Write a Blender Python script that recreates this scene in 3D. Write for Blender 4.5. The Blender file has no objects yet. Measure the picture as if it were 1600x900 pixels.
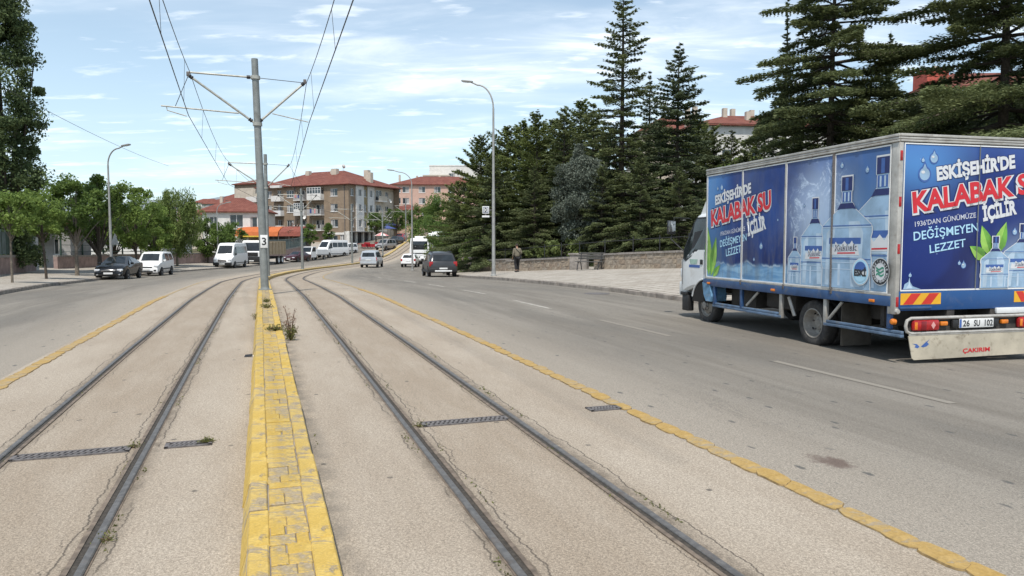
import bpy, bmesh, math, random
import numpy as np
from mathutils import Vector, Matrix
R_ = math.radians
random.seed(7)
scene = bpy.context.scene
COL = scene.collection

# ------------------------------------------------------------------ camera, sky, sun, exposure
F_PX = 1150.0
cam_d = bpy.data.cameras.new('camera')
cam_d.sensor_width = 36.0
cam_d.lens = 36.0 * F_PX / 1600.0
cam_d.clip_end = 9000
cam_d.clip_start = 0.05
cam = bpy.data.objects.new('camera', cam_d)
COL.objects.link(cam)
CAM_H = 1.6
cam.location = (0, 0, CAM_H)
cam.rotation_euler = (R_(90) - math.atan(77 / F_PX), 0, 0)
scene.camera = cam

SUN_EL, SUN_AZ = 62.0, 190.0        # azimuth clockwise from +Y: behind the camera, a little to the left
world = bpy.data.worlds.new('World')
scene.world = world
world.use_nodes = True


def build_world():
    nt = world.node_tree
    nt.nodes.clear()
    N, L = nt.nodes, nt.links
    out = N.new('ShaderNodeOutputWorld')
    bg = N.new('ShaderNodeBackground')
    bg.inputs['Strength'].default_value = 0.112
    sky = N.new('ShaderNodeTexSky')
    sky.sky_type = 'NISHITA'
    sky.sun_disc = False
    sky.sun_elevation = R_(SUN_EL)
    sky.sun_rotation = R_(SUN_AZ)
    sky.altitude = 800
    sky.air_density = 1.0
    sky.dust_density = 1.2
    sky.ozone_density = 1.0
    tc = N.new('ShaderNodeTexCoord')
    sep = N.new('ShaderNodeSeparateXYZ')
    L.new(tc.outputs['Generated'], sep.inputs[0])

    def m(op, a, b=None, clamp=False):
        n = N.new('ShaderNodeMath')
        n.operation = op
        n.use_clamp = clamp
        for i, v in enumerate((a, b)):
            if v is None:
                continue
            if isinstance(v, (int, float)):
                n.inputs[i].default_value = v
            else:
                L.new(v, n.inputs[i])
        return n.outputs[0]
    zz = m('MAXIMUM', sep.outputs[2], 0.0)
    den = m('ADD', zz, 0.10)
    comb = N.new('ShaderNodeCombineXYZ')
    L.new(m('DIVIDE', sep.outputs[0], den), comb.inputs[0])
    L.new(m('DIVIDE', sep.outputs[1], den), comb.inputs[1])
    mp = N.new('ShaderNodeMapping')
    mp.inputs['Rotation'].default_value = (0, 0, R_(18))
    mp.inputs['Scale'].default_value = (0.55, 1.25, 1)
    mp.inputs['Location'].default_value = (3.1, 0.7, 0)
    L.new(comb.outputs[0], mp.inputs[0])

    def noise(sc, det, rough, dist):
        n = N.new('ShaderNodeTexNoise')
        n.inputs['Scale'].default_value = sc
        n.inputs['Detail'].default_value = det
        n.inputs['Roughness'].default_value = rough
        n.inputs['Distortion'].default_value = dist
        L.new(mp.outputs[0], n.inputs['Vector'])
        return n.outputs[0]

    def mr(v, a, b, c=0.0, d=1.0):
        n = N.new('ShaderNodeMapRange')
        n.interpolation_type = 'SMOOTHSTEP'
        L.new(v, n.inputs[0])
        for i, q in enumerate((a, b, c, d)):
            n.inputs[i + 1].default_value = q
        return n.outputs[0]
    big = mr(noise(0.75, 5, 0.55, 0.35), 0.45, 0.68)
    wisp = mr(noise(2.4, 9, 0.62, 0.6), 0.40, 0.70)
    small = mr(noise(5.5, 7, 0.55, 0.2), 0.55, 0.68)
    c1 = m('MULTIPLY', big, m('ADD', m('MULTIPLY', wisp, 0.75), 0.25))
    cl = m('ADD', c1, m('MULTIPLY', small, 0.5), True)
    hz = mr(sep.outputs[2], 0.0, 0.40, 0.60, 0.24)         # pale, hazy summer air
    hmix = N.new('ShaderNodeMixRGB')
    hmix.inputs[2].default_value = (5.9, 7.6, 8.5, 1)
    L.new(hz, hmix.inputs[0])
    L.new(sky.outputs[0], hmix.inputs[1])
    cm = N.new('ShaderNodeMixRGB')
    cm.inputs[2].default_value = (9.2, 9.6, 9.9, 1)
    L.new(m('MULTIPLY', cl, 0.72), cm.inputs[0])
    L.new(hmix.outputs[0], cm.inputs[1])
    L.new(cm.outputs[0], bg.inputs['Color'])
    L.new(bg.outputs[0], out.inputs[0])


build_world()
sun_d = bpy.data.lights.new('sun', 'SUN')
sun_d.energy = 3.2
sun_d.angle = R_(2.0)
sun_d.color = (1.0, 0.95, 0.88)
sun = bpy.data.objects.new('sun', sun_d)
COL.objects.link(sun)
_sd = Vector((math.sin(R_(SUN_AZ)) * math.cos(R_(SUN_EL)), math.cos(R_(SUN_AZ)) * math.cos(R_(SUN_EL)), math.sin(R_(SUN_EL))))
sun.rotation_euler = (-_sd).to_track_quat('-Z', 'Y').to_euler()
scene.view_settings.view_transform = 'Standard'
scene.view_settings.look = 'None'
scene.view_settings.exposure = 0.41
scene.view_settings.gamma = 1.0

# ------------------------------------------------------------------ the lie of the land
TH0 = math.atan(.341)
C0, Y1, RAD = .157, 34.5, 140.0
S1 = Y1 / math.cos(TH0)
P1 = (C0 - .341 * Y1, Y1)
CC = (P1[0] + RAD * math.cos(TH0), P1[1] + RAD * math.sin(TH0))
S2 = S1 + RAD * TH0
P2X = CC[0] - RAD
KS = [-50, 23, 29, 50, 63, 75, 400]
KO = [7.9, 7.9, 8.4, 10.2, 11.0, 10.6, 10.4]
KRS = [-50, 22, 50, 80, 400]
KRO = [10.75, 10.75, 11.7, 12.1, 12.1]
DY = [-50, 10, 20, 27, 35, 43, 52, 65, 79, 90, 400]
DZ = [0, 0, -.05, -.2, -.42, -.7, -.95, -1.2, -1.42, -1.5, -1.5]


def so(X, Y):
    d = (-math.sin(TH0), math.cos(TH0))
    s = (X - C0) * d[0] + Y * d[1]
    if s <= S1:
        return s, (X - C0) * d[1] - Y * d[0]
    vx, vy = X - CC[0], Y - CC[1]
    th = math.atan2(-vy, -vx)
    if th > 0:
        return S1 + RAD * (TH0 - th), RAD - math.hypot(vx, vy)
    return S2 + (Y - CC[1]), X - P2X


def frame(s):
    """point, heading of the centre line at distance s"""
    if s <= S1:
        return C0 - math.sin(TH0) * s, math.cos(TH0) * s, TH0
    if s <= S2:
        th = TH0 - (s - S1) / RAD
        return CC[0] - RAD * math.cos(th), CC[1] - RAD * math.sin(th), th
    return P2X, CC[1] + (s - S2), 0.0


def kl(s):
    return float(np.interp(s, KS, KO))


def kr(s):
    return float(np.interp(s, KRS, KRO))


def z_so(s, o, walk=False):
    KR = kr(s)
    rr = s - 3 + .6 * max(-40, min(30, o))
    if rr < 95:
        q = 0
    elif rr < 120:
        q = .0019 * (rr - 95) ** 2
    elif rr < 152:
        q = 1.19 + .095 * (rr - 120)
    else:
        q = min(4.23 + .03 * (rr - 152), 7)
    k = kl(s)
    z = float(np.interp(s - 1.5, DY, DZ)) + q
    z -= .011 * max(0, min(abs(o), KR if o > 0 else k) - 3)
    if o > KR:
        z += .13 * walk + .06 * min(o - KR, 9)
    if o < -k:
        z += .13 * walk + .05 * min(-o - k, 8)
    return z


def zg(X, Y, walk=False):
    s, o = so(X, Y)
    return z_so(s, o, walk)


def rp(s, o, dz=0.0, walk=False):
    """road coordinates (along, across) -> world point"""
    x, y, th = frame(s)
    return Vector((x + o * math.cos(th), y + o * math.sin(th), z_so(s, o, walk) + dz))


# ------------------------------------------------------------------ helpers
def link(o, parent=None):
    COL.objects.link(o)
    if parent is not None:
        o.parent = parent
    return o


def tag(o, label=None, cat=None, group=None, kind=None):
    if label:
        o['label'] = label
    if cat:
        o['category'] = cat
    if group:
        o['group'] = group
    if kind:
        o['kind'] = kind
    return o


def empty(name, loc, rz=0.0, label=None, cat=None, group=None):
    o = bpy.data.objects.new(name, None)
    o.empty_display_size = .2
    o.location = loc
    o.rotation_euler = (0, 0, rz)
    link(o)
    return tag(o, label, cat, group)


def clone(root, loc=None, rz=None, label=None, scale=None):
    kids = {}
    for o in COL.objects:
        if o.parent is not None:
            kids.setdefault(o.parent.name, []).append(o)

    def rec(o, par):
        c = o.copy()
        COL.objects.link(c)
        if par is not None:
            c.parent = par
        for ch in kids.get(o.name, []):
            rec(ch, c)
        return c
    r = rec(root, None)
    if loc is not None:
        r.location = loc
    if rz is not None:
        r.rotation_euler[2] = rz
    if scale is not None:
        r.scale = scale
    if label:
        r['label'] = label
    return r


class MB:
    """collects shapes in one bmesh"""

    def __init__(self):
        self.bm = bmesh.new()
        self.mi = 0

    def face(self, pts):
        vs = [self.bm.verts.new(p) for p in pts]
        f = self.bm.faces.new(vs)
        f.material_index = self.mi
        return f

    def box(self, x0, x1, y0, y1, z0, z1, bev=0.0, M=None):
        if x1 < x0: x0, x1 = x1, x0
        if y1 < y0: y0, y1 = y1, y0
        if z1 < z0: z0, z1 = z1, z0
        c = Vector(((x0 + x1) / 2, (y0 + y1) / 2, (z0 + z1) / 2))
        mat = Matrix.Translation(c) @ Matrix.Diagonal((x1 - x0, y1 - y0, z1 - z0, 1))
        if M is not None:
            mat = M @ mat
        before = len(self.bm.faces)
        r = bmesh.ops.create_cube(self.bm, size=1, matrix=mat)
        if bev > 0:
            es = list({e for v in r['verts'] for e in v.link_edges})
            bmesh.ops.bevel(self.bm, geom=es, offset=bev, segments=2, affect='EDGES', profile=.5)
        self.bm.faces.ensure_lookup_table()
        for f in self.bm.faces[before if bev == 0 else max(0, before - 0):]:
            if f.material_index != self.mi:
                f.material_index = self.mi
        return self

    def tube(self, path, rad, n=8, cap=True):
        path = [Vector(p) for p in path]
        rads = rad if isinstance(rad, (list, tuple)) else [rad] * len(path)
        rings = []
        up0 = None
        for i, p in enumerate(path):
            a = path[max(0, i - 1)]
            b = path[min(len(path) - 1, i + 1)]
            t = (b - a).normalized()
            if up0 is None:
                up0 = Vector((0, 0, 1)) if abs(t.z) < .9 else Vector((1, 0, 0))
            u = t.cross(up0).normalized()
            v = t.cross(u).normalized()
            up0 = -v if (-v).dot(up0) > 0 else v
            rings.append([self.bm.verts.new(p + (u * math.cos(2 * math.pi * k / n) + v * math.sin(2 * math.pi * k / n)) * rads[i]) for k in range(n)])
        for i in range(len(rings) - 1):
            for k in range(n):
                f = self.bm.faces.new((rings[i][k], rings[i][(k + 1) % n], rings[i + 1][(k + 1) % n], rings[i + 1][k]))
                f.material_index = self.mi
        if cap:
            for rg in (rings[0], rings[-1]):
                f = self.bm.faces.new(rg)
                f.material_index = self.mi
        return self

    def lathe(self, prof, n=20, M=None):
        """prof: (radius, height) pairs about local z"""
        M = M or Matrix.Identity(4)
        rings = []
        for r, h in prof:
            rings.append([self.bm.verts.new(M @ Vector((max(r, 1e-4) * math.cos(2 * math.pi * k / n), max(r, 1e-4) * math.sin(2 * math.pi * k / n), h))) for k in range(n)])
        for i in range(len(rings) - 1):
            for k in range(n):
                f = self.bm.faces.new((rings[i][k], rings[i][(k + 1) % n], rings[i + 1][(k + 1) % n], rings[i + 1][k]))
                f.material_index = self.mi
        return self

    def prism(self, poly, M, depth):
        """poly: 2-D outline in M's local xy, extruded by depth along local z"""
        a = [self.bm.verts.new(M @ Vector((p[0], p[1], 0))) for p in poly]
        b = [self.bm.verts.new(M @ Vector((p[0], p[1], depth))) for p in poly]
        fs = [self.bm.faces.new(a), self.bm.faces.new(b)]
        n = len(poly)
        for i in range(n):
            fs.append(self.bm.faces.new((a[i], a[(i + 1) % n], b[(i + 1) % n], b[i])))
        for f in fs:
            f.material_index = self.mi
        return self

    def build(self, name, mats, parent=None, smooth=30, loc=None):
        bmesh.ops.recalc_face_normals(self.bm, faces=self.bm.faces)
        me = bpy.data.meshes.new(name)
        self.bm.to_mesh(me)
        self.bm.free()
        if not isinstance(mats, (list, tuple)):
            mats = [mats]
        for mm in mats:
            me.materials.append(mm)
        if smooth:
            me.polygons.foreach_set('use_smooth', [True] * len(me.polygons))
            me.set_sharp_from_angle(angle=R_(smooth))
        o = bpy.data.objects.new(name, me)
        if loc is not None:
            o.location = loc
        return link(o, parent)


def boxo(name, mat, parent, *a, bev=0.0):
    m = MB()
    m.box(*a, bev=bev)
    return m.build(name, mat, parent)


def sheet(name, grid, uvs, mat, parent=None):
    """grid[i][j] points, uvs[i][j] metres"""
    ni, nj = len(grid), len(grid[0])
    verts = [tuple(p) for row in grid for p in row]
    faces = [(i * nj + j, i * nj + j + 1, (i + 1) * nj + j + 1, (i + 1) * nj + j) for i in range(ni - 1) for j in range(nj - 1)]
    me = bpy.data.meshes.new(name)
    me.from_pydata(verts, [], faces)
    uv = me.uv_layers.new(name='UVMap')
    flat = [u for row in uvs for u in row]
    for l in me.loops:
        uv.data[l.index].uv = flat[l.vertex_index]
    me.materials.append(mat)
    me.update()
    if me.polygons[0].normal.z < 0:
        me.flip_normals()
    return link(bpy.data.objects.new(name, me), parent)


# ------------------------------------------------------------------ materials
class NT:
    def __init__(self, name):
        self.mat = bpy.data.materials.new(name)
        self.mat.use_nodes = True
        self.nt = self.mat.node_tree
        self.N, self.L = self.nt.nodes, self.nt.links
        self.b = self.N['Principled BSDF']
        self.out = self.N['Material Output']
        self.tc = self.N.new('ShaderNodeTexCoord')

    def _in(self, n, i, v):
        if v is None:
            return
        if isinstance(v, (int, float)):
            n.inputs[i].default_value = v
        elif isinstance(v, tuple):
            n.inputs[i].default_value = v if len(v) == len(n.inputs[i].default_value) else v + (1,)
        else:
            self.L.new(v, n.inputs[i])

    def m(self, op, a, b=None, clamp=False):
        n = self.N.new('ShaderNodeMath')
        n.operation = op
        n.use_clamp = clamp
        self._in(n, 0, a)
        self._in(n, 1, b)
        return n.outputs[0]

    def noise(self, vec, sc, det=3, rough=.55, dist=0.0):
        n = self.N.new('ShaderNodeTexNoise')
        n.inputs['Scale'].default_value = sc
        n.inputs['Detail'].default_value = det
        n.inputs['Roughness'].default_value = rough
        n.inputs['Distortion'].default_value = dist
        if vec is not None:
            self.L.new(vec, n.inputs['Vector'])
        return n.outputs[0]

    def voro(self, vec, sc, feat='F1', dim='3D'):
        n = self.N.new('ShaderNodeTexVoronoi')
        n.voronoi_dimensions = dim
        n.feature = feat
        n.inputs['Scale'].default_value = sc
        self.L.new(vec, n.inputs['Vector'])
        return n.outputs[0]

    def mr(self, v, a, b, c=0.0, d=1.0, smooth=True):
        n = self.N.new('ShaderNodeMapRange')
        if smooth:
            n.interpolation_type = 'SMOOTHSTEP'
        self._in(n, 0, v)
        for i, q in enumerate((a, b, c, d)):
            self._in(n, i + 1, q)
        return n.outputs[0]

    def mix(self, f, a, b, mode='MIX'):
        n = self.N.new('ShaderNodeMixRGB')
        n.blend_type = mode
        self._in(n, 0, f)
        self._in(n, 1, a)
        self._in(n, 2, b)
        return n.outputs[0]

    def mapv(self, vec, sc=(1, 1, 1), loc=(0, 0, 0), rot=(0, 0, 0)):
        n = self.N.new('ShaderNodeMapping')
        n.inputs['Scale'].default_value = sc
        n.inputs['Location'].default_value = loc
        n.inputs['Rotation'].default_value = rot
        self.L.new(vec, n.inputs[0])
        return n.outputs[0]

    def sep(self, vec):
        n = self.N.new('ShaderNodeSeparateXYZ')
        self.L.new(vec, n.inputs[0])
        return n.outputs

    def comb(self, x, y, z=0.0):
        n = self.N.new('ShaderNodeCombineXYZ')
        for i, v in enumerate((x, y, z)):
            self._in(n, i, v)
        return n.outputs[0]

    def attr(self, name):
        n = self.N.new('ShaderNodeAttribute')
        n.attribute_name = name
        return n.outputs

    def bump(self, h, strength=.3, dist=.01):
        n = self.N.new('ShaderNodeBump')
        n.inputs['Strength'].default_value = strength
        n.inputs['Distance'].default_value = dist
        self.L.new(h, n.inputs['Height'])
        self.L.new(n.outputs[0], self.b.inputs['Normal'])

    def set(self, color=None, rough=None, metal=None, spec=None):
        if color is not None:
            self._in(self.b, 'Base Color', color)
        if rough is not None:
            self._in(self.b, 'Roughness', rough)
        if metal is not None:
            self.b.inputs['Metallic'].default_value = metal
        if spec is not None:
            self.b.inputs['Specular IOR Level'].default_value = spec
        return self.mat


def plain(name, col, rough=.6, metal=0.0, var=.18, scale=6.0, bump=0.0, dirt=None, spec=None):
    """one paint or stone with an uneven tone"""
    n = NT(name)
    v = n.tc.outputs['Object']
    a = n.noise(v, scale, 5, .6)
    f = n.mr(a, .3, .7)
    lo = tuple(c * (1 - var) for c in col)
    hi = tuple(min(1, c * (1 + var)) for c in col)
    c = n.mix(f, lo, hi)
    if dirt:
        d = n.mr(n.noise(v, dirt[1], 6, .7, .4), .52, .72, 0, dirt[2])
        c = n.mix(d, c, dirt[0])
    if bump:
        n.bump(n.noise(v, scale * 6, 4), bump, .01)
    return n.set(c, rough, metal, spec)


def m_bed():
    n = NT('track_concrete')
    uv = n.tc.outputs['UV']
    s = n.sep(uv)
    a = n.m('ABSOLUTE', s[1])
    big = n.noise(n.mapv(uv, (.30, 1.1, 1)), 1.2, 7, .68, .3)
    c = n.mix(n.mr(big, .30, .70), (.345, .286, .220), (.412, .352, .280))
    # browner band the trams have dripped on, between and beside the rails
    st = n.mr(n.m('ABSOLUTE', n.m('SUBTRACT', a, 1.5)), .25, .85, 1, 0)
    c = n.mix(n.m('MULTIPLY', st, n.mr(n.noise(n.mapv(uv, (.4, 2, 1)), 1.7, 7, .7), .3, .7, .25, .8)), c, (.300, .240, .176))
    fine = n.noise(uv, 62, 4, .75)
    agg = n.noise(uv, 170, 2, .8)
    cell = n.N.new('ShaderNodeTexVoronoi')
    cell.inputs['Scale'].default_value = 130
    n.L.new(uv, cell.inputs['Vector'])
    cv = n.sep(cell.outputs['Color'])[0]
    c = n.mix(.85, c, n.mix(n.mr(fine, .28, .72), (.66, .66, .66), (1.26, 1.26, 1.26)), 'MULTIPLY')
    c = n.mix(.8, c, n.mix(n.mr(agg, .3, .7), (.66, .66, .66), (1.25, 1.25, 1.25)), 'MULTIPLY')
    c = n.mix(.55, c, n.mix(cv, (.62, .61, .60), (1.34, 1.34, 1.34)), 'MULTIPLY')
    dark = n.m('MULTIPLY', n.mr(n.m('ADD', n.voro(uv, 1.2, dim='2D'), n.m('MULTIPLY', n.noise(uv, 25, 3), .05)), .042, .058, .75, 0), n.mr(n.noise(uv, 2.3, 2), .46, .52))
    c = n.mix(dark, c, (.06, .055, .05))
    # broken joints running beside the rails
    tot = None
    for k, (r, amp, w, thr) in enumerate(((1.125, .10, .006, .30), (1.16, .20, .004, .48), (.915, .10, .006, .42), (2.085, .10, .006, .34), (1.86, .12, .004, .46), (1.075, .05, .010, .38), (1.925, .04, .007, .45))):
        sv = n.comb(n.m('ADD', n.m('MULTIPLY', s[0], 1.0), k * 31.7), n.m('MULTIPLY', n.m('SIGN', s[1]), 9.3))
        n1 = n.noise(sv, 2.3, 9, .68)
        e = n.m('ABSOLUTE', n.m('SUBTRACT', n.m('SUBTRACT', a, r), n.m('MULTIPLY', n.m('SUBTRACT', n1, .5), amp * 2)))
        ln = n.mr(e, w * .3, w * 1.25, 1, 0)
        ln = n.m('MULTIPLY', ln, n.mr(n.noise(sv, .9, 5, .7), thr, thr + .12))
        tot = ln if tot is None else n.m('MAXIMUM', tot, ln)
    c = n.mix(n.m('MULTIPLY', tot, .74), c, (.065, .055, .044))
    side = n.mr(n.m('MINIMUM', n.m('ABSOLUTE', n.m('SUBTRACT', a, 1.0)), n.m('ABSOLUTE', n.m('SUBTRACT', a, 1.97))), .025, .15, .72, 0)
    side = n.m('MULTIPLY', side, n.mr(n.noise(uv, 7, 6, .7), .35, .65, .3, 1))
    c = n.mix(side, c, (.10, .082, .062))
    gr = n.mr(a, .2, .36, .6, 0)
    c = n.mix(n.m('MULTIPLY', gr, n.mr(n.noise(uv, 4, 5), .35, .6)), c, (.15, .135, .115))
    n.bump(n.m('SUBTRACT', n.m('ADD', fine, agg), n.m('MULTIPLY', tot, 2)), .5, .006)
    return n.set(c, .9, spec=.25)


def m_asphalt():
    n = NT('worn_asphalt')
    uv = n.tc.outputs['UV']
    s = n.sep(uv)
    a = n.m('ABSOLUTE', s[1])
    streak = n.noise(n.mapv(uv, (.09, 1.2, 1)), 1.6, 8, .70, .35)
    c = n.mix(n.mr(streak, .34, .66), (.182, .162, .134), (.240, .217, .182))
    patch = n.noise(n.mapv(uv, (.14, .5, 1)), 1.0, 5, .6, .6)
    c = n.mix(n.mr(patch, .44, .70, 0, .6), c, (.145, .134, .116))
    lt = n.noise(n.mapv(uv, (.06, .8, 1), (17, 3, 0)), 1.3, 4, .6, .3)
    c = n.mix(n.mr(lt, .54, .76, 0, .5), c, (.305, .277, .232))
    near = n.mr(a, 3.0, 5.2, .75, 0)                         # concrete dust spread from the track bed
    c = n.mix(near, c, (.350, .305, .247))
    fine = n.noise(uv, 62, 4, .75)
    agg = n.noise(uv, 170, 2, .8)
    cell = n.N.new('ShaderNodeTexVoronoi')
    cell.inputs['Scale'].default_value = 130
    n.L.new(uv, cell.inputs['Vector'])
    cv = n.sep(cell.outputs['Color'])[0]
    c = n.mix(.85, c, n.mix(n.mr(fine, .28, .72), (.66, .66, .66), (1.26, 1.26, 1.26)), 'MULTIPLY')
    c = n.mix(.8, c, n.mix(n.mr(agg, .3, .7), (.66, .66, .66), (1.25, 1.25, 1.25)), 'MULTIPLY')
    c = n.mix(.55, c, n.mix(cv, (.62, .61, .60), (1.34, 1.34, 1.34)), 'MULTIPLY')
    wv = n.mapv(uv, (.75, 1.6, 1))
    spot = n.m('MULTIPLY', n.mr(n.m('ADD', n.voro(wv, 1.25, dim='2D'), n.m('MULTIPLY', n.noise(uv, 22, 3), .05)), .055, .085, .8, 0), n.mr(n.noise(wv, 2.1, 2), .42, .50))
    c = n.mix(spot, c, (.075, .075, .072))
    sp2 = n.mr(n.voro(n.mapv(uv, (2.2, 5, 1), (3, 8, 0)), 1.1, dim='2D'), .02, .05, .55, 0)
    c = n.mix(sp2, c, (.11, .11, .10))
    ck = n.mr(n.m('ABSOLUTE', n.m('SUBTRACT', n.noise(n.mapv(uv, (.25, .8, 1), (5, 2, 0)), 1.0, 8, .62), .5)), .0, .004, .55, 0)
    ck = n.m('MULTIPLY', ck, n.mr(n.noise(uv, .35, 2), .5, .6))
    c = n.mix(ck, c, (.10, .095, .085))
    # a dried reddish spill and its splashes
    du = n.m('SUBTRACT', s[0], 4.25)
    dv = n.m('SUBTRACT', s[1], 3.72)
    dd = n.m('SQRT', n.m('ADD', n.m('MULTIPLY', du, du), n.m('MULTIPLY', n.m('MULTIPLY', dv, dv), 2.2)))
    blot = n.m('ADD', dd, n.m('MULTIPLY', n.m('SUBTRACT', n.noise(uv, 6, 6, .7), .5), .55))
    c = n.mix(n.mr(blot, .06, .22, .75, 0), c, (.095, .060, .048))
    n.bump(n.m('ADD', fine, agg), .45, .006)
    return n.set(c, .88, spec=.3)


def m_yellow(name, worn, tone):
    n = NT(name)
    v = n.tc.outputs['Object']
    oi = n.N.new('ShaderNodeObjectInfo')
    y = n.mix(n.mr(n.noise(v, 9, 5, .65), .3, .7), tone[0], tone[1])
    y = n.mix(n.m('MULTIPLY', oi.outputs['Random'], .45), y, tone[2])
    pit = n.noise(v, 60, 4, .7)
    y = n.mix(.6, y, n.mix(n.mr(pit, .3, .7), (.72, .72, .72), (1.15, 1.15, 1.15)), 'MULTIPLY')
    w = n.m('ADD', n.noise(n.mapv(v, (.8, 1.7, 1)), 6.5, 9, .76, .9), n.m('MULTIPLY', oi.outputs['Random'], .12))
    f = n.mr(w, worn, worn + .07, 0, .92)
    g = n.mix(n.mr(pit, .3, .7), (.26, .205, .14), (.38, .31, .215))
    c = n.mix(f, y, g)
    ck = n.mr(n.m('ABSOLUTE', n.m('SUBTRACT', n.noise(v, 3.0, 8, .6), .5)), 0, .006, .8, 0)
    ck = n.m('MULTIPLY', ck, n.mr(n.noise(v, 1.7, 2), .48, .56))
    c = n.mix(ck, c, (.07, .06, .045))
    n.bump(n.m('SUBTRACT', pit, n.m('MULTIPLY', f, .6)), .5, .006)
    return n.set(c, .75, spec=.3)


def m_paving():
    n = NT('paving')
    uv = n.tc.outputs['UV']
    br = n.N.new('ShaderNodeTexBrick')
    n.L.new(uv, br.inputs['Vector'])
    br.inputs['Scale'].default_value = 1.0
    br.inputs['Brick Width'].default_value = .4
    br.inputs['Row Height'].default_value = .4
    br.inputs['Mortar Size'].default_value = .022
    br.inputs['Color1'].default_value = (.44, .40, .345, 1)
    br.inputs['Color2'].default_value = (.36, .325, .275, 1)
    br.inputs['Mortar'].default_value = (.15, .13, .11, 1)
    b = n.noise(n.mapv(uv, (.3, .3, 1)), 1.4, 6, .65, .5)
    c = n.mix(n.mr(b, .48, .66, 0, .6), br.outputs[0], (.27, .235, .19))
    c = n.mix(n.mr(n.noise(uv, 2.1, 6, .7), .55, .7, 0, .5), c, (.54, .50, .43))
    n.bump(n.noise(uv, 40, 3), .4, .01)
    return n.set(c, .9, spec=.2)


def m_ground():
    n = NT('dry_ground')
    v = n.tc.outputs['Object']
    c = n.mix(n.mr(n.noise(v, .35, 6, .65), .35, .65), (.085, .072, .048), (.055, .07, .028))
    c = n.mix(n.mr(n.noise(v, .03, 4), .45, .65), c, (.16, .14, .09))
    c = n.mix(.6, c, n.mix(n.noise(v, 9, 4, .7), (.5, .5, .5), (1.5, 1.5, 1.5)), 'MULTIPLY')
    return n.set(c, .95, spec=.1)


def m_leaf(name, dark, light, trans=.25, rough=.65):
    n = NT(name)
    t = n.attr('tone')[2]
    oi = n.N.new('ShaderNodeObjectInfo')
    c = n.mix(t, dark, light)
    c = n.mix(n.m('MULTIPLY', oi.outputs['Random'], .22), c, tuple(x * .7 for x in light))
    n.set(c, rough, spec=.25)
    if trans:
        tr = n.N.new('ShaderNodeBsdfTranslucent')
        n.L.new(n.mix(.5, c, tuple(min(1, x * 1.4) for x in light)), tr.inputs[0])
        ms = n.N.new('ShaderNodeMixShader')
        ms.inputs[0].default_value = trans
        n.L.new(n.b.outputs[0], ms.inputs[1])
        n.L.new(tr.outputs[0], ms.inputs[2])
        n.L.new(ms.outputs[0], n.out.inputs[0])
    return n.mat


def m_tile():
    n = NT('roof_tile')
    v = n.tc.outputs['Object']
    s = n.sep(v)
    w = n.m('SINE', n.m('MULTIPLY', n.m('ADD', s[0], s[1]), 14))
    w2 = n.m('SINE', n.m('MULTIPLY', s[2], 26))
    c = n.mix(n.mr(n.noise(v, .9, 6, .7), .35, .65), (.150, .052, .040), (.225, .088, .064))
    c = n.mix(n.mr(n.noise(v, 5, 3, .7), .5, .7, 0, .6), c, (.14, .055, .043))
    c = n.mix(n.mr(w2, .5, 1, 0, .35), c, (.17, .06, .045))
    n.bump(n.m('ADD', w, w2), .6, .05)
    return n.set(c, .85, spec=.2)


def m_glass(name, col=(.03, .04, .045), rough=.08):
    n = NT(name)
    v = n.tc.outputs['Object']
    c = n.mix(n.mr(n.noise(v, 1.3, 3), .4, .65), col, tuple(x * 1.9 for x in col))
    return n.set(c, rough, spec=.6)


MT = {}
MT['bed'] = m_bed()
MT['asphalt'] = m_asphalt()
MT['yellow'] = m_yellow('worn_yellow_paint', .60, ((.49, .320, .060), (.58, .405, .108), (.56, .42, .17)))
MT['yellow_paver'] = m_yellow('worn_yellow_paver_paint', .54, ((.47, .305, .060), (.55, .39, .110), (.54, .41, .18)))
MT['yellow_line'] = m_yellow('yellow_line_paint', .585, ((.36, .225, .060), (.43, .285, .10), (.42, .31, .15)))
MT['paving'] = m_paving()
MT['ground'] = m_ground()
MT['tile'] = m_tile()
MT['glass'] = m_glass('window_glass')
MT['car_glass'] = m_glass('vehicle_glass', (.014, .017, .019), .05)
MT['rail'] = plain('rail_steel', (.125, .120, .114), .62, .2, .25, 22, 0, ((.13, .10, .078), 6, .7))
MT['rail_side'] = plain('rusty_rail', (.165, .128, .096), .85, .1, .35, 14, .3)
MT['groove'] = plain('rail_groove_dirt', (.052, .044, .035), .95, 0, .4, 40, .4)
MT['iron'] = plain('cast_iron', (.150, .135, .128), .65, .2, .3, 30, .2)
MT['hole'] = plain('dark_hole', (.012, .011, .010), .95)
MT['pole'] = plain('galvanised_pole', (.235, .25, .24), .55, .25, .16, 5, 0, ((.14, .13, .11), 3, .4))
MT['lamp_pole'] = plain('painted_lamp_pole', (.33, .33, .315), .55, .2, .14, 4)
MT['wire'] = plain('wire', (.055, .055, .055), .6, .3, .1)
MT['arm'] = plain('catenary_arm', (.38, .38, .34), .5, .3, .2, 12)
MT['black'] = plain('black_plastic', (.018, .018, .019), .55, 0, .2, 8)
MT['rubber'] = plain('tyre_rubber', (.045, .042, .040), .85, 0, .3, 14, .2, ((.17, .15, .125), 6, .5))
MT['white'] = plain('white_paint', (.78, .78, .76), .35, 0, .05, 3, 0, ((.5, .46, .4), 4, .25))
MT['car_white'] = plain('white_car_paint', (.80, .80, .79), .22, 0, .03, 2)
MT['car_black'] = plain('black_car_paint', (.010, .011, .013), .18, .1, .1, 2, spec=.6)
MT['car_grey'] = plain('dark_grey_car_paint', (.060, .062, .066), .28, .3, .1, 2)
MT['car_silver'] = plain('silver_car_paint', (.52, .54, .56), .3, .45, .06, 2)
MT['car_maroon'] = plain('maroon_car_paint', (.055, .012, .018), .25, .1, .1, 2)
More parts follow.
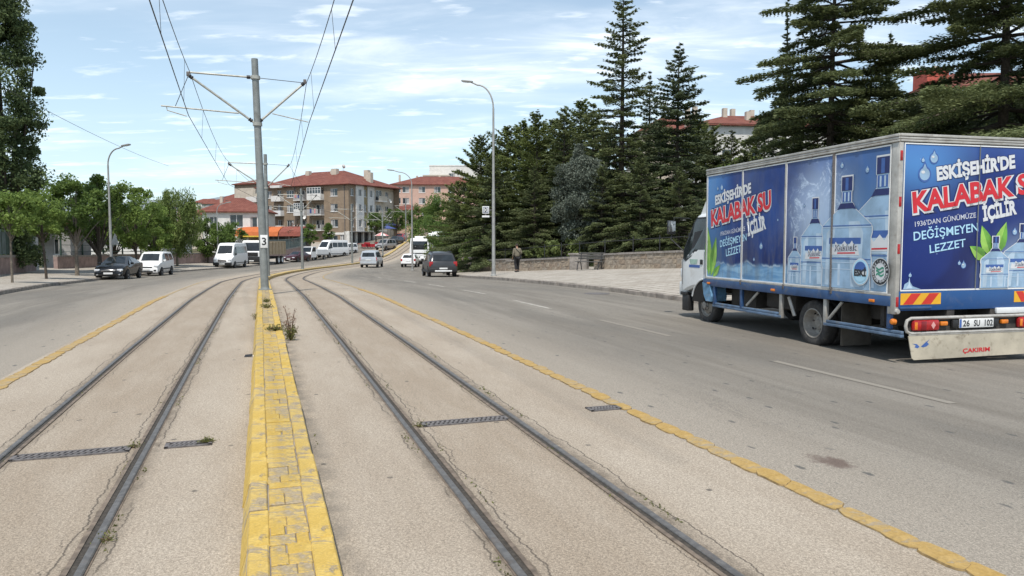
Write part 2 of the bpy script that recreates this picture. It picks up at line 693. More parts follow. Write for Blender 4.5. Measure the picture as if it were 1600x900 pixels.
MT['car_red'] = plain('red_car_paint', (.36, .02, .03), .3, .1, .1, 2)
MT['chrome'] = plain('chrome_trim', (.68, .68, .67), .18, .9, .05)
MT['lamp_glass'] = plain('headlamp_glass', (.72, .74, .76), .12, .25, .06, 20)
MT['red_lamp'] = plain('red_lamp', (.38, .018, .02), .2, 0, .25, 18)
MT['orange_lamp'] = plain('orange_lamp', (.70, .20, .02), .25, 0, .2, 18)
MT['plate'] = plain('plate_white', (.74, .74, .72), .4, 0, .06, 8)
MT['rim'] = plain('wheel_rim', (.30, .28, .25), .55, .3, .2, 10, 0, ((.16, .13, .10), 5, .6))
MT['alloy'] = plain('alloy_rim', (.45, .45, .46), .35, .6, .1, 8)
MT['bark'] = plain('bark', (.075, .060, .046), .95, 0, .35, 9, .5)
MT['pale_bark'] = plain('pale_bark', (.17, .145, .115), .95, 0, .3, 9, .5)
MT['cedar'] = m_leaf('cedar_needles', (.058, .080, .038), (.205, .235, .102), .25, .7)
MT['cedar_blue'] = m_leaf('cedar_needles_dark', (.050, .072, .042), (.165, .200, .104), .25, .7)
MT['pine'] = m_leaf('pine_needles', (.060, .086, .030), (.212, .250, .080), .25, .7)
MT['silver'] = m_leaf('silver_leaves', (.070, .088, .066), (.190, .215, .170), .2, .6)
MT['lime'] = m_leaf('linden_leaves', (.068, .115, .024), (.240, .325, .080), .38)
MT['lime_dark'] = m_leaf('dark_leaves', (.044, .082, .021), (.172, .245, .058), .36)
MT['poplar'] = m_leaf('poplar_leaves', (.046, .074, .031), (.155, .200, .082), .32)
MT['willow'] = m_leaf('willow_leaves', (.07, .105, .030), (.230, .290, .085), .3)
MT['weed'] = m_leaf('weed_leaves', (.06, .075, .02), (.20, .20, .06), .25)
MT['dry'] = m_leaf('dry_stems', (.16, .10, .07), (.30, .20, .14), .2)
MT['stone'] = plain('wall_stone', (.265, .215, .165), .92, 0, .4, 3.4, .5, ((.12, .10, .08), 2, .7))
MT['stone_cap'] = plain('wall_cap', (.25, .225, .20), .9, 0, .25, 5, .3)
MT['pinkwall'] = plain('pink_render', (.30, .215, .19), .92, 0, .2, 2.2, .3, ((.18, .13, .12), 1.5, .6))
MT['kerb'] = plain('kerb_concrete', (.27, .235, .20), .9, 0, .3, 3, .3, ((.13, .11, .095), 2.5, .7))
MT['white_wall'] = plain('white_render', (.66, .64, .60), .9, 0, .08, 1.2, 0, ((.45, .42, .38), .8, .4))
MT['brown_wall'] = plain('brown_render', (.255, .190, .132), .92, 0, .12, 1.2, 0, ((.32, .25, .18), .7, .5))
MT['olive_wall'] = plain('olive_render', (.30, .24, .13), .92, 0, .1, 1.2)
MT['pink_wall'] = plain('salmon_render', (.52, .345, .275), .92, 0, .08, 1.0, 0, ((.42, .28, .22), .7, .4))
MT['cream_wall'] = plain('cream_render', (.50, .44, .36), .92, 0, .1, 1.2)
MT['grey_wall'] = plain('grey_render', (.34, .33, .32), .9, 0, .15, 1.4)
MT['frame'] = plain('window_frame', (.72, .71, .69), .5, 0, .05)
MT['dark_shop'] = plain('shop_dark', (.04, .036, .034), .7, 0, .3, 1)
MT['orange_cloth'] = plain('orange_awning', (.48, .125, .032), .7, 0, .12, 2)
MT['tan_body'] = plain('tan_tipper', (.43, .33, .21), .7, 0, .15, 3, 0, ((.30, .21, .13), 3, .5))
MT['fence_green'] = plain('dark_green_fence', (.035, .065, .05), .6, 0, .2)
MT['fence_panel'] = plain('grey_green_panel', (.10, .135, .13), .5, 0, .25, 1.5)
MT['bench_wood'] = plain('weathered_wood', (.075, .072, .066), .85, 0, .25, 7, .3)
MT['hill'] = plain('far_hills', (.22, .25, .27), .95, 0, .15, .004)  # grey-blue of the hazy distance is put into the base colour
MT['cloth_blue'] = plain('blue_cloth', (.05, .075, .22), .8, 0, .3, 3)
MT['cloth_pink'] = plain('pink_cloth', (.62, .25, .24), .8, 0, .2, 3)

# ------------------------------------------------------------------ ground, road, pavements
def frange(a, b, st):
    n = int(round((b - a) / st))
    return [a + (b - a) * i / n for i in range(n + 1)]


def build_ground():
    # one sheet to the horizon, finer near the camera
    u = np.linspace(-1, 1, 150)
    k = 6.2
    gx = np.sinh(u * k) / math.sinh(k) * 4200 - 4
    gy = np.sinh(u * k) / math.sinh(k) * 4200 + 40
    grid, uvs = [], []
    for y in gy:
        row = []
        for x in gx:
            s, o = so(x, y)
            k_ = kl(s)
            z = z_so(s, o)
            if -k_ - 4 < o < kr(s) + 5 and -60 < s < 230:
                z -= .22
            else:
                z -= .03
            if abs(x) > 300 or y > 330:
                z -= (max(abs(x) - 300, 0) + max(y - 330, 0)) * .03 if y > 0 else 0
                z = max(z, -45)
            row.append((x, y, z))
        grid.append(row)
        uvs.append([(x, y) for x in gx])
    tag(sheet('ground', grid, uvs, MT['ground']), kind='structure')


build_ground()
ALONG = frange(-14, 60, .75) + frange(61, 150, 1.5) + frange(152, 226, 4)


def ribbon(name, offs, mat, dz=0.0, walk=False, along=ALONG, parent=None):
    grid, uvs = [], []
    for s in along:
        oo = offs(s) if callable(offs) else offs
        grid.append([rp(s, o, dz, walk) for o in oo])
        uvs.append([(s, o) for o in oo])
    return sheet(name, grid, uvs, mat, parent)


def split(a, b, n):
    return [a + (b - a) * i / n for i in range(n + 1)]


road = tag(ribbon('track_bed', split(-3.0, 3.0, 12), MT['bed']), kind='structure')
tag(ribbon('carriageway', lambda s: split(3.0, kr(s), 10), MT['asphalt']), kind='structure')
tag(ribbon('carriageway', lambda s: split(-kl(s), -3.0, 8), MT['asphalt']), kind='structure')
pav_r = tag(ribbon('pavement', lambda s: split(kr(s) + .14, kr(s) + 9.2, 6), MT['paving'], 0, True), kind='structure')
pav_l = tag(ribbon('pavement', lambda s: split(-kl(s) - 9, -kl(s) - .14, 6), MT['paving'], 0, True), kind='structure')


def profile_run(name, pts, a, b, st, mat, parent=None, off_fn=None):
    """sweep a closed (across, up) outline along the road"""
    m = MB()
    rings = []
    for s in frange(a, b, st):
        oo = off_fn(s) if off_fn else 0
        x, y, th = frame(s)
        z = z_so(s, oo)
        rings.append([m.bm.verts.new((x + (oo + p[0]) * math.cos(th), y + (oo + p[0]) * math.sin(th), z + p[1])) for p in pts])
    n = len(pts)
    for i in range(len(rings) - 1):
        for k in range(n):
            m.bm.faces.new((rings[i][k], rings[i][(k + 1) % n], rings[i + 1][(k + 1) % n], rings[i + 1][k]))
    m.bm.faces.new(rings[0])
    m.bm.faces.new(rings[-1])
    return m.build(name, mat, parent)


KPROF = [(-.07, -.2), (-.07, .115), (-.055, .135), (.055, .135), (.07, .115), (.07, -.2)]
for par, sign in ((pav_r, 1), (pav_l, -1)):
    fn = (lambda s: kr(s) + .07) if sign > 0 else (lambda s: -kl(s) - .07)
    a0, b0 = (15, 47) if sign > 0 else (23, 55)
    st = 1.0
    for i in range(int((b0 - a0) / st)):
        a = a0 + i * st
        j = random.uniform(-.012, .012)
        t = random.uniform(-.015, .012)
        pr = [(p[0] + j, p[1] + (t if p[1] > 0 else 0)) for p in KPROF]
        profile_run('kerb_stone', pr, a + .012, a + st - .012, .5, MT['kerb'], par, fn)
    profile_run('kerb', KPROF, -14, a0, 1.0, MT['kerb'], par, fn)
    profile_run('kerb', KPROF, b0, 200, 2.0, MT['kerb'], par, fn)


# ------------------------------------------------------------------ the yellow median
median = tag(ribbon('median', [-.24, -.045, .15], MT['kerb'], .136), kind='structure')


MO = -.045


def median_block(name, s0, s1, o0, o1, top, bev=.012, bl=0.0, br=0.0):
    m = MB()
    o0, o1 = o0 + MO, o1 + MO
    js = [random.uniform(-.005, .005) for _ in range(4)]
    tz = random.uniform(-.004, .004)
    lo, hi = [], []
    for (s, o, j) in ((s0, o0 - bl, js[0]), (s1, o0 - bl, js[0]), (s1, o1 + br, js[1]), (s0, o1 + br, js[1])):
        p = rp(s, o + j)
        lo.append((p.x, p.y, p.z - .05))
    for (s, o, j, ds, do) in ((s0, o0, js[0], bev, bev), (s1, o0, js[0], -bev, bev), (s1, o1, js[1], -bev, -bev), (s0, o1, js[1], bev, -bev)):
        p = rp(s, o + j)
        lo.append((p.x, p.y, p.z + top - bev + tz))
        p = rp(s + ds, o + j + do)
        hi.append((p.x, p.y, p.z + top + tz))
    vs = [m.bm.verts.new(p) for p in lo + hi]
    for r in (0, 4):
        for k in range(4):
            m.bm.faces.new((vs[r + k], vs[r + (k + 1) % 4], vs[r + 4 + (k + 1) % 4], vs[r + 4 + k]))
    m.bm.faces.new(vs[8:12])
    # put the origin at the block so that object-space wear differs from block to block
    c = rp((s0 + s1) / 2, (o0 + o1) / 2)
    bmesh.ops.translate(m.bm, verts=m.bm.verts, vec=-c)
    return m.build(name, MT['yellow_paver' if name == 'paver' else 'yellow'], median, 35, loc=c)


g = .003
s = 1.2
while s < 27:
    d = .5 + random.uniform(-.03, .03)
    median_block('kerb_stone', s + g, s + d - g, .095, .200, .15 + random.uniform(-.004, .003), .008, 0, .02)
    median_block('kerb_stone', s + g, s + d - g, -.195, -.095, .15 + random.uniform(-.004, .003), .008, .055)
    s += d
END_STONES = s
s = 1.2
while s < 13.5:
    d = random.choice((.095, .1, .1, .105))
    if random.random() < .5:
        median_block('paver', s + .002, s + d - .002, -.092, .092, .147 + random.uniform(-.003, .003), .004)
    else:
        d2 = random.choice((.1, .12, .19))
        q = random.uniform(-.03, .03)
        median_block('paver', s + .002, s + d2 - .002, -.092, q - .002, .147 + random.uniform(-.003, .003), .004)
        median_block('paver', s + .002, s + d2 - .002, q + .002, .092, .147 + random.uniform(-.003, .003), .004)
        d = d2
    s += d
m = MB()
sp = s
while s < END_STONES:                                   # smaller than a few pixels from here on: one mesh
    for (o0, o1) in ((-.09, -.003), (.003, .09)):
        pts = [rp(a, o + MO, .146 + random.uniform(-.003, .003)) for a, o in ((s + .008, o0), (s + .192, o0), (s + .192, o1), (s + .008, o1))]
        m.face(pts)
    s += .2
tag(m.build('paver', MT['yellow_paver'], median), kind='stuff')
profile_run('kerb', [(-.205, -.05), (-.205, .14), (-.19, .152), (.19, .152), (.205, .14), (.205, -.05)], END_STONES + .01, 150, .75, MT['yellow'], median, lambda s: MO)

# ------------------------------------------------------------------ tram rails
for o in (-1.98, -1.0, .99, 1.96):
    gs = 1 if o in (-1.98, .99) else -1                  # the groove lies towards the other rail
    fn = (lambda s, o=o: o)
    h = tag(profile_run('tram_rail', [(-.021, -.04), (-.021, .011), (-.015, .017), (.015, .017), (.021, .011), (.021, -.04)], -4, 150, .6, MT['rail'], None, fn), kind='structure')
    profile_run('rail_groove', [(gs * .020, .0), (gs * .020, .004), (gs * .056, .004), (gs * .056, .0)], -4, 150, .6, MT['groove'], h, fn)
    profile_run('guard_lip', [(gs * .054, -.03), (gs * .054, .010), (gs * .080, .009), (gs * .080, -.03)], -4, 150, .6, MT['rail_side'], h, fn)
    profile_run('rail_edge', [(-gs * .020, -.03), (-gs * .020, .005), (-gs * .030, .004), (-gs * .030, -.03)], -4, 150, .6, MT['rail_side'], h, fn)

MT['paint_edge'] = plain('dirty_paint_edge', (.20, .135, .055), .85, 0, .35, 20)  # stroke sides: their edge shadow is put into this darker colour

# ------------------------------------------------------------------ painted lines
def stroke(s0, o, ln, w, parent=None, thin=.007):
    m = MB()
    n = 18
    top, bot = [], []
    sk = random.uniform(.35, .6)
    for k in range(n):
        a = 2 * math.pi * k / n
        ca, sa = math.cos(a), math.sin(a)
        e = .60
        u = math.copysign(abs(ca) ** e, ca) * ln / 2 * random.uniform(.93, 1.05)
        v = math.copysign(abs(sa) ** e, sa) * w / 2 * random.uniform(.88, 1.10)
        top.append(rp(s0 + u + v * sk, o + v, thin * .9))
        bot.append(rp(s0 + (u + v * sk) * 1.035, o + v * 1.09, .001))
    c = rp(s0, o)
    tv = [m.bm.verts.new(p - c) for p in top]
    bv = [m.bm.verts.new(p - c) for p in bot]
    m.bm.faces.new(tv)
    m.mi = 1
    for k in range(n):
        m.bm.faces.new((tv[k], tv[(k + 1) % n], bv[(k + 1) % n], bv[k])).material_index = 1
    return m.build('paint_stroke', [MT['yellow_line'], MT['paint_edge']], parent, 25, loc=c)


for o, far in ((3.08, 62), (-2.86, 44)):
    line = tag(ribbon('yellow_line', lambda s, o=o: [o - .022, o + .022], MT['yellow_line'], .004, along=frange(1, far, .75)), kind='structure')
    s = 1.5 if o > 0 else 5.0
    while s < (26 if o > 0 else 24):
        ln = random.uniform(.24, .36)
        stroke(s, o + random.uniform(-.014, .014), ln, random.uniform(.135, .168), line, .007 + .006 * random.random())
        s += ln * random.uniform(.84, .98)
    ribbon('thin_line', lambda s, o=o: [o - .034, o + .034], MT['yellow_line'], .006, along=frange(s, far, .75), parent=line)

def m_dash(lo):
    n = NT('faded_white_paint')
    v = n.tc.outputs['Object']
    f = n.mr(n.noise(v, 9, 8, .75, .6), lo, lo + .16)
    c = n.mix(f, (.50, .47, .42), (.245, .222, .186))
    return n.set(c, .85, spec=.2)


MT['dash'] = m_dash(.42)
MT['dash_worn'] = m_dash(.26)
for i in range(9):
    a = .1 + 5.37 * i
    tag(ribbon('lane_marking', [6.28, 6.335, 6.39], MT['dash_worn'] if i < 3 else MT['dash'], .004, along=frange(a, a + 2.7, .45)), kind='structure')


# ------------------------------------------------------------------ drain grates and a manhole
def grate(sc, o0, o1, w, label, nb, dirt=None):
    o_c = (o0 + o1) / 2
    x, y, th = frame(sc)
    p = rp(sc, o_c)
    t = empty('drain_grate', p, th, label, 'drain grate', 'drain grates in the tram tracks')
    L = (o1 - o0) / 2
    bw = w / 2
    boxo('shaft', MT['hole'], t, -L + .01, L - .01, -bw + .01, bw - .01, .001, .004)
    m = MB()
    for (a, b, c, d) in ((-L, L, -bw, -bw + .022), (-L, L, bw - .022, bw), (-L, -L + .03, -bw, bw), (L - .03, L, -bw, bw)):
        m.box(a, b, c, d, -.03, .012 + (.001 if a == b else 0))
    m.build('frame', MT['iron'], t)
    mesh = None
    for k in range(nb):
        xx = -L + .05 + (2 * L - .1) * k / (nb - 1)
        if dirt and xx > dirt:
            continue
        if mesh is None:
            m = MB()
            M = Matrix.Rotation(R_(-24), 4, 'Z')
            m.box(-.0105, .0105, -bw * 1.02, bw * 1.02, .004, .010, M=M)
            b = m.build('bar', MT['iron'], t)
            mesh = b.data
        else:
            b = link(bpy.data.objects.new('bar', mesh), t)
        b.location = (xx, 0, 0)
    b = boxo('cross_bar', MT['iron'], t, -L, L, -.006, .006, .005, .0115)
    return t


grate(6.2, -1.90, -1.12, .155, 'long iron drain grate between the rails of the left track', 17)
grate(6.2, -.88, -.54, .155, 'short iron drain grate half filled with weeds beside the yellow median', 8, dirt=.06)
grate(6.2, 1.13, 1.90, .155, 'long iron drain grate between the rails of the right track', 17)
grate(6.25, 2.72, 3.04, .155, 'short iron drain grate touching the yellow dashed line', 8)
p = rp(21.0, 9.81)
t = empty('manhole_cover', p, 0, 'round dark manhole cover in the road beside the right pavement', 'manhole cover')
m = MB(); m.lathe([(.30, .004), (.33, .010), (.40, .010), (.40, -.02)], 28); m.build('rim', MT['iron'], t)
m = MB(); m.lathe([(0.0, .008), (.29, .008), (.295, -.01)], 28); m.build('lid', MT['iron'], t)

# ------------------------------------------------------------------ text helper (lettering as thin flat print)
def text_obj(name, body, M, width, cap, mat, parent, bold=0.0, depth=.0015, shear=0.0, spacing=1.0, align=0.0):
    """text laid in M's local xy plane from its origin, scaled to the given width and capital height"""
    cu = bpy.data.curves.new(name, 'FONT')
    cu.body = body
    cu.offset = bold
    cu.space_character = spacing
    cu.resolution_u = 3
    tmp = bpy.data.objects.new(name, cu)
    COL.objects.link(tmp)
    dg = bpy.context.evaluated_depsgraph_get()
    me = bpy.data.meshes.new_from_object(tmp.evaluated_get(dg))
    COL.objects.unlink(tmp)
    bpy.data.objects.remove(tmp)
    co = np.zeros(len(me.vertices) * 3)
    me.vertices.foreach_get('co', co)
    co = co.reshape(-1, 3)
    x0, x1 = co[:, 0].min(), co[:, 0].max()
    sx = width / (x1 - x0)
    sy = cap / .69
    co[:, 0] = (co[:, 0] - x0) * sx - align * width
    co[:, 1] *= sy
    co[:, 0] += co[:, 1] * shear
    co[:, 2] = depth
    M = np.array(M)
    co = co @ M[:3, :3].T + M[:3, 3]
    me.vertices.foreach_set('co', co.ravel())
    me.materials.clear()
    me.materials.append(mat)
    me.name = name
    me.update()
    return link(bpy.data.objects.new(name, me), parent)


# ------------------------------------------------------------------ overhead line poles and wires
def catenary_pole(s, h, label, number=None, lean=0.0, off=-.05):
    x, y, th = frame(s)
    p = rp(s, off, .148)
    t = empty('catenary_pole', p, th, label, 'catenary pole', 'overhead line poles on the median')
    m = MB()
    m.tube([(0, 0, -.1), (lean * .5, 0, h * .5), (lean, 0, h)], [.118, .108, .095], 16)
    m.build('shaft', MT['pole'], t)
    m = MB(); m.lathe([(.19, 0), (.19, .02), (.13, .035), (.12, .09)], 18); m.build('base_plate', MT['pole'], t)
    zt, zb = h - .55, h - 1.92
    for z in (zt, zb):
        m = MB(); m.lathe([(.115, z - .05), (.135, z - .05), (.135, z + .05), (.115, z + .05)], 16, Matrix.Translation((lean * z / h, 0, 0))); m.build('clamp', MT['arm'], t)
    lu, ru = -1.98, 1.28
    q = lean * .9
    for (u, nm) in ((lu, 'strut'), (ru, 'stay')):
        if nm == 'strut':
            m = MB(); m.tube([(q, 0, zt), (u, 0, zt + .03)], .028, 8); m.build('strut', MT['arm'], t)
        else:
            m = MB(); m.tube([(q, 0, zt), (u, 0, zt - .06)], .010, 6); m.build('stay', MT['wire'], t)
        m = MB(); m.tube([(q, 0, zb), (u, 0, zt - .05)], .034, 8); m.build('cantilever', MT['arm'], t)
        for f in (.06, .93):
            a, b = Vector((q, 0, zb)), Vector((u, 0, zt - .05))
            c = a.lerp(b, f)
            e = a.lerp(b, f + .05)
            m = MB(); m.tube([c, c.lerp(e, .3), c.lerp(e, .6), e], [.03, .062, .045, .062], 8); m.build('insulator', MT['black'], t)
        if nm == 'strut':
            c = Vector((q, 0, zt)).lerp(Vector((u, 0, zt + .03)), .08)
            m = MB(); m.tube([c, c + Vector((-.1, 0, 0))], .055, 8); m.build('insulator', MT['black'], t)
        m = MB(); m.box(u - .045, u + .045, -.035, .035, zt - .085, zt + .045, .012); m.build('wire_clamp', MT['iron'], t)
    # left track: registration tube hung from the cantilever
    a = Vector((-.62, 0, zb + .30))
    b = Vector((-2.72, 0, zb + .40))
    m = MB(); m.tube([a, b], .022, 8); m.build('registration_tube', MT['arm'], t)
    m = MB(); m.tube([(-2.58, 0, zb + .40), (-2.56, 0, zb + .28), (-2.05, 0, zb + .14)], .016, 6); m.build('steady_arm', MT['arm'], t)
    m = MB(); m.tube([(lu, 0, zt - .08), (-2.35, 0, zb + .39)], .010, 5); m.build('tie', MT['wire'], t)
    m = MB(); m.tube([(.32, 0, zb + .34), (1.36, 0, zb + .14)], .016, 6); m.build('steady_arm', MT['arm'], t)
    if number:
        m = MB(); m.box(-.105, .105, -.124, -.112, 1.27, 1.66, .004); pl = m.build('number_plate', MT['plate'], t)
        M = Matrix.Translation((-.06, -.1255, 1.36)) @ Matrix.Rotation(R_(90), 4, 'X')
        text_obj('numeral', number, M, .125, .215, MT['black'], pl, .02)
    return t


poles = [(2.0, 7.1), (23.6, 6.88), (45.0, 7.0), (67.0, 7.0), (91.0, 7.0), (112.0, 7.0), (136.0, 7.0)]
pl_lab = [None, 'nearest grey catenary pole carrying the number plate 3', 'catenary pole standing directly behind the numbered pole', 'third catenary pole, in front of the brown apartment block', 'catenary pole left of the silver van, before the white facade', 'catenary pole just left of the far lamp above the coach', 'farthest catenary pole, up the hill among dark trees']
for i, (s, h) in enumerate(poles):
    if i == 0:
        continue
    catenary_pole(s, h, pl_lab[i], '3' if i == 1 else None, -.15 if i == 1 else 0.0)


def overhead(name, label, offs, zoff, rad, sag):
    m = MB()
    path = []
    for i in range(len(poles) - 1):
        s0, h0 = poles[i]
        s1, h1 = poles[i + 1]
        a = rp(s0, offs[i], .15); a.z = rp(s0, 0, .15).z + h0 + zoff
        b = rp(s1, offs[i + 1], .15); b.z = rp(s1, 0, .15).z + h1 + zoff
        for k in range(10):
            f = k / 10
            q = a.lerp(b, f)
            q.z -= sag * 4 * f * (1 - f)
            path.append(q)
    path.append(b)
    m.tube(path, rad, 6)
    return tag(m.build(name, MT['wire']), label, 'overhead wire', 'overhead tram wires'), path


offL = [-1.35, -2.05, -2.05, -2.0, -2.05, -2.0, -2.0]
offR = [1.2, 1.28, 1.28, 1.28, 1.28, 1.28, 1.28]
wl, pa = overhead('contact_wire', 'lower contact wire over the left tram track', offL, -1.76, .011, .02)
_, pb = overhead('messenger_wire', 'upper messenger wire over the left tram track', [-1.5] + [-1.98] * 6, -.52, .009, .45)
wr, pc = overhead('contact_wire', 'lower contact wire over the right tram track', [o + .06 for o in offR], -1.78, .011, .02)
_, pd = overhead('messenger_wire', 'upper messenger wire over the right tram track', offR, -.60, .009, .45)
for low, up, par in ((pa, pb, wl), (pc, pd, wr)):
    for i in range(3, len(low) - 12, 3):
        if i % 10 in (0,):
            continue
        m = MB(); m.tube([low[i], up[i]], .005, 5); m.build('dropper', MT['wire'], par)


# ------------------------------------------------------------------ street lamps
def street_lamp(x, y, h, reach, ang, label, r=.085, droop=1.0):
    t = empty('street_lamp', (x, y, zg(x, y, True)), ang, label, 'street lamp', 'street lamps along the pavements')
    m = MB()
    m.tube([(0, 0, -.1), (0, 0, h * .45)], [r * 1.15, r * .95], 14)
    m.tube([(0, 0, h * .45), (0, 0, h * .86)], [r * .85, r * .62], 14)
    m.build('shaft', MT['lamp_pole'], t)
    pts = []
    for k in range(9):
        a = math.pi / 2 * k / 8
        pts.append((-(1 - math.cos(a)) * reach * .62, 0, h * .86 + math.sin(a) * (h * .14) * .86))
    pts.append((-reach * .85, 0, h * .995))
    m = MB(); m.tube(pts, r * .5, 10); m.build('arm', MT['lamp_pole'], t)
    m = MB()
    M = Matrix.Translation((-reach * .98, 0, h + .0)) @ Matrix.Rotation(R_(7), 4, 'Y')
    m.box(-.36, .26, -.12, .12, -.045, .045, .03, M=M)
    hd = m.build('lamp_head', MT['lamp_pole'], t)
    m = MB(); m.box(-.30, .02, -.09, .09, -.062, -.044, .006, M=M); m.build('lens', MT['lamp_glass'], hd)
    m = MB(); m.lathe([(.16, -.02), (.16, .06), (.13, .08), (.12, .3)], 14); m.build('base', MT['lamp_pole'], t)
    return t


lamp_r = street_lamp(-1.0, 40.0, 10.45, 1.40, R_(-8), 'tall grey street lamp on the right pavement beside the bus stop sign')
street_lamp(-25.9, 47.6, 8.5, 1.55, R_(180 - 20), 'grey street lamp on the left pavement above the black car', .085)
street_lamp(-33.2, 83.2, 6.9, 1.4, R_(180 - 10), 'street lamp rising behind the nearest white minibus', .08)
street_lamp(-9.2, 68.0, 9.2, 1.9, R_(0), 'street lamp over the coach on the right kerb', .08)

# ------------------------------------------------------------------ the water delivery truck
def m_side_print():
    n = NT('side_print')
    v = n.tc.outputs['Object']
    s = n.sep(v)
    y, z = s[1], s[2]
    c = n.mix(n.mr(n.noise(v, 1.1, 4, .6, .4), .35, .65), (.009, .027, .135), (.015, .055, .235))
    left = n.mr(y, 3.9, 5.0, 0, .85)
    c = n.mix(left, c, (.055, .22, .50))
    # pale burst of light between the bottles
    dx = n.m('SUBTRACT', y, 1.55)
    dz = n.m('SUBTRACT', z, 1.95)
    d = n.m('SQRT', n.m('ADD', n.m('MULTIPLY', n.m('MULTIPLY', dx, dx), 1.3), n.m('MULTIPLY', dz, dz)))
    c = n.mix(n.mr(d, .1, 1.25, .9, 0), c, (.50, .60, .74))
    rt = n.m('MULTIPLY', n.mr(y, 2.4, .6, 0, .8), n.mr(z, 2.9, 1.3, .35, 1))
    c = n.mix(rt, c, (.13, .28, .50))
    # water along the foot of the panels
    wv = n.m('ADD', z, n.m('MULTIPLY', n.m('SUBTRACT', n.noise(n.comb(n.m('MULTIPLY', y, 1.0), 0.0), 1.6, 4), .5), -.42))
    low = n.mr(wv, 1.30, 1.18, 0, 1)
    water = n.mix(n.mr(n.noise(n.mapv(v, (1, .7, 3)), 2.2, 5, .6, 1.2), .3, .7), (.13, .33, .60), (.34, .58, .80))
    c = n.mix(low, c, water)
    edge = n.mr(n.m('ABSOLUTE', n.m('SUBTRACT', wv, 1.24)), .0, .03, .55, 0)
    c = n.mix(n.m('MULTIPLY', edge, n.mr(n.noise(v, 5, 4), .4, .6)), c, (.65, .78, .88))
    # spray
    swirl = n.noise(v, 3.2, 9, .75, 2.5)
    ring = n.m('SUBTRACT', 1.0, n.m('ABSOLUTE', n.m('SUBTRACT', d, .62)))
    sp = n.m('MULTIPLY', n.mr(swirl, .50, .64, 0, .85), n.mr(ring, .55, .95))
    c = n.mix(sp, c, (.55, .66, .80))
    dots = n.m('MULTIPLY', n.mr(n.voro(v, 5.5), .05, .09, .6, 0), n.mr(n.noise(v, 1.3, 2), .5, .6))
    c = n.mix(dots, c, (.30, .48, .72))
    # road dirt near the bottom
    dirt = n.m('MULTIPLY', n.mr(n.noise(n.mapv(v, (1, 1.5, .35)), 3, 7, .7), .42, .68), n.mr(z, 2.3, .9, .12, .45))
    c = n.mix(dirt, c, (.19, .19, .19))
    return n.set(c, .38, spec=.35)


def m_rear_print():
    n = NT('rear_print')
    v = n.tc.outputs['Object']
    s = n.sep(v)
    x, z = s[0], s[2]
    c = n.mix(n.mr(n.noise(v, 1.0, 4, .6, .6), .35, .65), (.011, .022, .120), (.015, .036, .190))
    dx = n.m('ADD', x, .95)
    dz = n.m('SUBTRACT', z, 2.8)
    d = n.m('SQRT', n.m('ADD', n.m('MULTIPLY', n.m('MULTIPLY', dx, dx), .5), n.m('MULTIPLY', dz, dz)))
    c = n.mix(n.mr(d, .05, .85, .85, 0), c, (.085, .25, .54))
    ex = n.m('SUBTRACT', x, .95)
    ez = n.m('SUBTRACT', z, 1.10)
    e = n.m('SQRT', n.m('ADD', n.m('MULTIPLY', n.m('MULTIPLY', ex, ex), .7), n.m('MULTIPLY', ez, ez)))
    c = n.mix(n.mr(e, .1, .95, .95, 0), c, (.34, .46, .66))
    t = n.mr(z, 2.55, 2.95, 0, .35)
    c = n.mix(t, c, (.06, .13, .36))
    dots = n.m('MULTIPLY', n.mr(n.voro(v, 6.5), .05, .08, .5, 0), n.mr(n.noise(v, 1.3, 2), .52, .6))
    c = n.mix(dots, c, (.30, .40, .66))
    scuff = n.m('MULTIPLY', n.mr(n.noise(n.mapv(v, (3, 1, .6)), 4, 8, .75), .62, .74), .30)
    c = n.mix(scuff, c, (.30, .28, .30))
    return n.set(c, .34, spec=.35)


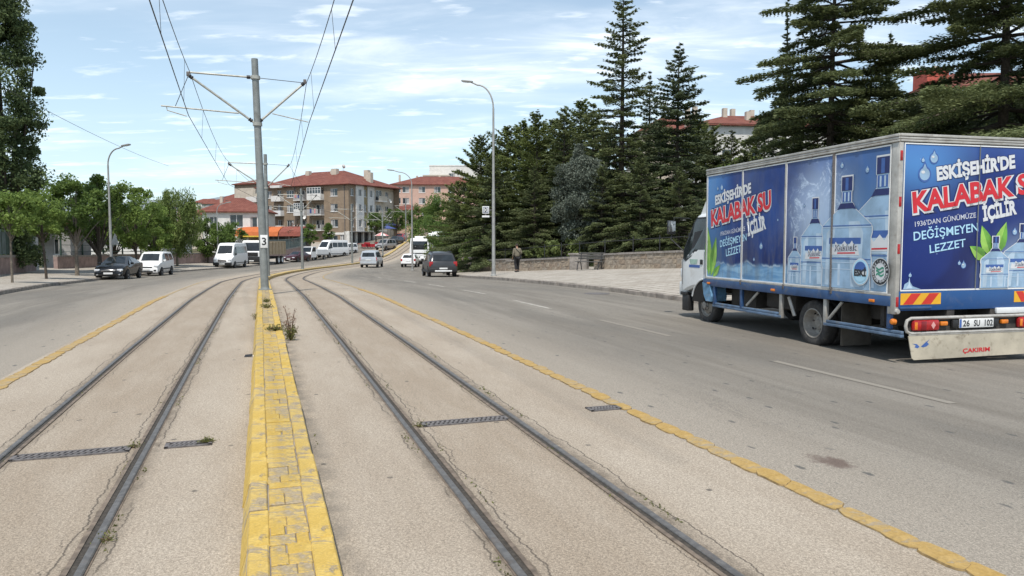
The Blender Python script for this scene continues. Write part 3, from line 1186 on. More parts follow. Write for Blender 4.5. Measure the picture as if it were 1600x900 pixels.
def build_truck():
    T = MT
    alu = plain('box_aluminium', (.46, .44, .40), .5, .3, .2, 5, 0, ((.25, .21, .17), 4.5, .75))
    blue = plain('truck_blue_paint', (.030, .078, .185), .4, 0, .18, 4, 0, ((.15, .14, .125), 5, .55))
    blue_c = plain('tail_blue_paint', (.012, .072, .225), .35, 0, .08, 3, 0, ((.20, .20, .22), 4, .2))
    dusty = plain('dusty_chassis', (.050, .045, .040), .9, 0, .4, 4)
    dust_blue = plain('dusty_blue_rail', (.10, .155, .235), .6, 0, .3, 6, 0, ((.25, .23, .2), 5, .6))
    cabw = plain('cab_white', (.70, .71, .70), .3, 0, .06, 2, 0, ((.42, .38, .33), 3, .35))
    board_m = plain('dirty_white_board', (.47, .42, .325), .8, 0, .18, 2.5, 0, ((.21, .17, .12), 7, .85))
    pr_white = plain('print_white', (.66, .67, .68), .4, 0, .03)
    pr_red = plain('print_red', (.60, .018, .030), .4, 0, .10, 6)
    pr_pale = plain('print_pale_blue', (.42, .68, .84), .4, 0, .05)
    pr_grey = plain('print_pale_grey', (.58, .60, .68), .4, 0, .05)
    pr_navy = plain('print_navy', (.014, .022, .115), .4, 0, .12, 6)
    pr_navy2 = plain('print_mid_blue', (.05, .12, .36), .4, 0, .12, 6)
    pr_body = plain('print_bottle_blue', (.29, .43, .58), .4, 0, .2, 3)
    pr_body2 = plain('print_bottle_pale', (.44, .56, .67), .4, 0, .15, 4)
    pr_line = plain('print_bottle_line', (.50, .62, .74), .4, 0, .1, 4)
    pr_leaf = plain('print_leaf', (.13, .33, .045), .4, 0, .35, 5)
    pr_leaf2 = plain('print_leaf_light', (.28, .50, .09), .4, 0, .25, 5)
    pr_green = plain('print_emblem_green', (.05, .26, .17), .4)
    pr_black = plain('print_black', (.03, .035, .04), .4)
    side_m, rear_m = m_side_print(), m_rear_print()

    root = empty('delivery_truck', (0, 0, 0), 0, 'white cab box truck with blue bottled water prints on its side and rear', 'truck')
    XL, XR = -1.05, 1.45
    XC_ = .2

    def bx(name, mat, x0, x1, y0, y1, z0, z1, bev=0.0, parent=None):
        m = MB()
        m.box(x0, x1, y0, y1, z0, z1, bev=bev)
        return m.build(name, mat, parent or root)
    # box body
    body = bx('cargo_box', alu, XL + .02, XR - .02, .03, 4.96, .84, 2.92)
    bx('box_roof', alu, XL + .01, XR - .01, .02, 4.98, 2.925, 2.955)
    m = MB()
    for k, z in enumerate((2.865, 2.900, 2.935)):
        m.box(XL - .028 + .006 * (k == 1), XL + .0, -.02, 5.0, z, z + .028 + .008 * (k == 2), .004)
    m.build('roof_rail', alu, root)
    m = MB()
    for k, z in enumerate((2.868, 2.903, 2.938)):
        m.box(XL + .002, XR, -.028 + .006 * (k == 1), .02, z, z + .027 + .008 * (k == 2), .004)
    m.build('roof_rail', alu, root)
    for x0, x1 in ((XL - .012, XL + .055), (XR - .055, XR + .012)):
        p = bx('corner_post', alu, x0, x1, -.022, .115, .60, 2.862, .008)
        if x0 < 0:
            for z in (2.62, 2.02, 1.40, .70):
                m = MB(); m.box(x0 + .012, x1 - .015, -.028, -.021, z, z + .13, .003); m.build('reflector', T['red_lamp'], p)
        m = MB(); m.lathe([(.0, .03), (.03, .028), (.038, 0)], 10, Matrix.Translation((x0 + .033, -.022, .64)) @ Matrix.Rotation(R_(90), 4, 'X')); m.build('hinge', alu, p)
    bx('corner_post', alu, XL - .012, XL + .04, 4.955, 5.0, .80, 2.862, .006)
    # side panels with their frames
    panels = []
    for (y0, y1) in ((3.71, 4.95), (2.43, 3.69), (1.245, 2.40), (.125, 1.225)):
        p = bx('side_panel', side_m, XL - .008, XL + .03, y0, y1, .872, 2.845, .003)
        m = MB()
        for a in ((y0, y1, 2.828, 2.846), (y0, y1, .868, .886), (y0, y0 + .012, .886, 2.828), (y1 - .012, y1, .886, 2.828)):
            m.box(XL - .016, XL - .003, *a)
        m.build('panel_frame', T['white'], p)
        panels.append(p)
    for y in (2.415,):
        bx('panel_seam', alu, XL - .022, XL, y - .018, y + .018, .84, 2.86, .004)
    for y in (3.70, 1.235):
        bx('panel_seam', T['iron'], XL - .014, XL, y - .010, y + .010, .84, 2.86)
    for y in (3.70, 2.415, 1.235):
        bx('panel_latch', T['iron'], XL - .035, XL - .01, y - .02, y + .02, .79, .87, .004)
    for y0 in (.7, 1.75, 3.0, 4.3):
        bx('panel_latch', T['iron'], XL - .03, XL - .01, y0, y0 + .07, 2.846, 2.862, .004)
    # the far side, seen only from elsewhere
    bx('side_panel', side_m, XR - .03, XR + .008, .125, 4.95, .872, 2.845, .003)

    # flat print on the panels: outlines laid 1.5 mm apart
    cnt = [0]

    def flat(name, pts, mat, parent, plane, lvl):
        """pts in (along, height) of the side or rear face"""
        d = .0085 + .0016 * lvl + .00006 * (cnt[0] % 12)
        cnt[0] += 1
        if plane == 'side':
            P = [(XL - d, a, b) for a, b in pts]
        else:
            P = [(a, -.0205 - d + .0085, b) for a, b in pts]
        m = MB()
        m.face(P)
        o = m.build(name, mat, parent, 0)
        me = o.data
        want = Vector((-1, 0, 0)) if plane == 'side' else Vector((0, -1, 0))
        if me.polygons[0].normal.dot(want) < 0:
            me.flip_normals()
        return o

    def letter(body, p0, p1, cap, mat, parent, plane, lvl, bold=0.0, shear=0.0, spacing=1.0):
        d = .0085 + .0016 * lvl
        dx, dz = (p0[0] - p1[0], p1[1] - p0[1]) if plane == 'side' else (p1[0] - p0[0], p1[1] - p0[1])
        ang = math.atan2(dz, dx)
        w = math.hypot(dx, dz)
        if plane == 'side':
            M = Matrix(((0, 0, -1, XL - d), (-1, 0, 0, p0[0]), (0, 1, 0, p0[1]), (0, 0, 0, 1)))
        else:
            M = Matrix(((1, 0, 0, p0[0]), (0, 0, -1, -.0205 - d + .0085), (0, 1, 0, p0[1]), (0, 0, 0, 1)))
        M = M @ Matrix.Rotation(ang, 4, 'Z')
        return text_obj('lettering', body, M, w, cap, mat, parent, bold, 0.0, shear, spacing)

    def slogan(par, plane, e, k, ic, y36, dg, lz, sh):
        letter("ESKİŞEHİR'DE", e[0], e[1], e[2], pr_navy, par, plane, 1, .085, sh)
        letter("ESKİŞEHİR'DE", e[0], e[1], e[2], pr_white, par, plane, 2, .048, sh)
        letter('KALABAK SU', k[0], k[1], k[2] * 1.0, pr_navy, par, plane, 1, .135, sh, .96)
        letter('KALABAK SU', k[0], k[1], k[2], pr_white, par, plane, 2, .092, sh, .96)
        # the red strokes sit inside the white outline: same letters, thinner
        g = .012 * (1 if plane == 'rear' else -1)
        letter('KALABAK SU', (k[0][0] + g, k[0][1] + .012), (k[1][0] - g, k[1][1] + .012), k[2], pr_red, par, plane, 4, .038, sh, .99)
        letter('İÇİLİR', ic[0], ic[1], ic[2], pr_white, par, plane, 2, .052, sh)
        letter("1936'DAN GÜNÜMÜZE", y36[0], y36[1], y36[2], pr_grey, par, plane, 2, .008, sh)
        letter('DEĞİŞMEYEN', dg[0], dg[1], dg[2], pr_pale, par, plane, 2, .012, sh)
        letter('LEZZET', lz[0], lz[1], lz[2], pr_pale, par, plane, 2, .010, sh)

    slogan(panels[0], 'side',
           ((4.654, 2.27), (3.425, 2.43), .165), ((4.80, 1.86), (2.80, 2.125), .285),
           ((3.506, 1.669), (2.95, 1.796), .215), ((4.442, 1.674), (3.596, 1.762), .075),
           ((4.449, 1.459), (3.543, 1.585), .125), ((4.227, 1.288), (3.716, 1.374), .135), .06)

    def leaf(par, plane, root_, tip, w, lvl, mat1=pr_leaf, mat2=pr_leaf2):
        a, b = Vector(root_), Vector(tip)
        d = b - a
        nn = Vector((-d.y, d.x)).normalized() * w
        prof = [(0, .0), (.15, .55), (.35, 1), (.55, .95), (.75, .6), (.9, .25), (1, 0)]
        one = [a + d * t + nn * q for t, q in prof]
        two = [a + d * t - nn * q for t, q in prof]
        flat('leaf_print', [tuple(p) for p in one + two[::-1][1:-1]], mat1, par, plane, lvl)
        flat('leaf_print', [tuple(p) for p in one], mat2, par, plane, lvl + .5)
    leaf(panels[0], 'side', (4.86, .90), (4.93, 1.86), .13, 1)
    leaf(panels[0], 'side', (4.78, .89), (4.60, 1.66), .12, 2)
    leaf(panels[0], 'side', (4.70, .89), (4.44, 1.12), .07, 3)

    def drop(par, plane, cx, cz, r, lvl=1):
        out = [(cx + r * math.cos(a), cz + r * math.sin(a)) for a in [2 * math.pi * i / 16 for i in range(16)]]
        out[4] = (cx, cz + r * 1.7)
        flat('drop_print', out, pr_navy2, par, plane, lvl)
        flat('drop_print', [(cx + (a - cx) * .78, cz + (b - cz) * .78) for a, b in out], pr_body, par, plane, lvl + 1)
        flat('drop_print', [(cx - r * .25 + r * .3 * math.cos(t), cz + r * .25 + r * .2 * math.sin(t)) for t in [2 * math.pi * i / 8 for i in range(8)]], pr_white, par, plane, lvl + 2)
    for cx, cz, r, pi in ((4.57, 2.57, .035, 0), (4.42, 2.58, .05, 0), (3.09, 1.48, .055, 1), (2.62, 1.92, .02, 1), (1.08, 2.66, .045, 3), (.56, 2.55, .045, 3), (1.93, 2.12, .025, 2), (3.3, 1.25, .03, 1)):
        drop(panels[pi], 'side', cx, cz, r)

    PROF = [(.105, 1.0), (.105, .875), (.088, .865), (.088, .775), (.125, .760), (.16, .715), (.34, .635), (.47, .575), (.50, .545), (.50, .50), (.48, .46), (.485, .30), (.50, .26), (.50, .22), (.475, .18), (.485, 0.0)]

    def bottle(par, plane, cx, z0, z1, W, lvl, lab=True, clip=None, pp=None):
        H = z1 - z0
        sg = -1 if plane == 'side' else 1

        def pt(u, h):
            a = cx + sg * u * W
            if clip is not None:
                a = max(a, clip) if plane == 'side' else min(a, clip)
            return (a, z0 + h * H)

        def ring(prof, grow=0.0):
            r = [pt(-w - grow, h) for w, h in prof]
            l = [pt(w + grow, h) for w, h in prof]
            return r + l[::-1]
        t = .016 / max(W, .2)
        oz = [(w + t, h + (.014 if h > .99 else 0)) for w, h in PROF]
        flat('bottle_print', ring(oz), pr_white, par, plane, lvl)
        flat('bottle_print', ring(PROF), pr_body, par, plane, lvl + 1)
        # pale side and centre light bands of the printed bottle
        flat('bottle_print', [pt(-.40, .50), pt(-.28, .57), pt(-.22, .57), pt(-.30, .02), pt(-.42, .02)], pr_body2, par, plane, lvl + 1.5)
        flat('bottle_print', [pt(.05, .60), pt(.26, .60), pt(.34, .50), pt(.30, .02), pt(.12, .02)], pr_body2, par, plane, lvl + 1.5)
        flat('bottle_print', [pt(.36, .22), pt(.40, .22), pt(.39, .02), pt(.36, .02)], pr_line, par, plane, lvl + 2)
        flat('bottle_print', [pt(-.15, .22), pt(-.10, .22), pt(-.10, .02), pt(-.15, .02)], pr_line, par, plane, lvl + 2)
        flat('bottle_cap', ring([(.105, 1.0), (.105, .875)]), pr_navy, par, plane, lvl + 2)
        flat('bottle_cap', [pt(-.03, .99), pt(.03, .99), pt(.03, .88), pt(-.03, .88)], pr_navy2, par, plane, lvl + 3)
        flat('bottle_cap', ring([(.088, .865), (.088, .775)]), pr_navy2, par, plane, lvl + 2)
        for q in (-.05, .025):
            flat('bottle_cap', [pt(q, .86), pt(q + .03, .86), pt(q + .03, .78), pt(q, .78)], pr_body2, par, plane, lvl + 3)
        flat('bottle_cap', ring([(.125, .765), (.19, .708), (.12, .715)]), pr_navy, par, plane, lvl + 2.5)
        flat('bottle_print', ring([(.49, .568), (.49, .560)]), pr_navy2, par, plane, lvl + 2.5)
        flat('bottle_print', ring([(.497, .552), (.497, .546)]), pr_line, par, plane, lvl + 2.5)
        flat('bottle_print', ring([(.49, .27), (.49, .262)]), pr_navy2, par, plane, lvl + 2.5)
        flat('bottle_print', ring([(.497, .235), (.497, .229)]), pr_line, par, plane, lvl + 2.5)
        flat('bottle_print', ring([(.48, .175), (.48, .168)]), pr_line, par, plane, lvl + 2.5)
        if lab:
            flat('label_print', [pt(-.34, .455), pt(.30, .455), pt(.30, .28), pt(-.34, .28)], pr_body2, par, plane, lvl + 3)
            flat('label_print', [pt(-.34, .455), pt(.30, .455), pt(.30, .40), pt(-.34, .40)], pr_navy2, par, plane, lvl + 3.5)
            mt = [(-.33, .30), (-.30, .39), (-.24, .36), (-.20, .42), (-.12, .37), (-.02, .425), (.06, .38), (.13, .43), (.19, .38), (.24, .40), (.28, .30)]
            flat('label_print', [pt(*q) for q in mt], pr_white, par, plane, lvl + 4)
            a, b = pt(-.22, .335), pt(.24, .345)
            if clip is None or abs(a[0] - b[0]) > .4 * W:
                letter('Kalabak', a, b, .052 * H, pr_black, par, plane, lvl + 5, .05, .15)
                letter('Kalabak', a, b, .052 * H, pr_grey, par, plane, lvl + 6, .0, .15)
            flat('label_print', [pt(-.16, .322), pt(.20, .327), pt(.20, .315), pt(-.16, .31)], pr_red, par, plane, lvl + 5)

    bottle(panels[2], 'side', 2.14, .89, 1.63, .34, 1)
    bottle(panels[2], 'side', 1.655, .89, 2.225, .66, 3)
    bottle(panels[3], 'side', .26, .89, 2.70, 1.10, 2, clip=.135)
    bottle(panels[3], 'side', .945, .89, 2.49, 1.04, 9)
    # panel joint passes in front of the print
    bx('panel_seam', T['iron'], XL - .052, XL - .006, 1.229, 1.241, .86, 2.85)

    def disc(cx, cz, rx, rz, n=28):
        return [(cx + rx * math.cos(2 * math.pi * i / n), cz + rz * math.sin(2 * math.pi * i / n)) for i in range(n)]

    def ring_text(body, cx, cz, r, size, mat, lvl, a0, step, flip=False):
        for i, ch in enumerate(body):
            if ch == ' ':
                continue
            a = R_(a0 - step * i)
            d = .0085 + .0016 * lvl
            M = Matrix(((0, 0, -1, XL - d), (-1, 0, 0, cx - r * math.cos(a)), (0, 1, 0, cz + r * math.sin(a)), (0, 0, 0, 1)))
            M = M @ Matrix.Rotation(a - math.pi / 2, 4, 'Z') @ Matrix.Translation((0, -size / 2, 0))
            text_obj('lettering', ch, M, size * (.3 if ch in 'İI' else .75), size, mat, panels[3], .02, 0, 0, 1, .5)
    L0 = 20
    flat('emblem_print', disc(.607, 1.14, .172, .19), pr_white, panels[3], 'side', L0)
    flat('emblem_print', disc(.607, 1.14, .158, .175), pr_pale, panels[3], 'side', L0 + 1)
    flat('emblem_print', disc(.607, 1.14, .128, .142), pr_white, panels[3], 'side', L0 + 2)
    flat('emblem_print', [(.607 + .122 * math.cos(a), 1.155 + .13 * math.sin(a)) for a in [math.pi * i / 14 for i in range(15)]], pr_navy2, panels[3], 'side', L0 + 3)
    flat('emblem_print', [(.607 + .118 * math.cos(a), 1.095 + .095 * math.sin(a)) for a in [math.pi + math.pi * i / 14 for i in range(15)]], pr_pale, panels[3], 'side', L0 + 3)
    letter('ESKİ', (.725, 1.085), (.49, 1.085), .085, pr_black, panels[3], 'side', L0 + 5, .05)
    flat('emblem_print', disc(.228, 1.157, .168, .187), pr_white, panels[3], 'side', L0)
    flat('emblem_print', disc(.228, 1.157, .160, .178), pr_black, panels[3], 'side', L0 + 1)
    flat('emblem_print', disc(.228, 1.157, .100, .115), pr_white, panels[3], 'side', L0 + 2)
    for k in range(3):
        cz = 1.115 + .042 * k
        wv = [(.30 - .018 * j, cz + .014 * math.sin(j * .9 + k) + .012) for j in range(9)]
        flat('emblem_print', wv + [(a - .0, b - .026) for a, b in wv[::-1]], pr_green, panels[3], 'side', L0 + 3 + k * .3)
    ring_text('ESKİŞEHİR', .228, 1.157, .130, .036, pr_white, L0 + 3, 165, 19)
    ring_text('BÜYÜKŞEHİR BELEDİYESİ', .228, 1.157, .130, .030, pr_white, L0 + 3, -12, 8.6)

    # rear doors
    doors = []
    for x0, x1 in ((-.985, .222), (.232, 1.385)):
        d = bx('rear_door', rear_m, x0, x1, -.019, .03, .915, 2.85, .003)
        m = MB()
        for a in ((x0, x1, 2.836, 2.852), (x0, x1, .905, .924), (x0, x0 + .012, .924, 2.836), (x1 - .012, x1, .924, 2.836)):
            if abs(a[0] - .222) < .05 and a[1] - a[0] < .05 or abs(a[0] - .232) < .03 and a[1] - a[0] < .05:
                continue
            m.box(a[0], a[1], -.026, -.016, a[2], a[3])
        m.build('door_frame', T['white'], d)
        doors.append(d)
    bx('door_seam', T['pole'], .223, .231, -.030, .0, .93, 2.84)
    RD = doors[0]
    slogan(RD, 'rear', ((-.46, 2.375), (.826, 2.573), .165), ((-.835, 1.935), (1.33, 2.262), .255),
           ((.319, 1.845), (.885, 1.951), .175), ((-.785, 1.758), (.197, 1.889), .065),
           ((-.798, 1.575), (.243, 1.703), .112), ((-.535, 1.408), (.047, 1.497), .105), .04)
    leaf(RD, 'rear', (.47, 1.36), (.30, 1.78), .10, 1)
    leaf(RD, 'rear', (.40, 1.32), (.11, 1.50), .085, 2)
    leaf(doors[1], 'rear', (.56, 1.38), (.71, 1.83), .10, 3)
    bottle(doors[1], 'rear', 1.02, .93, 1.80, .66, 3, clip=1.365)
    bottle(doors[1], 'rear', .53, .93, 1.63, .47, 10)
    for cx, cz, r in ((-.66, 2.45, .105), (-.518, 2.66, .075), (-.69, 2.63, .03), (.02, 1.24, .045), (-.05, 1.27, .028), (.86, 1.69, .045)):
        drop(RD if cx < .2 else doors[1], 'rear', cx, cz, r)
    flat('splash_print', [(-.94, .93), (-.92, 1.0), (-.86, 1.03), (-.845, 1.10), (-.835, 1.03), (-.79, .97), (-.66, .93)], pr_body, RD, 'rear', 1)
    flat('splash_print', [(-.90, .94), (-.86, .99), (-.843, 1.06), (-.83, .99), (-.79, .945)], pr_body2, RD, 'rear', 2)
    drop(RD, 'rear', -.84, 1.115, .028, 3)
    # tail beam
    tb = bx('tail_beam', blue_c, XL + .045, XR - .045, -.030, .06, .645, .902, .006)
    bx('beam_lip', blue, XL + .05, -.50, -.055, -.028, .67, .70, .006)
    MY = plain('chevron_yellow', (.76, .40, .02), .35, 0, .05)
    MR = plain('chevron_red', (.58, .03, .02), .35, 0, .08)
    for x0, x1, sg in ((-.985, -.342, 1), (.885, 1.385, -1)):
        cp = bx('chevron_plate', MY, x0, x1, -.034, -.0295, .725, .878)
        ln = x1 - x0
        for k in range(2 if ln < .6 else 2):
            b0 = x0 + ln * (.06 + .45 * k)
            w = ln * .24
            dd = ln * .20
            pts = [(b0, .729), (b0 + w, .729), (b0 + w + dd, .874), (b0 + dd, .874)]
            if sg < 0:
                pts = [(x0 + x1 - a, b) for a, b in pts]
            m = MB(); m.face([(a, -.0352, b) for a, b in pts]); m.build('chevron_stripe', MR, cp, 0)
    # lamp frame
    m = MB()
    pth = [(1.30, -.085, .548), (-.86, -.085, .548), (-.92, -.085, .52), (-.94, -.085, .45), (-.92, -.085, .375), (-.86, -.085, .348), (1.30, -.085, .348)]
    m.tube(pth, .022, 8)
    m.build('lamp_frame', alu, root)
    bx('lamp_backing', dusty, -.86, 1.26, -.05, -.03, .36, .535)
    for x0 in (-.836, .895):
        tl = bx('tail_light', T['red_lamp'], x0, x0 + .42, -.115, -.05, .378, .525, .03)
        m = MB(); m.box(x0 + .12, x0 + .20, -.119, -.113, .392, .51, .004); m.build('lens', plain('dark_red_lens', (.20, .01, .015), .3), tl)
        m = MB(); m.prism([(-.035, 0), (0, -.05), (.035, 0), (0, .05)], Matrix.Translation((x0 + .31, -.1155, .452)) @ Matrix.Rotation(R_(90), 4, 'X'), .003); m.build('reflector', plain('pale_red_lens', (.62, .32, .30), .3), tl)
        m = MB(); m.box(x0 + .015, x0 + .06, -.119, -.112, .40, .50, .004); m.build('lens', T['orange_lamp'], tl)
    for x0 in (-.388, .62):
        bx('marker_light', T['orange_lamp'], x0, x0 + .115, -.10, -.05, .44, .495, .01)
    for x0 in (-.20, .47):
        bx('plate_lamp', T['black'], x0, x0 + .09, -.11, -.05, .405, .515, .012)
    pl = bx('licence_plate', T['plate'], -.10, .465, -.112, -.10, .402, .526, .004)
    m = MB(); m.box(-.098, -.066, -.1135, -.111, .406, .522); m.build('plate_band', pr_navy2, pl)
    for body, a, b in (('26', -.045, .065), ('SU', .135, .235), ('102', .315, .45)):
        M = Matrix.Translation((a, -.1132, .424)) @ Matrix.Rotation(R_(90), 4, 'X')
        text_obj('lettering', body, M, b - a, .08, pr_black, pl, .022)
    bd = MB()
    P = [(-.90, .312), (-.875, .318), (1.28, .325), (1.31, .30), (1.31, .03), (1.28, .012), (-.80, -.006), (-.835, .02)]
    bd.prism(P, Matrix.Translation((0, -.085, 0)) @ Matrix.Rotation(R_(90), 4, 'X'), .012)
    b = bd.build('mud_board', board_m, root)
    bx('board_strip', alu, -.89, 1.30, -.10, -.083, .318, .342, .003)
    M = Matrix.Translation((-.017, -.0985, .062)) @ Matrix.Rotation(R_(90), 4, 'X') @ Matrix.Rotation(R_(1.2), 4, 'Z')
    text_obj('lettering', 'ÇAKIRIM', M, .45, .055, pr_red, b, .03)
    # the little blue sweep painted on the board's corner
    for pts in ([(-.84, .215), (-.76, .205), (-.72, .17), (-.75, .15), (-.80, .165), (-.78, .19)], [(-.70, .17), (-.62, .23), (-.56, .265), (-.60, .225), (-.57, .20), (-.61, .17), (-.66, .16)]):
        m = MB(); m.face([(x, -.0986, z) for x, z in pts]); m.build('mark', pr_navy2, b, 0)
    bx('ramp_edge', cabw, .57, 1.30, -.06, -.02, .575, .655, .01)
    # frame under the box
    for x in (XL + .01, XR - .07):
        bx('side_beam', blue, x - .035 if x < 0 else x, x + .06 if x < 0 else x + .10, .06, 5.06, .70, .835, .006)
    bx('floor_edge', alu, XL - .018, XL + .05, .06, 5.0, .836, .866, .004)
    for x in (-.22, .50):
        bx('chassis', dusty, x, x + .12, -.02, 6.1, .50, .72)
    bx('chassis_plate', dusty, XL + .1, XR - .1, .05, 5.0, .74, .83)
    bx('side_guard', dust_blue, XR - .05, XR, -.05, 1.40, .28, .70)  # solid far-side plate, added to block bright ground under the truck
    bx('side_guard', dust_blue, XR - .05, XR, 2.5, 4.7, .28, .70)  # second added plate, keeps the underside dark further forward
    bx('tool_box', dusty, XR - .55, XR - .04, 2.55, 4.55, .30, .78, .02)  # box added only to darken the space under the body
    bx('spare_wheel_carrier', dusty, -.55, .75, .45, 1.05, .42, .70, .05)  # added filler that hides bright ground behind the rear axle
    bx('gearbox', dusty, -.35, .55, 3.4, 5.0, .36, .72, .08)
    bx('under_tray', dusty, XL + .25, XR - .2, 2.45, 3.3, .42, .73, .03)
    bx('fuel_tank', dusty, .75, 1.25, 3.0, 4.2, .32, .70, .05)
    bx('battery_box', dusty, -.72, -.28, 3.75, 4.6, .34, .66, .03)
    bx('air_tank', dusty, -.70, -.30, 2.75, 3.45, .38, .62, .08)
    bx('hanger', dusty, -.9, 1.3, .35, .42, .40, .73)
    for yy in (1.81, 5.25):
        m = MB(); m.tube([(-.7, yy, .30), (1.1, yy, .30)], .075, 10); m.build('axle', dusty, root)
    # side guards
    for (ya, yb) in ((2.49, 4.72), (-.13, 1.42)):
        gd = MB()
        gd.box(XL - .005, XL + .05, ya, yb, .305, .345, .004)
        gd.box(XL + .002, XL + .045, ya, yb, .352, .388, .004)
        gd.build('side_guard', dust_blue, root)
    for y in (2.52, 3.72, 1.40, .10):
        bx('guard_post', blue if y in (3.72, .10) else alu, XL + .0, XL + .05, y - .035, y + .035, .30 if y != .10 else .40, .705, .004)
    bx('guard_post', blue, XL - .01, XL + .045, 4.62, 4.69, .36, .705, .004)
    m = MB(); m.tube([(XL + .02, 1.33, .40), (XL + .03, 1.05, .68)], .022, 6); m.build('guard_brace', alu, root)
    m = MB(); m.tube([(XL + .05, 3.60, .42), (XL + .06, 3.25, .68)], .022, 6); m.build('guard_brace', alu, root)
    m = MB(); m.tube([(XL + .05, 2.36, .66), (XL + .08, 2.24, .36)], .028, 6); m.build('guard_brace', alu, root)
    for y in (4.78, 2.64, .33):
        bx('marker_light', T['orange_lamp'], XL - .045, XL - .024, y, y + .10, .735, .775, .006)
    m = MB(); m.lathe([(.0, .028), (.028, .025), (.040, .010), (.042, -.03)], 16, Matrix.Translation((XL + .0, .02, .50)) @ Matrix.Rotation(R_(-90), 4, 'Y')); m.build('marker_light', T['orange_lamp'], root)
    for x0, x1 in ((XL + .10, XL + .62), (XR - .62, XR - .10)):
        m = MB(); m.box(x0, x1, 1.14, 1.155, .02, .66); m.build('mud_flap', plain('grey_mud_flap', (.10, .088, .072), .9, 0, .25, 5), root)
    # wheels
    def wheel(x, y, side, wid, dual=False):
        r = .365
        M = Matrix.Translation((x, y, r - .08)) @ Matrix.Rotation(R_(90 * side), 4, 'Y')
        w = MB()
        h = wid / 2
        w.lathe([(.235, h * .9), (.27, h), (.33, h), (.355, h * .82), (.365, h * .45), (.365, -h * .45), (.355, -h * .82), (.33, -h), (.235, -h * .9)], 36, M)
        wh = w.build('wheel', T['rubber'], root, 40)
        k = MB()
        if dual:
            k.lathe([(.236, h * .95), (.222, h * .98), (.21, h * .75), (.195, h * .2), (.17, -h * .25), (.10, -h * .30), (.095, -h * .05), (.07, h * .0), (.06, h * .1), (.0, h * .12)], 28, M)
        else:
            k.lathe([(.236, h * .95), (.225, h * .98), (.21, h * .6), (.19, h * .55), (.15, h * .85), (.115, h * .95), (.11, h * 1.15), (.075, h * 1.2), (.07, h * 1.45), (.0, h * 1.5)], 28, M)
        rim = k.build('rim', T['rim'], wh, 30)
        b = MB()
        for i in range(6):
            a = 2 * math.pi * i / 6 + .3
            rr = .135 if dual else .092
            zb = -h * .27 if dual else h * 1.15
            b.lathe([(.0, .03), (.014, .028), (.014, 0)], 6, M @ Matrix.Translation((rr * math.cos(a), rr * math.sin(a), zb)))
        b.build('wheel_nuts', T['iron'], rim)
        b = MB()
        for i in range(4):
            a = 2 * math.pi * i / 4 + .6
            b.lathe([(.0, .004), (.022, .004), (.022, -.01)], 10, M @ Matrix.Translation((.178 * math.cos(a), .178 * math.sin(a), (-h * .12 if dual else h * .68))))
        b.build('hand_hole', T['hole'], rim)
    wheel(XL + .20, 1.81, -1, .21, True)
    wheel(XL + .43, 1.81, -1, .21, True)
    wheel(XR - .20, 1.81, 1, .21, True)
    wheel(XR - .43, 1.81, 1, .21, True)
    wheel(-.78, 5.25, -1, .22)
    wheel(1.18, 5.25, 1, .22)
    # cab: lofted shell
    CX, HW = .20, 1.13

    def ring_pts(y, z0, z1, hw, hwt, zb):
        return [(0, z0), (hw * .96, z0), (hw, z0 + .06), (hw, zb), (hwt, z1 - .07), (hwt - .06, z1), (0, z1 + .02)]
    st = [(5.10, .62, 2.13, HW, HW - .08, 1.36), (5.66, .62, 2.135, HW, HW - .08, 1.33), (5.80, .60, 2.10, HW, HW - .085, 1.30), (5.98, .55, 1.86, HW, HW - .075, 1.27), (6.17, .48, 1.54, HW - .005, HW - .055, 1.24), (6.29, .45, 1.22, HW - .02, HW - .05, 1.16), (6.35, .46, .80, HW - .06, HW - .07, .76)]
    m = MB()
    rings = []
    for (y, z0, z1, hw, hwt, zb) in st:
        h = ring_pts(y, z0, z1, hw, hwt, zb)
        full = [(-x, z) for x, z in h] + [(x, z) for x, z in h[::-1][1:-1]]
        rings.append([m.bm.verts.new((CX + x, y, z)) for x, z in full])
    n = len(rings[0])
    for i in range(len(rings) - 1):
        for k in range(n):
            m.bm.faces.new((rings[i][k], rings[i][(k + 1) % n], rings[i + 1][(k + 1) % n], rings[i + 1][k]))
    m.bm.faces.new(rings[0])
    m.bm.faces.new(rings[-1])
    cab_o = m.build('cab', cabw, root, 35)
    xs = CX - HW

    def side_poly(name, pts, mat, par, x=None, d=.006):
        for sgn in (-1, 1):
            mm = MB()
            P = []
            for (y, z) in pts:
                # follow the lean of the cab side above the belt
                zb = 1.30
                lean = max(0, z - zb) * .10
                P.append((CX + sgn * (HW - lean + d), y, z))
            mm.face(P)
            mm.build(name, mat, par, 0)
    side_poly('door_glass', [(5.20, 1.40), (5.20, 2.03), (5.72, 2.03), (5.80, 1.96), (5.97, 1.70), (6.14, 1.40), (6.15, 1.24), (6.06, 1.19), (5.86, 1.28), (5.72, 1.40)], T['car_glass'], cab_o)
    side_poly('door_seal', [(5.16, 1.36), (5.16, 2.065), (5.74, 2.065), (5.83, 1.99), (6.0, 1.72), (6.18, 1.40), (6.19, 1.20), (6.07, 1.15), (5.84, 1.25), (5.70, 1.36)], T['black'], cab_o, d=.003)
    m = MB()
    for sgn in (-1, 1):
        X = CX + sgn * (HW + .004)
        for a in ((6.20, 6.208, .66, 1.2), (5.28, 5.286, .90, 1.36)):
            m.box(X - .003, X + .003, *a)
    m.build('door_gap', T['black'], cab_o)
    m = MB(); m.box(xs - .012, xs + .004, 5.34, 5.45, 1.10, 1.20, .01); m.build('door_handle', T['black'], cab_o)
    m = MB()
    m.face([(xs - .004, 5.92, 1.085), (xs - .004, 5.46, 1.085), (xs - .004, 5.46, 1.03), (xs - .004, 5.92, 1.03)])
    m.build('sticker', pr_navy2, cab_o, 0)
    m = MB()
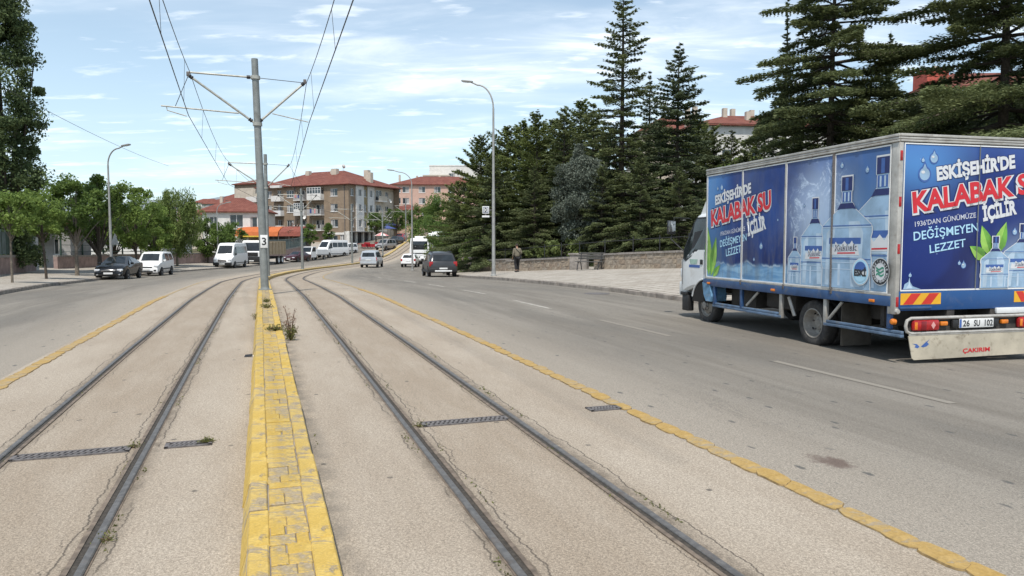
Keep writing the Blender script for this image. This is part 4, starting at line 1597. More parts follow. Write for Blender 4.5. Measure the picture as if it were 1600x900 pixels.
    m.face([(xs - .004, 5.90, 1.20), (xs - .004, 5.55, 1.20), (xs - .004, 5.60, 1.10), (xs - .004, 5.86, 1.10)])
    m.build('sticker', plain('sticker_green', (.35, .5, .42), .4), cab_o, 0)
    # windscreen and front
    m = MB()
    for a, b in (((-.98, 5.83, 2.06), (.98, 5.83, 2.06)),):
        m.face([(CX - .98, 5.845, 2.05), (CX + .98, 5.845, 2.05), (CX + 1.03, 6.20, 1.51), (CX + 1.03, 6.30, 1.25), (CX - 1.03, 6.30, 1.25), (CX - 1.03, 6.20, 1.51)])
    m.build('windscreen', T['car_glass'], cab_o, 0)
    bm_ = MB(); bm_.box(CX - HW + .02, CX + HW - .02, 6.10, 6.42, .40, .72, .05); bm_.build('front_bumper', cabw, cab_o)
    bm_ = MB(); bm_.box(CX - .75, CX + .75, 6.33, 6.39, .80, 1.02, .02); bm_.build('grille', T['black'], cab_o)
    for sx in (-1, 1):
        bm_ = MB(); bm_.box(CX + sx * .98 - .13, CX + sx * .98 + .13, 6.28, 6.36, .80, 1.0, .03); bm_.build('headlight', T['lamp_glass'], cab_o)
    # corner valance, black step
    bm_ = MB(); bm_.box(xs + .01, xs + .16, 5.98, 6.24, .10, .44, .02); bm_.build('mud_flap', T['black'], cab_o)
    bm_ = MB(); bm_.box(xs + .0, xs + .10, 6.02, 6.30, .43, .50, .01); bm_.build('valance', T['black'], cab_o)
    # wheel arch: dark liner and white lip
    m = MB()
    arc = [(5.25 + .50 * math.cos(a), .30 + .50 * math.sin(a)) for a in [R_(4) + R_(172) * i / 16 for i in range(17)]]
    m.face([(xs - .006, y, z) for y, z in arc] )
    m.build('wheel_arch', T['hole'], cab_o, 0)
    m = MB()
    m.tube([(xs - .008, 5.25 + .51 * math.cos(a), .30 + .51 * math.sin(a)) for a in [R_(15) + R_(150) * i / 14 for i in range(15)]], .018, 6)
    m.build('arch_lip', cabw, cab_o)
    # pale blue mudguard behind the front wheel
    m = MB()
    m.prism([(4.80, .72), (5.08, .76), (5.02, .52), (4.93, .40), (4.74, .40), (4.72, .50)], Matrix(((0, 0, 1, XL - .03), (1, 0, 0, 0), (0, 1, 0, 0), (0, 0, 0, 1))), .34)
    m.build('mudguard', plain('pale_blue_guard', (.13, .27, .42), .6, 0, .35, 5, 0, ((.42, .40, .37), 6, .8)), root)
    # wind deflector
    m = MB()
    P = [(5.08, 2.10), (5.08, 2.72), (5.22, 2.70), (5.42, 2.56), (5.62, 2.34), (5.76, 2.15), (5.76, 2.10)]
    m.prism(P, Matrix(((0, 0, 1, CX - .95), (1, 0, 0, 0), (0, 1, 0, 0), (0, 0, 0, 1))), 1.9)
    df = m.build('wind_deflector', cabw, root)
    m = MB(); m.face([(CX - .953, 5.60, 2.20), (CX - .953, 5.22, 2.20), (CX - .953, 5.22, 2.32), (CX - .953, 5.52, 2.32)]); m.build('sticker', pr_grey, df, 0)
    # mirror on its bracket
    m = MB()
    m.tube([(xs + .05, 6.0, 2.05), (xs - .10, 6.42, 2.08), (xs - .16, 6.45, 1.62), (xs + .0, 6.16, 1.36)], .013, 6)
    br = m.build('mirror_bracket', T['black'], cab_o)
    m = MB(); m.box(xs - .26, xs - .07, 6.40, 6.47, 1.72, 2.02, .025); mi = m.build('mirror', T['black'], cab_o)
    m = MB(); m.box(xs - .245, xs - .085, 6.393, 6.40, 1.78, 2.0, .004); m.build('mirror_glass', plain('mirror_glass', (.55, .57, .58), .06, .9, .03), mi)
    bx('exhaust', dusty, .2, .4, 3.2, 3.9, .40, .58, .06)
    bx('cab_mount', dusty, -.6, 1.0, 4.95, 5.15, .60, 1.2)

    # measured heights are above the camera's foot level; the truck stands 8 cm lower
    off = Matrix.Translation((-XC_, 0, .08))
    seen = set()

    def shift(o):
        for ch in COL.objects:
            if ch.parent is o:
                if ch.data and ch.data.name not in seen:
                    seen.add(ch.data.name)
                    ch.data.transform(off)
                shift(ch)
    shift(root)
    a = R_(14.2)
    x = 6.08 + XC_ * math.cos(a)
    y = 9.96 + XC_ * math.sin(a)
    root.location = (x, y, -.08)
    root.rotation_euler = (R_(-.25), 0, a)
    return root


build_truck()

# ------------------------------------------------------------------ trees
def leaf_mesh(name, c, u, v, tone, mat, parent):
    """one small four-cornered leaf per row: centre c, half-length u, half-width v"""
    n = len(c)
    co = np.empty((n, 4, 3), dtype=np.float32)
    co[:, 0] = c - u
    co[:, 1] = c + v
    co[:, 2] = c + u
    co[:, 3] = c - v
    me = bpy.data.meshes.new(name)
    me.vertices.add(n * 4)
    me.vertices.foreach_set('co', co.ravel())
    me.loops.add(n * 4)
    me.loops.foreach_set('vertex_index', np.arange(n * 4, dtype=np.int32))
    me.polygons.add(n)
    me.polygons.foreach_set('loop_start', np.arange(0, n * 4, 4, dtype=np.int32))
    a = me.attributes.new('tone', 'FLOAT', 'POINT')
    a.data.foreach_set('value', np.repeat(np.clip(tone, 0, 1), 4).astype(np.float32))
    me.materials.append(mat)
    me.update(calc_edges=True)
    return link(bpy.data.objects.new(name, me), parent)


def unit(a):
    return a / np.maximum(np.linalg.norm(a, axis=1, keepdims=True), 1e-6)


def tree_root(x, y, name, label, cat, group=None, z=None):
    return empty(name, (x, y, zg(x, y, True) - .05 if z is None else z), random.uniform(0, 6.28), label, cat, group)


def conifer(x, y, h, rmax, label, mat='cedar', seed=0, bare=.1, power=.85, step=.46, dens=58, spire=.0, group='cedars and pines in the park', name='cedar_tree', up=(-4, 42), tr=None):
    rs = np.random.RandomState(seed)
    t = tree_root(x, y, name, label, 'conifer', group)
    tr = tr or .012 * h + .05
    m = MB()
    wob = [(rs.uniform(-.06, .06), rs.uniform(-.06, .06)) for _ in range(6)]
    m.tube([(wob[i][0] * (i < 5), wob[i][1] * (i < 5), -.2 + (h + .2) * i / 5) for i in range(6)], [tr * (1 - .18 * i) * (1.0 if i < 5 else .3) for i in range(6)], 8)
    C, U, V, T = [], [], [], []
    zb = bare * h
    z = zb
    ph = rs.uniform(0, 6.28)
    while z < h - .12:
        q = (z - zb) / (h - zb)
        R = rmax * ((1 - q) ** power) * (1 - spire * math.sin(math.pi * min(1, q * 1.15)) ** 2)
        R = max(R, .12)
        nb = int(rs.randint(5, 8) if q < .75 else rs.randint(4, 6))
        big = rs.uniform(.72, 1.12)
        for b in range(nb):
            az = ph + 2 * math.pi * b / nb + rs.uniform(-.35, .35)
            L = R * big * rs.uniform(.55, 1.30)
            ang = R_(up[0] + (up[1] - up[0]) * q ** 1.5 + rs.uniform(-7, 7))
            d = np.array([math.cos(az), math.sin(az), 0])
            sd = np.array([-math.sin(az), math.cos(az), 0])
            dr = rs.uniform(.05, .20) * L * (1 - q)
            z0 = z + rs.uniform(-.12, .12)
            if L > .5:
                pts = [tuple(d * L * f * math.cos(ang) + np.array([0, 0, z0 + L * f * math.sin(ang) - dr * f * f])) for f in (0, .35, .7, .95)]
                m.tube(pts, [max(.012, .022 * L ** .8), .016 * L ** .8 + .004, .008 * L ** .8 + .003, .004], 4, False)
            n = int(dens * 1.35 * L ** 1.35 + 14)
            u = rs.uniform(.10 if L < 1.5 else .22, 1.03, n) ** .85
            wmax = .29 * L * np.clip(1.08 - u, .03, 1) ** .8 + .06
            w = rs.uniform(-1, 1, n) * wmax
            # needles gather along side shoots, which leaves gaps between them
            k = max(3, int(L * 4.2))
            us = (np.floor(u * k) + .5 + rs.uniform(-.17, .17, n)) / k
            us = us + np.abs(w) / max(L, .3) * .45
            zz = z0 + L * us * math.sin(ang) - dr * us ** 2 + rs.normal(0, .028 + .012 * L, n) - .10 * np.abs(w)
            p = d[None] * (L * us * math.cos(ang))[:, None] + sd[None] * w[:, None]
            p[:, 2] = zz
            dirv = d[None] * .75 + sd[None] * (np.sign(w) * rs.uniform(.3, 1.1, n))[:, None] + rs.normal(0, .22, (n, 3))
            dirv = unit(dirv)
            upv = unit(np.array([0, 0, 1.])[None] + rs.normal(0, .55, (n, 3)))
            sv = unit(np.cross(dirv, upv))
            ln = rs.uniform(.08, .17, n)
            wd = rs.uniform(.024, .050, n)
            C.append(p); U.append(dirv * ln[:, None]); V.append(sv * wd[:, None])
            T.append(np.clip(rs.normal(.42, .16) + rs.normal(0, .20, n) + .25 * (us - .5), 0, 1))
        z += step * rs.uniform(.75, 1.3) * (1.0 if q < .7 else .75)
        ph += 1.1
    m.build('trunk', MT['bark'], t)
    leaf_mesh('crown', np.concatenate(C), np.concatenate(U), np.concatenate(V), np.concatenate(T), MT[mat], t)
    return t


def leafy(x, y, h, r, trunk_h, label, mat='lime', seed=0, n=9000, ls=.10, name='street_tree', cat='tree', group=None, tr=.09, clumps=46, shape=1.0, bark='bark', lean=0.0, droop=0.0, tall=None, z=None):
    rs = np.random.RandomState(seed + 100)
    t = tree_root(x, y, name, label, cat, group, z)
    zc = (trunk_h + h) / 2
    rz = (h - trunk_h) / 2
    dirs = unit(rs.normal(0, 1, (clumps, 3)))
    rad = rs.uniform(.25, 1.0, clumps) ** .45
    cc = dirs * rad[:, None] * np.array([r * .84, r * .84, rz * .86])
    if tall:
        zt_ = rs.uniform(-1, 1, clumps)
        az_ = rs.uniform(0, 6.28, clumps)
        rr_ = r * .80 * np.sqrt(rs.uniform(.15, 1, clumps)) * np.clip(1.02 - .8 * np.clip(zt_ - .1, 0, 1) ** 1.6, .1, 1) * np.clip(1.35 + zt_ * .9, .75, 1)
        cc = np.stack([rr_ * np.cos(az_), rr_ * np.sin(az_), zt_ * rz * .95], 1)
    if shape != 1.0:
        f = np.clip((cc[:, 2] / rz + 1) / 2, 0, 1)          # narrower towards the top
        cc[:, :2] *= (1 - (1 - shape) * f)[:, None]
    cc[:, 2] += zc
    cr = rs.uniform(.13, .42, clumps) * min(r, rz * 1.2)
    out_ = rs.uniform(0, 1, clumps) < .22
    cc[out_, :2] *= 1.16
    cr[out_] *= .6
    k = rs.randint(0, clumps, n)
    dv = unit(rs.normal(0, 1, (n, 3))) * (rs.uniform(0, 1, n) ** .45)[:, None] * cr[k][:, None]
    dv[:, 2] *= .8
    c = cc[k] + dv
    if droop:
        fall = rs.uniform(0, 1, n) ** 1.5 * droop
        c[:, 2] -= fall
        c[:, 2] = np.maximum(c[:, 2], trunk_h * .6)
    c[:, 0] += lean * c[:, 2]
    u = unit(rs.normal(0, 1, (n, 3)) + (np.array([0, 0, -1.6]) if droop else np.array([0, 0, -.2])))
    nn = unit(rs.normal(0, 1, (n, 3)) + np.array([0, 0, .9]))
    v = unit(np.cross(u, nn))
    l = ls * rs.uniform(.45, 1.45, n) * (1.5 if droop else 1.0)
    w = l * rs.uniform(.40, .62, n) * (.45 if droop else 1.0)
    ct = rs.normal(.45, .18, clumps)
    tone = ct[k] + rs.normal(0, .18, n)
    m = MB()
    m.tube([(0, 0, -.2), (lean * trunk_h * .5, 0, trunk_h * .5), (lean * trunk_h, 0, trunk_h * 1.02), (lean * zc, 0, zc + rz * .35)], [tr * 1.25, tr, tr * .85, tr * .3], 8)
    for i in range(min(clumps, 16)):
        q = cc[i]
        b = Vector((lean * trunk_h, 0, trunk_h * rs.uniform(.85, 1.25)))
        e = Vector((q[0] + lean * q[2], q[1], q[2]))
        m.tube([b, b.lerp(e, .5) + Vector((0, 0, .12)), e], [tr * .5, tr * .3, tr * .1], 5, False)
    m.build('trunk', MT[bark], t)
    leaf_mesh('crown', c, u * l[:, None], v * w[:, None], tone, MT[mat], t)
    return t


def px(xpix, dist):
    return (xpix - 800) / F_PX * dist


# hero conifers along the park wall
conifer(px(970, 52), 52, 19.6, 5.2, 'tallest slender cedar, its tip touching the top of the photo above the bench', 'cedar', 1, .06, .80, .56, 70, .22, up=(-8, 34))
conifer(px(1056, 50), 50, 14.9, 4.9, 'dense pointed cedar just left of the truck cab, evenly tiered', 'cedar_blue', 2, .05, .85, .44, 80, .12, up=(-8, 28))
conifer(px(1012, 60), 60, 15.6, 3.4, 'thin cedar tip between the tallest slender cedar and the pointed one by the cab', 'cedar_blue', 3, .10, .9, .46, 55, .3)
conifer(px(1292, 42), 42, 20.5, 6.6, 'broad layered cedar rising behind the middle of the truck box', 'cedar', 4, .05, .66, .56, 112, .0, up=(-13, 16), tr=.27)
conifer(px(1221, 56), 56, 19.8, 4.6, 'cedar with a long bare spire just left of the broad layered cedar', 'cedar_blue', 5, .08, 1.6, .46, 60, .0)
conifer(px(1380, 60), 60, 18.6, 4.6, 'narrow cedar between the two broad cedars above the truck', 'cedar_blue', 6, .1, 1.1, .46, 60, .1)
conifer(px(1556, 37), 37, 21.5, 9.0, 'biggest cedar at the right edge with wide shelves and a bare upper trunk', 'cedar', 7, .05, .55, .64, 108, .0, up=(-10, 16), tr=.34)
conifer(px(1462, 50), 50, 12.4, 5.4, 'low dark cedar behind the rear corner of the truck', 'cedar_blue', 8, .05, .70, .48, 66, .0)
conifer(px(1665, 46), 46, 18.5, 6.0, 'cedar beyond the biggest one, mostly outside the right edge', 'cedar', 9, .06, .7, .6, 50, .0)
conifer(px(1160, 47), 47, 7.2, 3.6, 'short cedar behind the truck cab roof', 'cedar', 10, .04, .7, .42, 70, .0)
# the dark belt of conifers left of them
A = conifer(px(880, 55), 55, 11.6, 4.6, 'dark cedar behind the silvery tree', 'cedar', 11, .04, .72, .46, 72, .0, up=(-8, 34))
B = conifer(px(838, 57), 57, 11.8, 4.2, 'ragged pine right of the tall lamp, with loose upper shoots', 'pine', 12, .05, .6, .44, 74, .0, up=(2, 50))
D = conifer(px(792, 60), 60, 11.4, 4.3, 'dark pine directly behind the tall lamp', 'pine', 13, .04, .6, .44, 72, .0, up=(-4, 46))
E_ = conifer(px(752, 62), 62, 10.9, 3.8, 'dark pine at the left end of the conifer belt', 'pine', 14, .04, .5, .44, 74, .0, up=(0, 52))
more = [
    (A, 925, 58, 1.08, 'cedar between the silvery tree and the tallest cedar'),
    (B, 905, 62, 1.16, 'pine top standing just behind the silvery tree'),
    (D, 862, 66, 1.12, 'pine top left of the silvery tree, farther back'),
    (E_, 818, 66, 1.14, 'pine behind the tall lamp, a little to its right'),
    (A, 770, 55, .74, 'shorter cedar under the bus stop sign'),
    (A, 728, 62, .62, 'low spreading cedar right of the dark SUV'),
    (D, 716, 72, .74, 'small dark pine above the coach'),
    (B, 1085, 60, 1.02, 'dark conifer behind the pointed cedar by the cab'),
    (A, 1112, 58, .92, 'conifer half hidden by the front of the truck box'),
    (D, 985, 66, 1.0, 'conifer filling the gap behind the tallest cedar'),
    (A, 1236, 50, .86, 'lower cedar behind the truck box, left of the broad cedar'),
    (A, 1345, 48, .92, 'lower cedar behind the truck box, right of the broad cedar'),
    (A, 1420, 44, .80, 'low cedar behind the rear half of the truck box'),
    (D, 1500, 52, 1.0, 'dark pine under the shelves of the biggest cedar'),
    (A, 1590, 48, 1.05, 'dark cedar at the right edge behind the truck rear'),
    (A, 1000, 46, .60, 'low cedar over the stone wall just right of the bench'),
    (A, 835, 52, .62, 'low spreading cedar over the wall behind the walking man'),
    (D, 945, 70, 1.06, 'pine deep in the belt, left of the tallest cedar'),
    (B, 1030, 68, 1.10, 'pine deep in the belt, right of the tallest cedar'),
    (E_, 880, 74, 1.12, 'pine deep in the belt behind the silvery tree'),
    (E_, 840, 78, 1.10, 'farthest pine of the belt seen right of the tall lamp'),
    (D, 775, 72, .98, 'farthest pine of the belt seen left of the tall lamp'),
    (A, 940, 48, .58, 'low cedar skirt behind the bench'),
    (A, 1140, 57, .88, 'conifer under the white house, right of the pointed cedar'),
    (D, 1178, 60, .93, 'pine hiding the wall of the white house near the truck roof'),
    (A, 1098, 63, 1.0, 'conifer left of the white house, behind the pointed cedar'),
    (A, 1272, 53, 1.02, 'conifer deep behind the truck box, left of the broad cedar trunk'),
    (D, 1318, 56, 1.08, 'conifer deep behind the truck box, right of the broad cedar trunk'),
    (A, 1452, 58, 1.18, 'dark conifer behind the rear corner post of the truck'),
    (D, 1528, 60, 1.28, 'tall dark pine just left of the biggest cedar trunk'),
    (A, 1602, 60, 1.34, 'tall dark cedar at the right edge, behind the biggest cedar'),
    (A, 1060, 44, .50, 'low cedar skirt by the wall next to the truck cab'),
]
for i, (src, xp, dist, sc, lab) in enumerate(more):
    X = px(xp, dist)
    clone(src, (X, dist, zg(X, dist, True) - .05), i * 1.7, lab, (sc * random.uniform(.95, 1.12), sc * random.uniform(.95, 1.12), sc))
leafy(px(905, 49), 49, 8.8, 2.5, .2, 'silvery grey leaved tree among the dark conifers', 'silver', 21, 46000, .070, 'silver_tree', 'tree', None, .12, 80, shape=.45)
leafy(px(1152, 52), 52, 8.2, 2.0, 1.5, 'bright green leafy tree in the gap above the truck cab', 'lime', 22, 8000, .10, 'leafy_tree', 'tree', None, .1)
for i, (xp, dist, h, r, lab, mat) in enumerate((
        (668, 96, 6.4, 3.2, 'yellow green bush crowding over the coach', 'lime_dark'),
        (700, 84, 5.4, 3.0, 'dark bush over the low wall right of the coach', 'lime_dark'),
        (872, 48, 2.0, 2.2, 'dull green bush under the silvery tree', 'pine'),
        (760, 58, 2.8, 2.2, 'shadowy bush behind the wall near the dark SUV', 'lime_dark'))):
    leafy(px(xp, dist), dist, h, r, .15, lab, mat, 30 + i, 7500, .11, 'bush', 'bush', None, .06, 40)
# left side
leafy(px(12, 48), 48, 20.0, 2.75, .3, 'tall dark poplar column at the left edge', 'poplar', 41, 78000, .10, 'poplar_tree', 'tree', None, .3, 330, tall=True)
SG = 'trees along the left pavement'
leafy(px(18, 32.4), 32.4, 4.15, 1.25, 2.05, 'thin young street tree nearest the left edge', 'lime', 42, 5200, .075, group=SG, tr=.045, bark='pale_bark')
leafy(px(72, 40), 40, 5.1, 1.35, 2.1, 'street tree with a leaning thin trunk, second from the left edge', 'lime', 43, 5600, .085, group=SG, tr=.06, lean=-.05)
leafy(px(120, 47.5), 47.5, 6.6, 2.05, 1.9, 'dense street tree left of the black car', 'lime_dark', 44, 11000, .095, group=SG, tr=.11, bark='pale_bark')
leafy(px(156, 56), 56, 8.2, 2.3, 1.3, 'dark broad tree directly behind the black car and lamp', 'lime_dark', 45, 14000, .10, group=SG, tr=.17)
leafy(px(213, 62), 62, 7.7, 2.6, 1.5, 'bright leafy tree above the white van on the left', 'lime', 46, 13000, .10, group=SG, tr=.11)
leafy(px(102, 66), 66, 6.5, 2.4, 1.2, 'tree farther back, between the second and third street trees', 'lime', 47, 8000, .12, group=SG, tr=.12)
leafy(px(277, 73), 73, 8.2, 2.6, 1.6, 'pale yellow green willow with hanging shoots', 'willow', 48, 17000, .11, 'willow_tree', 'tree', None, .11, 60, droop=1.5, bark='pale_bark')
leafy(px(238, 78), 78, 7.0, 2.2, 1.5, 'leafy tree behind the willow on its left side', 'lime', 49, 8000, .12, group=SG, tr=.12)
leafy(px(325, 84), 84, 5.3, 2.1, .7, 'round green tree left of the nearest minibus', 'lime_dark', 50, 10000, .11, group=SG, tr=.12)
leafy(px(366, 90), 90, 5.0, 1.9, .7, 'round dark tree behind the nearest minibus', 'lime_dark', 51, 8000, .11, group=SG, tr=.12)
leafy(px(180, 70), 70, 6.6, 2.6, .8, 'green tree in the band behind the lamp and the black car', 'lime', 62, 9000, .12, group=SG, tr=.12)
leafy(px(245, 68), 68, 6.0, 1.9, .8, 'bushy green tree just left of the willow', 'lime', 63, 8000, .11, group=SG, tr=.1)
leafy(px(40, 58), 58, 5.8, 2.2, 1.6, 'tree over the fence at the foot of the poplar', 'lime_dark', 52, 8000, .11, group=SG, tr=.12)
leafy(px(60, 75), 75, 6.0, 3.0, 1.2, 'broad tree far behind the gate on the left', 'lime_dark', 53, 8000, .14, group=SG, tr=.14)
leafy(px(486, 119), 119, 5.2, 1.3, 1.3, 'small tree in front of the apartment block, left of its pair', 'lime_dark', 54, 3500, .12, 'small_tree', 'tree', None, .07)
leafy(px(514, 122), 122, 5.4, 1.25, 1.2, 'small pointed tree in front of the apartment block, right of its pair', 'lime_dark', 55, 3500, .12, 'small_tree', 'tree', None, .07, shape=.4)
leafy(px(462, 124), 124, 5.0, 1.5, 1.0, 'sparse reddish bare tree before the apartment block', 'dry', 56, 900, .10, 'small_tree', 'tree', None, .08)
leafy(px(588, 131), 131, 6.2, 2.0, 2.2, 'round clipped tree before the white facade strip', 'lime_dark', 57, 5500, .12, 'round_tree', 'tree', None, .12)
leafy(px(620, 140), 140, 6.4, 2.5, 1.6, 'round dark tree left of the far poles', 'lime_dark', 58, 5500, .13, 'round_tree', 'tree', None, .12)
leafy(px(654, 150), 150, 6.5, 3.4, 1.0, 'dark tree behind the far poles', 'lime_dark', 59, 6000, .15, 'leafy_tree', 'tree', None, .14)
leafy(px(690, 130), 130, 8.6, 4.0, .8, 'broad dark tree before the pink building', 'lime_dark', 60, 9000, .16, 'leafy_tree', 'tree', None, .16)
conifer(px(706, 118), 118, 10.4, 2.6, 'far dark conifer before the right end of the pink building', 'pine', 61, .06, .8, .6, 36, 0, None, 'far_conifer')

# ------------------------------------------------------------------ buildings
def wall_frame(corner, u, n):
    """matrix: local x along the wall, y outwards, z up"""
    u = Vector((u[0], u[1], 0)).normalized()
    n = Vector((n[0], n[1], 0)).normalized()
    return Matrix(((u.x, n.x, 0, corner[0]), (u.y, n.y, 0, corner[1]), (0, 0, 1, corner[2] if len(corner) > 2 else 0), (0, 0, 0, 1)))


def facade(parent, M, u0, u1, z0, z1, holes, mat, depth=.2, name='wall'):
    us = sorted({u0, u1} | {h[0] for h in holes} | {h[1] for h in holes})
    zs = sorted({z0, z1} | {h[2] for h in holes} | {h[3] for h in holes})
    m = MB()

    def inside(a, b):
        return any(h[0] < a < h[1] and h[2] < b < h[3] for h in holes)
    for i in range(len(us) - 1):
        for j in range(len(zs) - 1):
            if not inside((us[i] + us[i + 1]) / 2, (zs[j] + zs[j + 1]) / 2):
                m.face([M @ Vector(p) for p in ((us[i], 0, zs[j]), (us[i + 1], 0, zs[j]), (us[i + 1], 0, zs[j + 1]), (us[i], 0, zs[j + 1]))])
    for a, b, c, d in holes:
        q = [(a, c), (b, c), (b, d), (a, d)]
        for k in range(4):
            p0, p1 = q[k], q[(k + 1) % 4]
            m.face([M @ Vector(p) for p in ((p0[0], 0, p0[1]), (p1[0], 0, p1[1]), (p1[0], -depth, p1[1]), (p0[0], -depth, p0[1]))])
    bmesh.ops.remove_doubles(m.bm, verts=m.bm.verts, dist=.001)
    return m.build(name, mat, parent, 0)


def window(parent, M, a, b, c, d, leaves=2, depth=.12, glass='glass', sill=True, fw=.065, transom=False):
    m = MB()
    def bar(x0, x1, z0, z1):
        m.box(x0, x1, -depth - .03, -depth + .03, z0, z1, M=M)
    bar(a, a + fw, c, d); bar(b - fw, b, c, d); bar(a + fw, b - fw, c, c + fw); bar(a + fw, b - fw, d - fw, d)
    for k in range(1, leaves):
        x = a + (b - a) * k / leaves
        bar(x - fw * .6, x + fw * .6, c + fw, d - fw)
    if transom:
        z = c + (d - c) * .62
        bar(a + fw, b - fw, z - .03, z + .03)
    w = m.build('window', MT['frame'], parent, 0)
    m = MB()
    m.face([M @ Vector(p) for p in ((a, -depth, c), (b, -depth, c), (b, -depth, d), (a, -depth, d))])
    m.build('pane', MT[glass], w, 0)
    if random.random() < .6:
        m = MB()
        q = random.uniform(.25, .5)
        x0 = a if random.random() < .5 else b - (b - a) * q
        m.face([M @ Vector(p) for p in ((x0 + .05, -depth - .05 + .06, c + .06), (x0 + (b - a) * q - .05, -depth + .01, c + .06), (x0 + (b - a) * q - .05, -depth + .01, d - .06), (x0 + .05, -depth + .01, d - .06))])
        m.build('curtain', MT['grey_wall'], w, 0)
    if sill:
        m = MB(); m.box(a - .06, b + .06, -.05, .07, c - .08, c - .005, M=M); m.build('sill', MT['frame'], w, 0)
    return w


def hip_roof(parent, M, u0, u1, v0, v1, z, rise, over=.55, gable=False):
    """v runs inwards (negative local y)"""
    a0, a1, b0, b1 = u0 - over, u1 + over, over, -(v1) - over
    m = MB()
    dv = (b0 - b1) / 2
    mid = (b0 + b1) / 2
    r0, r1 = (a0 + dv, a1 - dv) if not gable else (a0, a1)
    if r0 > r1:
        r0 = r1 = (a0 + a1) / 2
    P = lambda x, y, zz: M @ Vector((x, y, zz))
    c = [P(a0, b0, z), P(a1, b0, z), P(a1, b1, z), P(a0, b1, z), P(r0, mid, z + rise), P(r1, mid, z + rise)]
    d = [P(a0, b0, z - .16), P(a1, b0, z - .16), P(a1, b1, z - .16), P(a0, b1, z - .16)]
    m.face([c[0], c[1], c[5], c[4]]); m.face([c[2], c[3], c[4], c[5]]); m.face([c[1], c[2], c[5]]); m.face([c[3], c[0], c[4]])
    for k in range(4):
        m.face([d[k], d[(k + 1) % 4], c[(k + 1) % 4], c[k]])
    m.face(d)
    bmesh.ops.remove_doubles(m.bm, verts=m.bm.verts, dist=.001)
    return m.build('roof', MT['tile'], parent, 0)


def chimney(roof, M, u, v, z0, z1, w=.9, d=.6):
    m = MB(); m.box(u - w / 2, u + w / 2, -v - d / 2, -v + d / 2, z0, z1, M=M); c = m.build('chimney', MT['cream_wall'], roof, 0)
    return c


